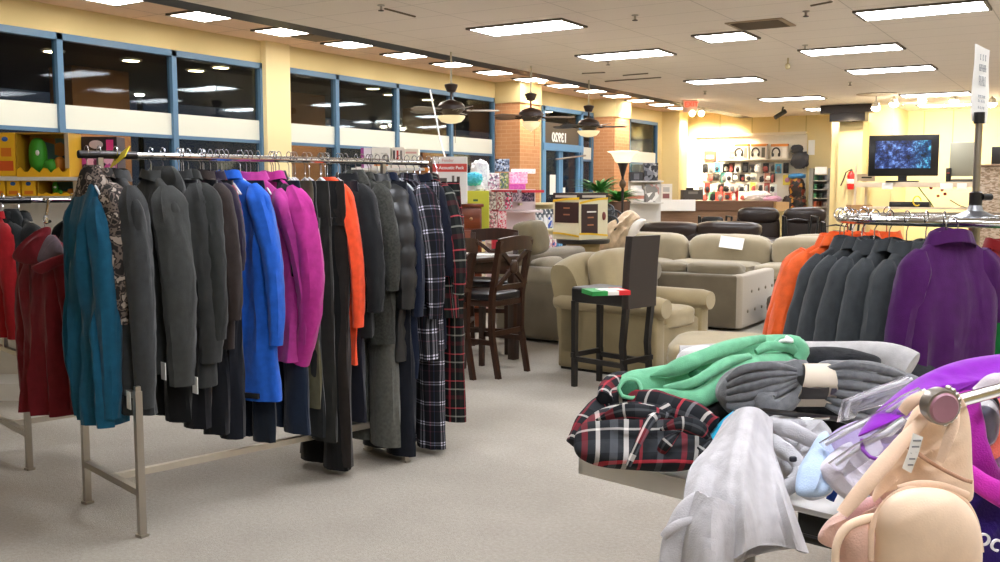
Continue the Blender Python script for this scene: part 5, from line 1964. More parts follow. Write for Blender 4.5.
# printer and register stuff on counter
t, M2, w_, h_ = facing_box('cash_register', 'dark grey flat machine on the service counter', 'register', 683, 190, 703, 200, 20.4, .3, mat('#4a433c', .5))
panel(t, M2, -.1, .1, h_ * .6, h_ * .85, mat('#7a746a', .5)); MB().box(-.12, .02, .05, .2, h_, h_ + .05, .01, M2).build('display', BLACKP, t)
t, M2, w_, h_ = facing_box('white_stand', 'small white printed stand on the counter near the corner', 'stand', 660, 184, 672, 200, 20.4, .12, mat('#e8e4da', .6))
panel(t, M2, -.07, .07, h_ * .1, h_ * .4, mat('#8a5a5a', .5)); panel(t, M2, -.07, .07, h_ * .5, h_ * .8, mat('#b8b8b4', .5))
# shelf under window with jars: behind lamp
A, B = Q(629, 202, 18.3), Q(660, 202, 18.3)
t, M3, L3 = shelf_unit('corner_shelf', 'white corner shelf with jars and dark boxes under the far window', (A.x, A.y, 0), (B.x, B.y, 0), (A.z, Q(629, 181, 18.3).z, .5), .4, WS, h=Q(629, 181, 18.3).z + .02)
t, M4_, w_, h_ = facing_box('dark_speaker', 'dark square device on the upper corner shelf, left', 'device', 630, 172, 643, 181, 18, .2, mat('#2d2e33', .5)); panel(t, M4_, -.05, .05, .03, h_ - .03, mat('#6a6c74', .4))
t, M4_, w_, h_ = facing_box('dark_speaker', 'dark grey package on the upper corner shelf, right', 'device', 644, 163, 658, 181, 18, .2, patch_mat('m_dk', ['#33353c', '#7a7c84', '#20222a', '#a8a8ac'], 16))
q = Q(636, 202, 18)
o = thing('jar', 'big white plastic jar on the lower corner shelf', 'jar', (q.x, q.y, q.z))
MB().lathe([(.14, 0), (.15, .05), (.15, .2), (.1, .25)], q, 18).build('body', mat('#e8e6e0', .4), o)
MB().lathe([(.1, .25), (.1, .3)], q, 18).build('lid', mat('#f4f4f2', .4), o)
MB().lathe([(.152, .06), (.152, .12)], q, 18, False).build('label_band', mat('#c0806a', .5), o)
t, M4_, w_, h_ = facing_box('product_carton', 'grey and white carton beside the big white jar', 'box', 645, 184, 659, 202, 18, .2, patch_mat('m_cj', ['#d8d4cc', '#8a8680', '#f0eee8', '#c09088'], 10))

# ---- accessory wall
YW = YN - .04
def onW(px, py):
    return ony(px, py, YW)


A = onW(701, 137); B = onW(805, 209)
sl = MB()
n = 16
for i in range(n):
    z0 = lerp(B.z, A.z, i / n)
    sl.box(A.x, B.x, YW - .03, YW, z0, lerp(B.z, A.z, (i + 1) / n) - .018)
sl.box(A.x, B.x, YW, YW + .02, B.z, A.z)
o = sl.build('slatwall_panel', mat('#e6e0d0', .5), flat=True)
base_org(o, ((A.x + B.x) / 2, YW, B.z)); tag(o, 'cream slatted wall panel hung with small accessories', 'panel')
C_ = onW(684, 125)
o = MB().box(C_.x, A.x, YW, YW + .03, B.z, A.z - .0).build('wall_board', mat('#efe9d8', .6), flat=True)
base_org(o, ((C_.x + A.x) / 2, YW, B.z)); tag(o, 'blank bright cream wall board left of the accessory panel', 'panel')
top = MB().box(A.x - .1, B.x, YW - .12, YW, A.z - .02, A.z + .05).build('wall_rail', mat('#d9d0bc', .5), flat=True)
base_org(top, (A.x, YW, A.z)); tag(top, 'pale rail along the top of the accessory panel', 'rail')
A_, B_ = onW(724, 160), onW(804, 160)
o = MB().box(A_.x, B_.x, YW - .3, YW - .03, A_.z - .03, A_.z, .003).build('wall_shelf', mat('#b9b2a2', .5), flat=True)
base_org(o, (A_.x, YW, A_.z)); tag(o, 'long thin wall shelf under the headphone packs', 'shelf')
for i, (x0, x1) in enumerate(((738, 752), (754, 770), (774, 791))):
    a = onW(x0, 159.5); b = onW(x1, 145)
    p = Vector(((a.x + b.x) / 2, YW - .22, a.z))
    t = thing('headphone_pack', '%s of the three white headphone packs with orange tops' % ('leftmost', 'middle', 'rightmost')[i], 'headphone pack', p, 0)
    w = b.x - a.x; h = b.z - a.z
    MB().box(p.x - w / 2, p.x + w / 2, p.y - .06, p.y + .06, a.z, a.z + h, .005).build('carton', mat('#d8d2c6', .5), t, flat=True)
    MB().box(p.x - w / 2, p.x + w / 2, p.y - .065, p.y + .06, a.z + h * .88, a.z + h + .02, .003).build('orange_top', mat('#dd8a3c', .5), t)
    q = Vector((p.x - w * .18, p.y - .07, a.z + h * .45))
    MB().tube([q + Vector((.09 * math.cos(v), 0, .11 * math.sin(v))) for v in [lerp(-.3, PI + .3, k / 12) for k in range(13)]], .018, 7).build('headphone_print', mat('#2a2624', .5), t)
    for s in (-1, 1):
        MB().puff(q + Vector((s * .075, 0, -.05)), (.03, .015, .045), 2.4, 3).build('ear_cup', mat('#2a2624', .5), t)
    MB().box(p.x + w * .2, p.x + w * .42, p.y - .068, p.y - .06, a.z + h * .1, a.z + h * .8).build('side_print', mat(['#77736a', '#5f5c52', '#e8e4da'][i], .5), t, flat=True)
# left pictures
wl = [(705, 151, 717, 161, '#8a4a38', 'brown red packet at the upper left of the accessory wall'), (730, 151, 738, 158.5, '#7a6a54', 'small brown square packet left of the headphone packs'),
      (718, 149, 729, 160, '#e9e4dc', 'white packet beside the brown red one on the accessory wall')]
for x0, y0, x1, y1, c_, lb in wl:
    a, b = onW(x0, y1), onW(x1, y0)
    t = thing('wall_packet', lb, 'packet', ((a.x + b.x) / 2, YW - .05, a.z))
    MB().box(a.x, b.x, YW - .08, YW - .03, a.z, b.z, .004).build('packet', mat(c_, .5), t, flat=True)
    MB().box(a.x + .06, b.x - .06, YW - .085, YW - .08, a.z + .05, b.z - .1).build('print', mat('#c9b8a8', .5), t, flat=True)
rnd = random.Random(21)
rows = [(164, 172.5, 703, 790, 13), (174, 181, 702, 778, 12), (184, 192, 699, 778, 12), (192, 200, 702, 778, 10)]
palette = [['#3a3a3e', '#55565a', '#c8c4bc', '#2a2a2e', '#8a8680', '#4aa0c0', '#1f1f22', '#4e3a30', '#e4dfd6'],
           ['#e6e0d8', '#8a5a4a', '#3a3836', '#7ac0b8', '#dcd6ce', '#26262a', '#2e3038', '#b8b2a8', '#c8c0b0'],
           ['#efe9e2', '#8a3a34', '#dfe8e2', '#26282c', '#e8e2d8', '#d8a8a0', '#c8ccd2', '#3c3a3a', '#ecdc5a'],
           ['#ece6de', '#6ab08a', '#c9453a', '#d8584a', '#c04038', '#e8e0da', '#f0ece8', '#efe9f0', '#d8c8d0']]
rown = ['top hook row', 'second hook row', 'third hook row', 'bottom row']
for r, (y0, y1, x0, x1, n) in enumerate(rows):
    for i in range(n):
        fx = lerp(x0, x1, (i + .15) / n); fw = (x1 - x0) / n * rnd.uniform(.8, 1.08)
        yy0 = y0 + rnd.uniform(-1.5, .6); yy1 = y1 - rnd.uniform(-1.5, .4)
        a, b = onW(fx, yy1), onW(fx + fw, yy0)
        c_ = palette[r][(i + (0 if r else 3)) % 9] if r < 3 else palette[3][min(8, i)]
        t = thing('blister_pack', 'small hanging pack, %s from the left in the %s of the accessory wall' % (nth[i], rown[r]), 'pack', ((a.x + b.x) / 2, YW - .1, a.z), 0, 'small packs on the accessory wall')
        d = .1 + .05 * (i % 3)
        MB().box(a.x, b.x, YW - d - .012, YW - d, a.z, b.z, .003).build('card', mat(c_, .5), t, flat=True)
        c2 = ['#1c1c20', '#d8d4ce', '#6a6a6c', '#a8504a', '#2a2a30'][(i * 2 + r) % 5]
        MB().puff(((a.x + b.x) / 2 + rnd.uniform(-.03, .03), YW - d - .02, lerp(a.z, b.z, .4)), ((b.x - a.x) * rnd.uniform(.2, .42), .03, (b.z - a.z) * rnd.uniform(.2, .42)), 2.5, 4, .6, 4, i + r).build('item', mat(c2, .4), t)
        MB().cyl(((a.x + b.x) / 2, YW - d - .02, b.z - .02), ((a.x + b.x) / 2, YW - .02, b.z - .02), .005, seg=5).build('hook', CHROME, t)
# bigger things on that wall
for i, (c, h, col, lb, nm) in enumerate((((797, 149), (.13, .08, .1), '#2a2a2e', 'black headset hanging at the top right of the accessory wall', 'headset'), ((800, 160), (.2, .08, .2), '#35373d', 'dark grey bag hanging under the black headset', 'hanging_bag'),
                                       ((757, 196), (.3, .15, .12), '#efe6ea', 'white crumpled bags heaped at the foot of the accessory wall', 'plastic_bag'), ((772, 199), (.22, .15, .07), '#d8a8c8', 'pinkish flat bags heaped at the foot of the accessory wall', 'plastic_bag'),
                                       ((797, 176), (.2, .1, .06), '#4a90c8', 'blue and white cap on the accessory wall', 'cap'), ((789, 204), (.14, .12, .2), '#2a1f1c', 'dark bag standing right of the service counter', 'bag'),
                                       ((797, 190), (.17, .14, .28), '#1f1a18', 'dark statue like ornament with golden spots by the drawer tower', 'ornament'), ((798, 203), (.18, .14, .2), '#2a1c14', 'brown ornament base below the dark statue', 'ornament'))):
    q = ony(c[0], c[1], YW - .25)
    if nm == 'ornament':
        m = patch_mat('m_orn%d' % i, ['#1a1614', '#3a2418', '#c08a30', '#1f1a18', '#8a3a24'], 12)
    else:
        m = mat(col, .45)
    o = MB().puff(q, h, 2.6, 7, .3, 5, i).build(nm, m); base_org(o, q - Vector((0, 0, h[2]))); tag(o, lb, nm.replace('_', ' '))
a, b = onW(788, 183), onW(792.5, 173)
t = thing('wall_packet', 'yellow card with a pink picture at the right of the accessory wall', 'packet', (a.x, YW - .1, a.z))
a, b = onW(784, 185), onW(793, 175)
MB().box(a.x, b.x, YW - .1, YW - .08, a.z, b.z, .003).build('packet', mat('#e0d050', .5), t, flat=True)
MB().puff(((a.x + b.x) / 2, YW - .11, (a.z + b.z) / 2), (.06, .02, .06), 2, 3).build('print', mat('#c88aa0', .5), t)

# drawer tower
a, b = ony(808, 222, YN - .6), ony(832, 168, YN - .6)
t = thing('drawer_tower', 'tall grey rack with bins of green and orange packs left of the column', 'rack', ((a.x + b.x) / 2, YN - .5, 0))
GM = mat('#8f8c84', .45)
MB().box(a.x, a.x + .09, YN - .62, YN - .2, 0, b.z, 0).box(b.x - .09, b.x, YN - .62, YN - .2, 0, b.z).box(a.x, b.x, YN - .22, YN - .2, 0, b.z - .15).build('frame', GM, t, flat=True)
MB().box(a.x + .12, b.x - .12, YN - .6, YN - .56, b.z - .14, b.z + .03).build('header_card', PAPER, t, flat=True)
for i in range(9):
    z = b.z - .28 - i * .2
    s = MB().box(a.x + .05, b.x - .05, YN - .62, YN - .2, z - .02, z).build('shelf_board', mat('#a9a69c', .4), t, flat=True)
    for k in range(4):
        cc_ = [['#3a6a4a', '#2a4a5a', '#5a8a6a', '#6a6c70'], ['#3f7a52', '#55585c', '#2f5a44', '#7a7c7c'], ['#4a8a5a', '#34503c', '#8a9a8c', '#4a4c50'], ['#c0603a', '#c8704a', '#a84a34', '#8a8078']][i % 4][k]
        x = lerp(a.x + .1, b.x - .22, k / 3)
        MB().box(x, x + .11, YN - .55, YN - .3, z, z + .12).build('bin', mat(cc_, .5), s, flat=True)

# fire extinguisher on the column
q = ony(851, 180, 21.05)
t = thing('fire_extinguisher', 'red fire extinguisher hanging on the cream column', 'fire extinguisher', q)
MB().lathe([(.02, -.2), (.07, -.19), (.075, -.15), (.075, .1), (.05, .16), (.02, .18)], q, 16).build('cylinder', mat('#c8201c', .35), t)
MB().lathe([(.02, .17), (.03, .19), (.025, .23)], q, 10).build('valve', mat('#8a8a86', .3, .8), t)
MB().tube([q + Vector((-.02, 0, .21)), q + Vector((-.1, -.02, .16)), q + Vector((-.15, -.02, 0)), q + Vector((-.2, -.02, -.12))], .014, 7).build('hose', BLACKP, t)
MB().box(q.x - .074, q.x + .074, q.y - .077, q.y - .05, q.z - .08, q.z + .02, .01).build('label_plate', mat('#e8dcd4', .5), t)
MB().box(q.x - .03, q.x + .03, q.y + .05, 21.2, q.z - .1, q.z + .1).build('bracket', STEEL, t)

# ---- television on its shelf
YT = 20.0
a = ony(855, 186, YT); b = ony(977, 186, YT)
zs_ = ony(900, 182, YT).z
t = thing('display_shelving', 'cream shelving unit carrying the television, behind the round rack', 'shelf', ((a.x + b.x) / 2, YT, 0))
SH = mat('#d4c2a8', .6)
MB().box(a.x, b.x + .6, YT - .05, YT + .45, zs_ - .1, zs_, .004).build('shelf_board', SH, t, flat=True)
for px in (855, 866):
    p = ony(px, 190, YT + (0 if px == 855 else .4))
    MB().box(p.x - .02, p.x + .02, p.y, p.y + .03, 0, ony(px, 165, YT).z if px == 855 else zs_).build('upright', SH, t, flat=True)
p = ony(975, 190, YT)
MB().box(b.x + .56, b.x + .6, YT, YT + .03, 0, zs_).build('upright', SH, t, flat=True)
z2_ = ony(900, 207, YT).z
MB().box(a.x, b.x + .6, YT - .05, YT + .45, z2_ - .04, z2_, .004).build('shelf_board', SH, t, flat=True)
for i, (px0, px1) in enumerate(((882, 893), (940, 953), (957, 967))):
    c0, c1 = ony(px0, 186, YT - .06), ony(px1, 181.5, YT - .06)
    o = MB().box(c0.x, c1.x, YT - .06, YT - .055, c0.z - .06, c1.z - .03).build('price_card', PAPER, flat=True)
    base_org(o, c0); tag(o, ['white price card below the television, left', 'white price card right of the television on the shelf edge, left of two', 'white price card at the right end of the shelf edge'][i], 'card')
tl, tr_, br_, bl_ = ony(870, 135.5, YT + .05), ony(939.5, 132, YT + .05), ony(937.5, 178.5, YT + .05), ony(868.5, 176, YT + .05)
c = (tl + tr_ + br_ + bl_) / 4
wd = (tr_ - tl).length; ht = (tl - bl_).length
M = M4((c.x, c.y, 0), .16)
zc = c.z
t = thing('television', 'flat black television showing a blue and teal picture on the cream shelving', 'television', (c.x, c.y, zs_), .16)
MB().box(-wd / 2, wd / 2, -.03, .05, zc - ht / 2, zc + ht / 2, .012, M).build('casing', mat('#0e0e10', .3), t)
ms, nt, bs = newmat('m_screen')
tc = nt.nodes.new('ShaderNodeTexCoord')
n1 = nt.nodes.new('ShaderNodeTexNoise'); n1.inputs['Scale'].default_value = 9; n1.inputs['Detail'].default_value = 8; n1.inputs['Roughness'].default_value = .75
n2 = nt.nodes.new('ShaderNodeSeparateXYZ')
nt.links.new(tc.outputs['Object'], n1.inputs['Vector']); nt.links.new(tc.outputs['Object'], n2.inputs[0])
r1 = nt.nodes.new('ShaderNodeValToRGB'); e = r1.color_ramp.elements
e[0].position = .4; e[0].color = rgb('#04060c'); e[1].position = .7; e[1].color = rgb('#b8d8f4')
x = e.new(.52); x.color = rgb('#243a6a')
nt.links.new(n1.outputs['Fac'], r1.inputs['Fac'])
r2_ = nt.nodes.new('ShaderNodeValToRGB'); e = r2_.color_ramp.elements
e[0].position = .1; e[0].color = rgb('#3a4a70'); e[1].position = .55; e[1].color = rgb('#1fae98')
nt.links.new(n2.outputs[0], r2_.inputs['Fac'])
mx = nt.nodes.new('ShaderNodeMixRGB'); mx.blend_type = 'OVERLAY'; mx.inputs[0].default_value = .8
nt.links.new(r1.outputs[0], mx.inputs[1]); nt.links.new(r2_.outputs[0], mx.inputs[2])
nt.links.new(mx.outputs[0], bs.inputs['Emission Color']); bs.inputs['Emission Strength'].default_value = 1.2
bs.inputs['Base Color'].default_value = (0, 0, 0, 1); bs.inputs['Roughness'].default_value = .2
MB().box(-wd / 2 + .12, wd / 2 - .14, -.035, -.029, zc - ht / 2 + .15, zc + ht / 2 - .11, 0, M).build('screen', ms, t, flat=True)
MB().box(-.3, .3, -.1, .14, zs_, zs_ + .025, .01, M).box(-.08, .08, -.0, .04, zs_, zc - ht / 2 + .02, 0, M).build('stand', mat('#0e0e10', .3), t)
# grey screen, speaker, decoder box
c = ony(922, 162, YT + .1)
a, b = ony(949, 178, YT + .1), ony(975, 142, YT + .1)
t = thing('grey_monitor', 'flat grey monitor right of the television', 'monitor', ((a.x + b.x) / 2, YT + .1, zs_))
MB().box(a.x, b.x + .05, YT + .08, YT + .13, a.z + .03, b.z, .008).build('panel', mat('#8a8878', .45), t)
MB().box(a.x, b.x, YT + .02, YT + .2, zs_, zs_ + .05, .01).build('stand', mat('#3a3a3a', .4), t)
t = thing('grey_monitor', 'dark screen at the right picture edge behind the sign pole', 'monitor', ony(1003, 160, YT + .3))
a, b = ony(991, 165, YT + .3), ony(1030, 146, YT + .3)
MB().box(a.x, b.x, YT + .3, YT + .36, a.z, b.z, .01).build('panel', BLACKP, t)
MB().box(a.x + .2, b.x - .2, YT + .32, YT + .36, zs_ - .2, a.z).build('stand', BLACKP, t)
a, b = ony(945.5, 180, YT), ony(951, 168, YT)
t = thing('small_speaker', 'small black speaker right of the television', 'speaker', ((a.x + b.x) / 2, YT, zs_))
MB().box(a.x, b.x, YT, YT + .1, zs_, b.z, .006).build('cabinet', BLACKP, t)
MB().lathe([(.03, 0), (.03, .01)], ((a.x + b.x) / 2, YT - .008, (zs_ + b.z) / 2 + .03), 12).build('cone', mat('#b0402a', .5), t)
a, b = ony(858, 180, YT), ony(875, 174, YT)
t, M5, w_, h_ = facing_box('decoder_box', 'small cream device with a dark slot left of the television', 'device', 858, 174, 875, 181, 19.15, .2, mat('#cdb9a0', .5)); panel(t, M5, -w_ * .3, w_ * .3, h_ * .4, h_ * .6, BLACKP)
a, b = ony(889, 207, YT), ony(929, 202, YT)
t = thing('disc_player', 'black flat disc player on the lower shelf under the television', 'player', ((a.x + b.x) / 2, YT, z2_))
MB().box(a.x, b.x, YT, YT + .3, z2_, z2_ + .1, .005).build('casing', BLACKP, t)
MB().box(a.x + .05, b.x - .5, YT - .003, YT, z2_ + .04, z2_ + .07).build('disc_tray', mat('#2c2c30', .3), t)
o = MB().tube([ony(*p, YT - .02) for p in ((917, 185), (922, 192), (930, 202), (934, 208))], .012, 6).build('cable', mat('#3c5a2a', .5)); base_org(o, ony(917, 185, YT)); tag(o, 'dark green cable hanging between the two shelves under the television', 'cable')
o = MB().tube([ony(917, 201, YT - .04) + Vector((.07 * math.cos(v), 0, .09 * math.sin(v))) for v in [k * .45 for k in range(13)]], .014, 6).build('cable', mat('#d8b820', .5)); base_org(o, ony(917, 205, YT)); tag(o, 'yellow coiled cable in front of the disc player', 'cable')
for i, (px, py, c_) in enumerate(((931, 188, '#c04a3a'), (942, 190, '#d07a6a'), (938, 196, '#c86a4a'), (945, 194, '#b04040'))):
    q = ony(px, py, YT + .42)
    o = MB().puff(q, (.03, .008, .03), 2, 3).build('sticker', mat(c_, .5)); base_org(o, q); tag(o, 'small red sticker on the wall between the two shelves', 'sticker', 'red stickers under the television')
o = MB().tube([ony(*p, YT - .02) for p in ((950, 200), (960, 206), (968, 208), (976, 205))], .01, 6).build('cable', BLACKP); base_org(o, ony(950, 200, YT)); tag(o, 'thin black cable on the lower shelf right of the disc player', 'cable')
# woven basket wall / rattan unit at right edge
a, b = ony(977, 225, 19.4), ony(1030, 166, 19.4)
t = thing('rattan_cabinet', 'pale woven rattan cabinet at the right picture edge', 'cabinet', ((a.x + b.x) / 2, 19.6, 0))
MB().box(a.x, b.x, 19.4, 20.0, 0, b.z, .02).build('body', patch_mat('m_rattan', ['#b9a288', '#cdb8a0', '#9a8268', '#d8c8b4'], 22, stretch=(1, 1, 2.5)), t)
MB().box(a.x - .03, b.x, 19.36, 20.0, b.z, b.z + .04, .01).build('top', mat('#a08870', .6), t)
# brown boxes under the tv behind the round rack
t, M5, w_, h_ = facing_box('open_carton', 'low brown cardboard box under the shelf left of the round rack', 'box', 851, 205, 872, 214, 19, .3, mat('#b08858', .7))
q = ony(846, 222, 17)
# red clothes far right through the round rack already built with the rack
# bare paper notice on north wall
a, b = ony(808, 155, YN - .01), ony(815, 140, YN - .01)
o = MB().box(a.x, b.x, YN - .012, YN - .006, a.z, b.z).build('wall_notice', PAPER, flat=True); base_org(o, a); tag(o, 'pale paper notice on the wall right of the accessory panel', 'paper')
# ================================================================ FOREGROUND TABLE
T0 = onz(578, 452, .75); T1 = onz(800, 504, .75)
ed = (T1 - T0); ed.z = 0; ed.normalize()
inn = Vector((-ed.y, ed.x, 0))
TZ = .745
t = thing('folding_table', 'white plastic folding table heaped with clothes in the foreground', 'table', (T0.x, T0.y, 0), math.atan2(ed.y, ed.x))
M = M4((T0.x, T0.y, 0), math.atan2(ed.y, ed.x))
TP = mat('#e6e3df', .45, bump=.1, bscale=400)
MB().box(0, 1.83, 0, .76, TZ - .012, TZ, .01, M).build('tabletop', TP, t)
sk = MB()
# skirt with a recess for the handle
hx0, hx1 = (T1 - T0).length - .02, (T1 - T0).length + .11
sk.box(0, hx0, 0, .02, TZ - .055, TZ - .004, .004, M).box(hx1, 1.83, 0, .02, TZ - .055, TZ - .004, .004, M)
sk.box(hx0, hx1, 0, .02, TZ - .014, TZ - .004, 0, M)
sk.box(0, .02, 0, .76, TZ - .055, TZ - .004, .004, M).box(1.81, 1.83, 0, .76, TZ - .055, TZ - .004, .004, M).box(0, 1.83, .74, .76, TZ - .055, TZ - .004, .004, M)
sk.build('skirt', TP, t)
MB().box(hx0, hx1, .03, .05, TZ - .09, TZ - .012, .004, M).build('handle_recess', mat('#0e0e0e', .5), t)
MB().tube([M @ Vector((hx0, -.004, TZ - .045)), M @ Vector((hx0 + .01, -.012, TZ - .065)), M @ Vector((hx1 - .01, -.012, TZ - .065)), M @ Vector((hx1, -.004, TZ - .045))], .010, 8).build('carry_handle', mat('#191716', .35), t)
for x in (.48, 1.58):
    lg = MB()
    for y in (.06, .70):
        lg.tube([M @ Vector((x, y, TZ - .02)), M @ Vector((x, y, 0))], .014, 10)
    lg.tube([M @ Vector((x, .06, .25)), M @ Vector((x, .70, .25))], .012, 8)
    lg.build('leg', mat('#7d7c7a', .4, .7), t)


def item(name, label, cat, mb, m, q, group=None):
    t = thing(name, label, cat, q, 0, group)
    mb.build('cloth', m, t)
    return t


def psweep(path, nring=18, sub=5, flat=.5, seed=0, wr=.12, open_end=None, uvs=1.0, fold=0, cap=True, fw=3):
    """soft tube: path entries (px, py, w, halfwidth_px); depth radius = flat*halfwidth"""
    P = [(Q(a, b, w), r / FPX * w) for a, b, w, r in path]
    pts = []
    n = len(P)
    for i in range(n - 1):
        p0 = P[max(i - 1, 0)]; p1 = P[i]; p2 = P[i + 1]; p3 = P[min(i + 2, n - 1)]
        for k in range(sub):
            u = k / sub
            f = lambda a, b, c, d: .5 * ((b * 2) + (c - a) * u + (a * 2 - b * 5 + c * 4 - d) * u * u + (b * 3 - a - c * 3 + d) * u ** 3)
            pts.append((f(p0[0], p1[0], p2[0], p3[0]), f(p0[1], p1[1], p2[1], p3[1])))
    pts.append(P[-1])
    R = []
    ln = 0
    N_ = len(pts)
    for i, (p, r) in enumerate(pts):
        tg = (pts[min(i + 1, N_ - 1)][0] - pts[max(i - 1, 0)][0]).normalized()
        vw = (p - EYE).normalized()
        ac = tg.cross(vw).normalized()
        nn = ac.cross(tg).normalized()
        ring = []
        for j in range(nring):
            th = 2 * PI * j / nring
            k = 1 + wr * nz(math.cos(th) * 1.5 + seed, math.sin(th) * 1.5, i * .28 + seed) + fold * math.sin(fw * th + i * .12 + seed)
            ring.append(p + ac * (r * math.cos(th) * k) + nn * (r * flat * math.sin(th) * k))
        R.append(ring)
    if open_end:
        # turn the end inward to show an opening
        for which in open_end:
            if which == 1:
                c = sum(R[-1], Vector()) / nring
                back = (R[-6][0] - R[-1][0])
                R.append([lerp(c, p, .86) for p in R[-1]])
                R.append([lerp(c, p, .8) + (sum(R[-8], Vector()) / nring - c) * .7 for p in R[-2]])
            else:
                c = sum(R[0], Vector()) / nring
                d = (sum(R[5], Vector()) / nring - c) * .8
                R.insert(0, [lerp(c, p, .84) for p in R[0]])
                R.insert(0, [lerp(c, p, .78) + d for p in R[1]])
    mb = MB()
    L = uvs * .02
    mb.rings(R, cap, cap, uvs=lambda i, j: (j * .02 * uvs, i * .02 * uvs))
    return mb


# plaid shirt bundle at the left end
PF = stripes_mat('m_plaid_front', '#202226', [(.02, .08, '#8c2632', 1), (.16, .20, '#d9d4ce', 1), (.30, .38, '#5a5d62', 1), (.44, .49, '#e8e2dc', 1), (.60, .63, '#b33642', 1), (.78, .84, '#55585c', 1)],
                 [(.05, .09, '#e4dfd8', 1), (.16, .26, '#8c2632', 1), (.36, .39, '#dcd8d2', 1), (.50, .66, '#36393d', 1), (.74, .77, '#d84250', 1), (.86, .90, '#8a8c90', 1)], 2.6, 3.1)
q = Q(640, 440, 2.45)
t = thing('folded_flannel', 'folded black and red checked flannel shirt at the left end of the foreground table', 'shirt', (q.x, q.y, .75))
blob([(578, 456), (574, 440), (582, 424), (598, 411), (622, 404), (650, 402), (684, 408), (708, 420), (718, 440), (706, 462), (680, 471), (640, 470), (600, 466)], 2.42, 0, -.0032, .075, back=.75,
     folds=((62, 60, .013, .3), (20, 34, .006, 1.1), (70, 18, .003, .4)), seed=2, pw=4, uvs=1.6).build('shirt_body', PF, t)
psweep([(574, 444, 2.46, 9), (588, 423, 2.5, 11), (604, 408, 2.55, 12), (628, 401, 2.52, 13), (660, 405, 2.46, 13), (690, 414, 2.4, 14), (712, 428, 2.36, 13)], flat=.7, seed=3, uvs=1.2, wr=.25).build('sleeve', PF, t)
psweep([(628, 466, 2.25, 3), (640, 440, 2.26, 4), (652, 418, 2.31, 5), (668, 408, 2.36, 6)], flat=.8, seed=4, uvs=.6).build('button_placket', PF, t)
psweep([(604, 398, 2.52, 8), (608, 388, 2.58, 9), (620, 381, 2.64, 9), (640, 383, 2.67, 7)], flat=.8, seed=6, uvs=.8, wr=.3).build('collar', PF, t)

for k, pth in enumerate((
    [(596, 420, 2.37, 1), (622, 412, 2.33, 7), (650, 412, 2.32, 7), (674, 418, 2.34, 1)],
    [(660, 430, 2.30, 1), (680, 424, 2.28, 7), (700, 430, 2.3, 7), (712, 442, 2.35, 1)],
    [(656, 464, 2.32, 1), (666, 444, 2.28, 6), (680, 432, 2.3, 1)],
    [(690, 468, 2.35, 1), (702, 452, 2.31, 7), (713, 438, 2.35, 1)])):
    psweep(pth, flat=.6, seed=60 + k, wr=.25, uvs=1.1).build('fold', PF, t)
# dark clothes underneath that fill the heap
DK = fab('#1c1d22')
for i, (ol, w0, lb, m) in enumerate((
    ([(690, 420), (700, 398), (730, 388), (800, 392), (870, 400), (900, 415), (880, 440), (820, 445), (740, 440)], 2.55, 'black garment lying beneath the grey scarf', DK),
    ([(700, 372), (720, 352), (790, 344), (880, 348), (925, 358), (935, 385), (880, 398), (780, 396), (710, 392)], 2.95, 'dark folded jumper deep inside the clothes heap', fab('#2c2f35')),
    ([(790, 362), (800, 350), (830, 348), (860, 353), (880, 360), (872, 370), (830, 372), (800, 372)], 2.84, 'navy and black folded garment behind the scarf clasp', fab('#1d2026', var=.4, vscale=60)),
)):
    q = Q(sum(p[0] for p in ol) / len(ol), max(p[1] for p in ol), w0)
    item('crumpled_garment', lb, 'garment', blob(ol, w0, 0, -.003, .06, back=.9, folds=((20, 40, .012, i),), seed=i + 10), m, q)
# white / light grey trousers leg across the back
LG = fab('#bdbbbb', sheen=.1)
q = Q(830, 355, 2.95)
t = thing('folded_sweatpants', 'pale grey sweatpants lying along the back of the clothes heap', 'trousers', q)
psweep([(680, 358, 3.02, 13), (730, 357, 3.0, 15), (790, 354, 2.96, 14), (850, 354, 2.92, 13), (890, 356, 2.88, 14), (912, 366, 2.84, 14)], flat=.8, seed=7, wr=.14).build('leg', LG, t)
psweep([(700, 366, 3.1, 12), (760, 366, 3.05, 13), (850, 366, 3.0, 13), (915, 374, 2.95, 11)], flat=.8, seed=8, wr=.2).build('leg', LG, t)
q = Q(690, 362, 3.0)
item('white_shirt', 'white shirt corner showing left of the green sweatshirt', 'shirt', blob([(676, 372), (680, 352), (704, 346), (724, 352), (722, 372), (700, 380)], 2.98, 0, 0, .05, folds=((40, 14, .008, 0),), seed=5), fab('#dcdad8'), q)

# green sweatshirt
GRN = fab('#74bc94', sheen=.25)
GRN_SHADE = fab('#4c9a70')  # darker copy of the sweatshirt green, a fold's shade put into the colour
q = Q(700, 385, 2.7)
t = thing('green_sweatshirt', 'mint green sweatshirt with outstretched sleeve thrown over the heap', 'sweatshirt', q)
psweep([(617, 391, 2.62, 12), (632, 387, 2.62, 15), (656, 383, 2.63, 17), (684, 378, 2.64, 18), (712, 366, 2.68, 19), (744, 354, 2.74, 17), (776, 348, 2.8, 14), (800, 348, 2.82, 11)], flat=.62, seed=11, open_end=(0,), wr=.16, nring=26, fold=.03).build('sleeve', GRN, t)
psweep([(640, 396, 2.57, 6), (668, 398, 2.55, 9), (694, 400, 2.53, 10), (712, 392, 2.55, 11), (732, 376, 2.60, 12), (756, 366, 2.66, 12), (785, 362, 2.7, 10), (802, 358, 2.74, 8)], flat=.7, seed=12, wr=.18).build('hem_fold', GRN, t)
psweep([(622, 396, 2.50, 2), (619, 388, 2.50, 2), (626, 380, 2.51, 2.2), (637, 381, 2.51, 2.2), (641, 391, 2.50, 2), (634, 398, 2.49, 2), (622, 396, 2.50, 2)], flat=1, seed=9, wr=.1).build('cuff_edge', GRN, t)
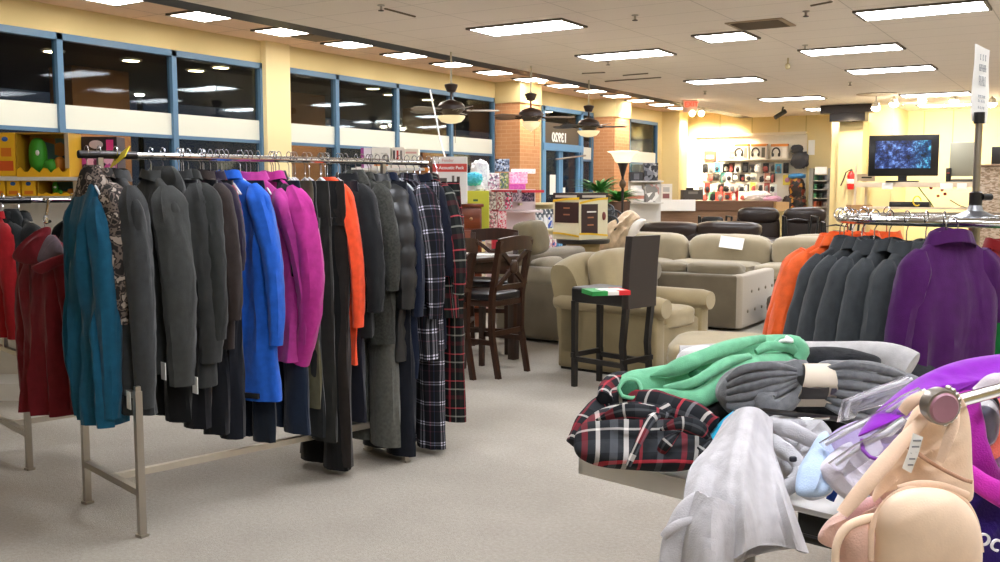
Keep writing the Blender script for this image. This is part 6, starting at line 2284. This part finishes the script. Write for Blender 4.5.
blob([(622, 394), (621, 388), (627, 382), (636, 383), (639, 390), (633, 396)], 2.505, 0, 0, .004, seed=3).build('cuff_inside', fab('#3f7f5e'), t)  # inner fabric, its green darkened to paint the shade of the cuff opening
psweep([(690, 372, 2.62, 5), (706, 380, 2.6, 6), (700, 386, 2.58, 5), (690, 384, 2.58, 3)], flat=.8, seed=13).build('fold', GRN_SHADE, t)
psweep([(776, 345, 2.72, 5), (790, 341, 2.71, 6), (802, 350, 2.70, 8), (798, 360, 2.69, 5)], flat=.9, seed=14, wr=.3).build('cuff', GRN, t)
psweep([(772, 349, 2.69, 1.6), (782, 341, 2.68, 2), (792, 341, 2.675, 2), (786, 337, 2.70, 2)], flat=.8).build('drawstring', mat('#e8efe8', .7), t)

for k, pth in enumerate((
    [(650, 376, 2.60, 1), (676, 368, 2.58, 7), (706, 356, 2.61, 8), (738, 344, 2.66, 6), (764, 338, 2.72, 4)],
    [(664, 388, 2.56, 3), (690, 384, 2.53, 5), (708, 374, 2.54, 5), (728, 362, 2.58, 5), (750, 356, 2.64, 3)],
    [(756, 352, 2.66, 3), (770, 346, 2.68, 5), (790, 348, 2.69, 5), (803, 356, 2.70, 4)])):
    psweep(pth, flat=.7, seed=90 + k, wr=.25).build('fold', GRN, t)

# ribbed grey scarf with a cream belt band
SCF = fab('#7c7e82', var=.18, sheen=.3, vscale=60)
q = Q(820, 400, 2.6)
t = thing('grey_scarf', 'charcoal ribbed scarf bundle held by a wide cream paper band', 'scarf', q)
blob([(716, 394), (722, 376), (742, 366), (775, 363), (800, 366), (806, 384), (796, 398), (790, 404), (776, 412), (750, 418), (730, 412)], 2.48, 0, -.002, .085, back=.8, folds=((35, 26, .011, .2), (60, 11, .004, .5)), seed=21, pw=3, fine=.004).build('scarf_end', SCF, t)
psweep([(764, 372, 2.45, 6), (768, 386, 2.4, 11), (764, 400, 2.37, 12), (774, 408, 2.36, 9), (790, 400, 2.39, 9), (799, 390, 2.43, 7)], flat=.8, seed=5, wr=.25, fold=.06, fw=5).build('scarf_loop', SCF, t)
psweep([(770, 374, 2.46, 8), (790, 374, 2.44, 13), (806, 372, 2.45, 12)], flat=.8, seed=15, wr=.2, fold=.05, fw=5).build('scarf_loop', SCF, t)
blob([(815, 366), (840, 362), (870, 364), (900, 374), (922, 384), (918, 402), (900, 416), (880, 424), (862, 424), (838, 410), (820, 400)], 2.46, 0, -.002, .085, back=.8, folds=((68, 18, .012, .1), (75, 9, .004, .7)), seed=22, pw=3, fine=.004).build('scarf_end', SCF, t)
for k in range(6):
    u = k / 5
    psweep([(826, lerp(369, 405, u), 2.39, 2.5), (850, lerp(364, 414, u) + 1, 2.36, 4.5), (880, lerp(367, 417, u) + 2, 2.38, 4.5), (904, lerp(376, 412, u) + 1, 2.42, 4), (918, lerp(387, 404, u), 2.46, 2)], flat=.8, seed=30 + k, wr=.22).build('fold', SCF, t)
for k in range(5):
    u = k / 4
    psweep([(796, lerp(370, 384, u), 2.40, 2.5), (772, lerp(366, 396, u), 2.37, 4.5), (746, lerp(369, 406, u), 2.38, 5), (728, lerp(380, 406, u), 2.42, 3.5)], flat=.8, seed=50 + k, wr=.25).build('fold', SCF, t)
# band wraps around the bundle
BN = (-FW * .93 + Vector((0, 0, 1)) * .37).normalized()
def onband(u, v, lift=0.0):
    """u across 0..1, v down 0..1 over the front of the bundle"""
    th = lerp(.02, .98, v) * PI
    cx_ = lerp(lerp(799, 786, v), lerp(821, 828, v), u)
    return Q(cx_, lerp(366, 408, .5 - .5 * math.cos(th)), 2.46) + BN * (.105 * math.sin(th) ** .7 + lift) - Vector((0, 0, .012 * math.sin(th)))
P = [[onband(u / 6, v / 20) for u in range(7)] for v in range(21)]
MB().sheet(P, .003).build('paper_band', mat('#d3c7b4', .7), t, label='wide cream paper band')
P = [[onband(lerp(-.0, .72, u / 8), lerp(.60, .78, v / 4) + (.05 * (1 - u / 8) if v == 0 else 0), .004 + .008 * math.sin(v / 4 * PI) * math.sin(lerp(.1, .95, u / 8) * PI)) for u in range(9)] for v in range(5)]
MB().sheet(P, .004).build('clasp', mat('#26201f', .4), t)
P = [[onband(lerp(.8, .95, u / 2), lerp(.62, .72, v / 2), .004) for u in range(3)] for v in range(3)]
MB().sheet(P, .001).build('printed_mark', mat('#4a4450', .6), t)

# cyan top peeking out at the left of the hoodie
q = Q(712, 440, 2.38)
item('cyan_shirt', 'bright cyan top peeking out beside the hanging light grey hoodie', 'top', blob([(690, 470), (694, 455), (708, 436), (724, 418), (738, 410), (744, 424), (728, 450), (712, 468), (700, 476)], 2.36, 0, -.001, .03, folds=((55, 16, .006, 0),), seed=31), fab('#18a3c9'), q)

# light grey hoodie hanging over the edge
HG = fab('#bcbabd', var=.1, sheen=.3)
q = Q(735, 470, 2.1)
t = thing('grey_hoodie', 'light grey sweatshirt hanging over the front edge of the table', 'sweatshirt', (q.x, q.y, .75))
def loft(rows, nu=46, nv=46, folds=4.5, amp=.02, seed=0, th=.008, a0=.25, fine=.002):
    def cr(p0, p1, p2, p3, u):
        return tuple(.5 * ((2 * p1[d]) + (-p0[d] + p2[d]) * u + (2 * p0[d] - 5 * p1[d] + 4 * p2[d] - p3[d]) * u * u + (-p0[d] + 3 * p1[d] - 3 * p2[d] + p3[d]) * u ** 3) for d in range(3))

    def samp(lst, t_):
        n = len(lst) - 1
        x = min(n - 1e-6, t_ * n); k = int(x); u = x - k
        return cr(lst[max(k - 1, 0)], lst[k], lst[k + 1], lst[min(k + 2, n)], u)
    G = []
    for i in range(nv):
        v = i / (nv - 1)
        row = []
        cols_ = [samp([r[c] for r in rows], v) for c in range(len(rows[0]))]
        for j in range(nu):
            u = j / (nu - 1)
            a, b_, c_ = samp(cols_, u)
            A_ = amp * lerp(a0, 1, smooth(v * 1.3))
            ph = u * folds * PI + 1.6 * nz(u * 2 + seed, v * 1.2, seed) + seed
            h = A_ * math.sin(ph) + A_ * .4 * math.sin(ph * 2.3 + v * 2) + fine * nz(u * 22, v * 22, seed)
            row.append(Q(a, b_, c_ - h))
        G.append(row)
    return MB().sheet(G, th, uvm=lambda i, j: (j * .012, i * .012))


loft([[(724, 420, 2.22), (740, 408, 2.14), (758, 408, 2.14), (773, 420, 2.22)],
      [(710, 444, 2.12), (732, 438, 2.03), (754, 440, 2.03), (774, 452, 2.10)],
      [(690, 468, 2.03), (722, 470, 1.93), (752, 474, 1.93), (784, 482, 2.0)],
      [(683, 505, 1.95), (718, 508, 1.87), (756, 512, 1.87), (796, 516, 1.93)],
      [(683, 545, 1.94), (716, 566, 1.86), (762, 545, 1.86), (809, 553, 1.92)]], seed=1.2, folds=4.2, amp=.022).build('body', HG, t)
loft([[(770, 440, 2.14), (764, 450, 2.12), (756, 470, 2.1)], [(784, 480, 2.05), (770, 500, 2.04), (755, 510, 2.04)], [(800, 548, 1.96), (770, 552, 1.96), (735, 562, 1.96)]], seed=2, folds=2, amp=.01).build('back_layer', HG, t)
loft([[(700, 492, 1.90), (716, 500, 1.86), (735, 506, 1.87)], [(692, 530, 1.88), (712, 538, 1.83), (734, 540, 1.86)], [(686, 575, 1.88), (710, 580, 1.83), (732, 580, 1.86)], [(682, 650, 1.9), (706, 655, 1.86), (728, 650, 1.88)]], nu=24, seed=5, folds=2.2, amp=.012, th=.012).build('sleeve', HG, t)
psweep([(712, 492, 1.93, 6), (696, 506, 1.91, 13), (684, 526, 1.90, 16), (677, 552, 1.90, 17), (674, 590, 1.90, 18), (672, 640, 1.91, 17)], flat=.28, seed=43, wr=.1, nring=28, fold=.03).build('sleeve', HG, t)
psweep([(694, 519, 1.875, 3), (682, 523, 1.872, 4.5), (670, 530, 1.872, 5), (663, 537, 1.875, 4)], flat=.6, seed=44, wr=.1).build('cuff', HG, t)

# crumpled pale grey and white things in the middle
q = Q(800, 450, 2.3)
G2 = fab('#b9b8bc', sheen=.3)
t = thing('grey_cardigan', 'crumpled grey cardigan with a black label in the middle of the heap', 'cardigan', q)
blob([(758, 428), (772, 416), (800, 413), (822, 422), (832, 440), (820, 458), (806, 472), (786, 484), (770, 470), (762, 450)], 2.28, 0, -.002, .06, back=.9, folds=((40, 18, .014, .2), (-30, 22, .01, .8)), seed=51, pw=3).build('body', G2, t)
psweep([(762, 438, 2.2, 8), (778, 446, 2.17, 9), (792, 456, 2.14, 8), (800, 470, 2.12, 7), (790, 482, 2.1, 6)], flat=.8, seed=52, wr=.25).build('sleeve', G2, t)
psweep([(768, 424, 2.24, 7), (790, 430, 2.2, 8), (812, 440, 2.18, 7), (826, 446, 2.18, 5)], flat=.8, seed=53, wr=.25).build('sleeve', G2, t)
psweep([(770, 492, 2.1, 7), (786, 488, 2.09, 8), (802, 480, 2.09, 6)], flat=.6, seed=54, wr=.2).build('hem', G2, t)
MB().puff(Q(793, 459, 2.06), (.008, .004, .006), 4, 4, M=Matrix.Rotation(YAW, 4, 'Z')).build('label_tag', mat('#1a1c26', .5), t)
q = Q(775, 485, 2.16)
o = thing('zebra_scarf', 'small black and white patterned scarf corner lying on the table edge', 'scarf', q)
blob([(764, 482), (776, 478), (790, 480), (800, 484), (790, 492), (772, 494)], 2.13, 0, -.001, .014, seed=55).build('cloth', patch_mat('m_zebra', ['#1a1a1c', '#e0dede', '#2a2a2c', '#c8c6c6'], 90), o)
# black hanger bars under the scarf
q = Q(780, 412, 2.42)
o = thing('black_hanger', 'black plastic hanger lying under the grey scarf', 'hanger', q)
MB().tube([Q(735, 412, 2.36), Q(765, 411, 2.3), Q(800, 415, 2.28), Q(840, 419, 2.32), Q(860, 425, 2.34)], .007, 8).build('bar', mat('#1c1a1a', .3), o)
MB().tube([Q(798, 418, 2.26), Q(812, 419, 2.25), Q(829, 418, 2.26)], .003, 6).build('metal_clip', CHROME, o)

# pale blue and white baby top
LB = fab('#b4cae6', sheen=.2)
q = Q(815, 470, 2.2)
t = thing('blue_white_shirt', 'pale blue and white little top crumpled near the table edge', 'top', q)
blob([(796, 492), (798, 470), (808, 452), (818, 436), (826, 432), (832, 446), (834, 470), (832, 490), (820, 497), (806, 497)], 2.04, 0, -.0015, .035, folds=((10, 18, .012, .1),), seed=61, pw=3).build('cloth', LB, t)
psweep([(800, 470, 2.06, 4), (812, 466, 2.04, 6), (824, 468, 2.04, 6), (828, 486, 2.02, 6), (812, 496, 2.0, 5), (798, 492, 2.03, 3)], flat=.7, seed=62, wr=.2).build('trim', fab('#e6eaf2'), t)
psweep([(832, 470, 2.06, 4), (835, 485, 2.05, 5), (830, 500, 2.04, 4)], flat=.7, seed=63).build('blue_edge', fab('#2a4fae'), t)
q = Q(812, 445, 2.25)
item('white_lace_shirt', 'white lace top rising between the grey cardigan and the clear hangers', 'top', blob([(820, 470), (832, 452), (848, 440), (868, 438), (888, 450), (890, 475), (880, 496), (858, 505), (836, 492)], 2.0, 0, -.001, .045, folds=((30, 16, .014, .3), (-50, 22, .010, .9)), seed=64, pw=3), fab('#dcd7e2'), q)
LI = fab('#a896c4')
q = Q(850, 440, 2.1)
item('lilac_shirt', 'lilac top showing through the clear hangers', 'top', blob([(822, 446), (836, 430), (860, 420), (884, 418), (896, 430), (884, 446), (858, 454), (836, 458)], 2.08, 0, -.001, .03, folds=((30, 16, .012, .3),), seed=65), LI, q)
o = thing('purple_strap', 'purple strap looping over the white lace top', 'strap', q)
MB().tube([Q(862, 440, 1.93), Q(863, 450, 1.9), Q(870, 457, 1.88), Q(884, 461, 1.87), Q(896, 459, 1.86)], .004, 7).build('strap', mat('#7a2a9a', .6), o)
# clear plastic hangers
CL = bpy.data.materials.new('m_clear'); CL.use_nodes = True
_n = CL.node_tree.nodes['Principled BSDF']; _n.inputs['Roughness'].default_value = .06; setin(_n, 'Transmission Weight', .85); _n.inputs['IOR'].default_value = 1.35
_n.inputs['Base Color'].default_value = (.93, .93, .97, 1)
for i, (pts, lb) in enumerate(((((846, 420, 2.2), (850, 406, 2.15), (880, 396, 2.12), (905, 388, 2.1), (912, 384, 2.1)), 'clear plastic hanger, uppermost of those in the heap'),
                               (((826, 450, 2.02), (850, 436, 1.98), (884, 420, 1.93), (908, 404, 1.9), (925, 396, 1.88)), 'clear plastic hanger crossing in front of the lilac top'),
                               (((836, 470, 1.96), (862, 452, 1.92), (890, 438, 1.88), (910, 424, 1.86)), 'clear plastic hanger lowest in the heap, by the beige bra strap'))):
    q = Q(*pts[1])
    t = thing('clear_hanger', lb, 'hanger', q)
    P = [Q(*p) for p in pts]
    R = []
    for k, p in enumerate(P):
        tg = (P[min(k + 1, len(P) - 1)] - P[max(k - 1, 0)]).normalized(); ac = tg.cross(FW).normalized()
        R.append([p + ac * (.022 * math.cos(a)) + FW * (.006 * math.sin(a)) for a in [2 * PI * j / 12 for j in range(12)]])
    b = MB(); b.rings(R); b.build('bar', CL, t)
    MB().tube([p + Vector((0, 0, .012)) for p in P], .0035, 7).build('rib', mat('#f2f2f6', .1, spec=.8), t)

# ---------------------------------------------------------------- small T stand that carries bras and purple tops
q0 = Q(940, 406, 1.50)
q1 = Q(1050, 376, 1.78)
t = thing('chrome_stand', 'short chrome display arm with a round mauve end cap, holding bras at the lower right', 'display arm', (q1.x, q1.y, 0))
MB().tube([q0 + (q1 - q0) * .05, q1], .011, 12).build('arm', CHROME, t)
MB().tube([q1, (q1.x, q1.y, .02)], .014, 12).build('post', STEEL, t)
MB().lathe([(.2, 0), (.2, .015), (.03, .03)], (q1.x, q1.y, 0), 24).build('base', STEEL, t)
vd_ = (EYE - q0).normalized()
cap_x = RT
F = frame3(q0 + vd_ * .03 + Vector((0, 0, .0)), (RT + FW * .15), (Vector((0, 0, 1)) + FW * -.1))
b = MB(); b.lathe([(.002, .012), (.021, .014), (.024, .011), (.024, -.006)], (0, 0, 0), 30); b.bm.transform(F); b.build('end_cap', mat('#a87888', .4), t)
b = MB(); b.lathe([(.024, .011), (.027, .010), (.0285, 0), (.027, -.012), (.024, -.014)], (0, 0, 0), 30, cap=False); b.bm.transform(F); b.build('cap_rim', mat('#9c948c', .3, .8), t)
g = MB()
for k in range(9):
    a = lerp(-1.2, 1.2, k / 8)
    g.puff(F @ Vector((.030 * math.cos(a), .030 * math.sin(a), .0)), (.005, .005, .005), 2, 3)
g.build('rhinestones', CHROME, t)

# bright purple top draped over the arm
PU = fab('#8a22b4', sheen=.25, bump=.15)
q = Q(950, 380, 1.9)
t = thing('purple_sweater', 'vivid purple sweater draped across the display arm above the bras', 'sweater', q)
blob([(858, 436), (874, 414), (898, 392), (925, 374), (960, 361), (1010, 354), (1080, 350), (1090, 392), (1010, 398), (975, 402), (950, 404), (925, 404), (900, 412), (878, 428)], 2.02, .0003, -.0015, .05, back=.6, folds=((72, 42, .008, .2), (60, 90, .01, .6)), seed=71, pw=3, cen=(975, 384), Mr=22).build('body', PU, t)
psweep([(962, 396, 1.72, 16), (970, 420, 1.68, 13), (975, 450, 1.66, 14), (985, 475, 1.66, 15), (1010, 495, 1.68, 18), (1050, 515, 1.7, 20)], flat=.4, seed=72, wr=.15).build('magenta_panel', fab('#a81f9c', sheen=.25), t)
psweep([(962, 470, 1.64, 10), (985, 486, 1.63, 11), (1012, 500, 1.63, 13), (1050, 516, 1.66, 14)], flat=.45, seed=73, wr=.1).build('magenta_band', fab('#c72fb0', sheen=.25), t)
q = Q(990, 530, 1.66)
t = thing('violet_shirt', 'dark violet top with white lettering below the magenta band', 'top', q)
blob([(956, 486), (975, 486), (1005, 503), (1060, 520), (1070, 600), (1000, 640), (966, 600), (958, 540)], 1.68, 0, 0, .03, folds=((30, 30, .008, .2),), seed=74, pw=3).build('cloth', fab('#351a78'), t)
text_mesh('lettering', 'nocd', .045, frame3(Q(990, 540, 1.60), (RT * .9 - Vector((0, 0, 1)) * .4), (Vector((0, 0, 1)) * .9 + RT * .4)), mat('#f2f0f6', .6), t)
# coral top, dark foam hanger tip and mixed things at the right edge
q = Q(996, 430, 1.72)
t = thing('coral_shirt', 'coral pink top hanging at the right picture edge', 'top', q)
psweep([(1012, 405, 1.8, 14), (1002, 430, 1.77, 14), (988, 452, 1.75, 10), (984, 462, 1.74, 5)], flat=.5, seed=75, wr=.15).build('cloth', fab('#e2705f'), t)
q = Q(992, 470, 1.78)
item('print_shirt', 'small grey and pink print top behind the magenta band', 'top', blob([(974, 440), (992, 440), (1010, 455), (1015, 485), (995, 480), (978, 465)], 1.78, 0, 0, .02, seed=76), patch_mat('m_prt', ['#b08ab8', '#d8d0e0', '#8a9a8a', '#c05a8a'], 80), q)
q = Q(984, 430, 1.78)
t = thing('foam_hanger', 'hanger with dark blue padded tip in clear plastic at the right edge', 'hanger', q)
MB().puff(Q(984, 425, 1.74), (.018, .018, .034), 2.4, 6).build('padded_tip', mat('#26284e', .5), t)
MB().puff(Q(984, 422, 1.74), (.026, .022, .046), 2.4, 6).build('clear_sleeve', CL, t)
psweep([(976, 392, 1.76, 5), (990, 382, 1.76, 7), (1004, 384, 1.76, 8), (1012, 410, 1.78, 8), (1014, 440, 1.8, 6)], flat=.5, seed=78, wr=.2).build('white_loop', fab('#cfc6cc'), t)
MB().tube([Q(974, 399, 1.66), Q(985, 394, 1.68), Q(994, 390, 1.72)], .006, 8).build('hook', CHROME, t)
blob([(984, 400), (992, 394), (999, 404), (997, 418), (988, 416)], 1.79, 0, 0, .012, seed=4).build('dark_lining', fab('#17171c'), t)

# ---------------------------------------------------------------- bras
SK = fab('#ebcbb0', folds=False, var=.05, sheen=.2, bump=.12)
SKL = fab('#f4d8bc', folds=False, var=.05, sheen=.2, bump=.1)
q = Q(915, 470, 1.5)
t = thing('beige_bra', 'beige bra with smooth moulded cups hanging at the lower right', 'bra', q)
# moulded cups
blob([(872, 548), (874, 520), (886, 500), (908, 489), (938, 489), (960, 500), (974, 520), (980, 550), (976, 585), (955, 610), (915, 616), (884, 602), (872, 578)], 1.50, 0, .0003, .060, back=.25, seed=81, pw=1.9, folds=((60, 30, .0012, .2),), cen=(924, 552), Mr=24, bg=6).build('cup', SKL, t)
psweep([(871, 560, 1.485, 3), (872, 528, 1.485, 3), (886, 502, 1.485, 3), (908, 489, 1.485, 3), (938, 488, 1.485, 3), (962, 499, 1.485, 3), (975, 520, 1.485, 3), (981, 552, 1.485, 3)], flat=.8, wr=.05).build('cup_edge', SK, t)
blob([(836, 560), (838, 536), (850, 524), (872, 518), (882, 520), (876, 545), (872, 590), (850, 610), (836, 590)], 1.52, 0, .0003, .035, back=.4, seed=82, pw=2, cen=(856, 562)).build('cup', fab('#dcb4a2'), t)
psweep([(836, 580, 1.495, 4), (836, 548, 1.495, 4), (846, 528, 1.495, 4.5), (866, 519, 1.495, 4.5), (882, 517, 1.495, 4)], flat=.8, wr=.05).build('cup_edge', SKL, t)
# upper wing panels and lace
blob([(924, 396), (934, 392), (952, 392), (964, 402), (970, 422), (972, 460), (972, 500), (950, 496), (915, 487), (882, 494), (870, 505), (878, 480), (892, 452), (905, 425), (914, 408)], 1.56, 0, 0, .012, back=.6, folds=((60, 26, .004, .3), (-40, 40, .004, .8)), seed=83, pw=4, cen=(928, 450), Mr=22).build('wing', SKL, t)
psweep([(930, 400, 1.52, 5), (922, 420, 1.5, 6), (900, 445, 1.49, 7), (872, 478, 1.48, 8), (850, 504, 1.48, 7), (842, 514, 1.48, 6)], flat=.35, seed=84, wr=.08).build('strap', SK, t)
psweep([(948, 398, 1.50, 5), (954, 420, 1.49, 6), (948, 440, 1.48, 5), (940, 462, 1.48, 4)], flat=.4, seed=85, wr=.15).build('strap', SK, t)
psweep([(902, 412, 1.51, 5), (915, 400, 1.50, 6), (934, 394, 1.50, 5), (952, 396, 1.50, 6), (962, 408, 1.5, 5)], flat=.4, seed=89, wr=.15).build('strap', SK, t)
psweep([(898, 488, 1.49, 3), (920, 484, 1.485, 4), (945, 487, 1.485, 4), (968, 496, 1.485, 4)], flat=.6, wr=.05).build('seam_edge', SK, t)
psweep([(900, 440, 1.52, 3), (930, 462, 1.505, 2), (960, 478, 1.505, 2), (972, 482, 1.505, 2)], flat=.6, wr=.05).build('seam_edge', fab('#c49a80'), t)
a = [Q(913, 433, 1.475), Q(923, 437, 1.475), Q(911, 473, 1.48), Q(902, 468, 1.48)]
MB().sheet([[a[0], a[1]], [a[0].lerp(a[3], .5) + FW * -.003, a[1].lerp(a[2], .5) - FW * .003], [a[3], a[2]]], .0008).build('care_tag', mat('#f2f0ec', .7), t)
for k in range(5):
    p = a[0].lerp(a[3], .15 + .17 * k).lerp(a[1].lerp(a[2], .15 + .17 * k), .5) - FW * .003
    MB().box(-.006 + .001 * k, .006, -.0006, .0006, -.0012, .0012, 0, M4(p, YAW)).build('tag_print', mat('#8a8a90', .7), t)
# pinkish bra behind with white tag
PK = fab('#e2bfb2', sheen=.2)
q = Q(870, 500, 1.62)
t = thing('blush_bra', 'blush pink bra wrapped in thin plastic behind the beige cups', 'bra', q)
blob([(818, 540), (826, 522), (846, 508), (868, 498), (890, 480), (905, 480), (900, 505), (880, 520), (856, 524), (840, 532), (836, 548)], 1.60, 0, 0, .02, folds=((60, 14, .006, .2),), seed=86, pw=3, cen=(862, 512)).build('band', PK, t)
blob([(866, 490), (876, 470), (892, 452), (905, 462), (900, 486), (882, 500)], 1.585, 0, 0, .012, folds=((30, 16, .003, 0),), seed=87).build('lace', fab('#ddbab0'), t)
psweep([(848, 520, 1.57, 5), (862, 506, 1.56, 6), (880, 498, 1.56, 4)], flat=.5, wr=.2, seed=4).build('bow', fab('#e2b6bc'), t)
# ================================================================ WORLD AND VIEW
w = bpy.data.worlds.new('night')
SC.world = w
w.use_nodes = True
w.node_tree.nodes['Background'].inputs[0].default_value = (.012, .014, .02, 1)
w.node_tree.nodes['Background'].inputs[1].default_value = 1
vs = SC.view_settings
vs.view_transform = 'Standard'
vs.look = 'None'
vs.exposure = 1.5
vs.gamma = 1
vs.use_curve_mapping = False
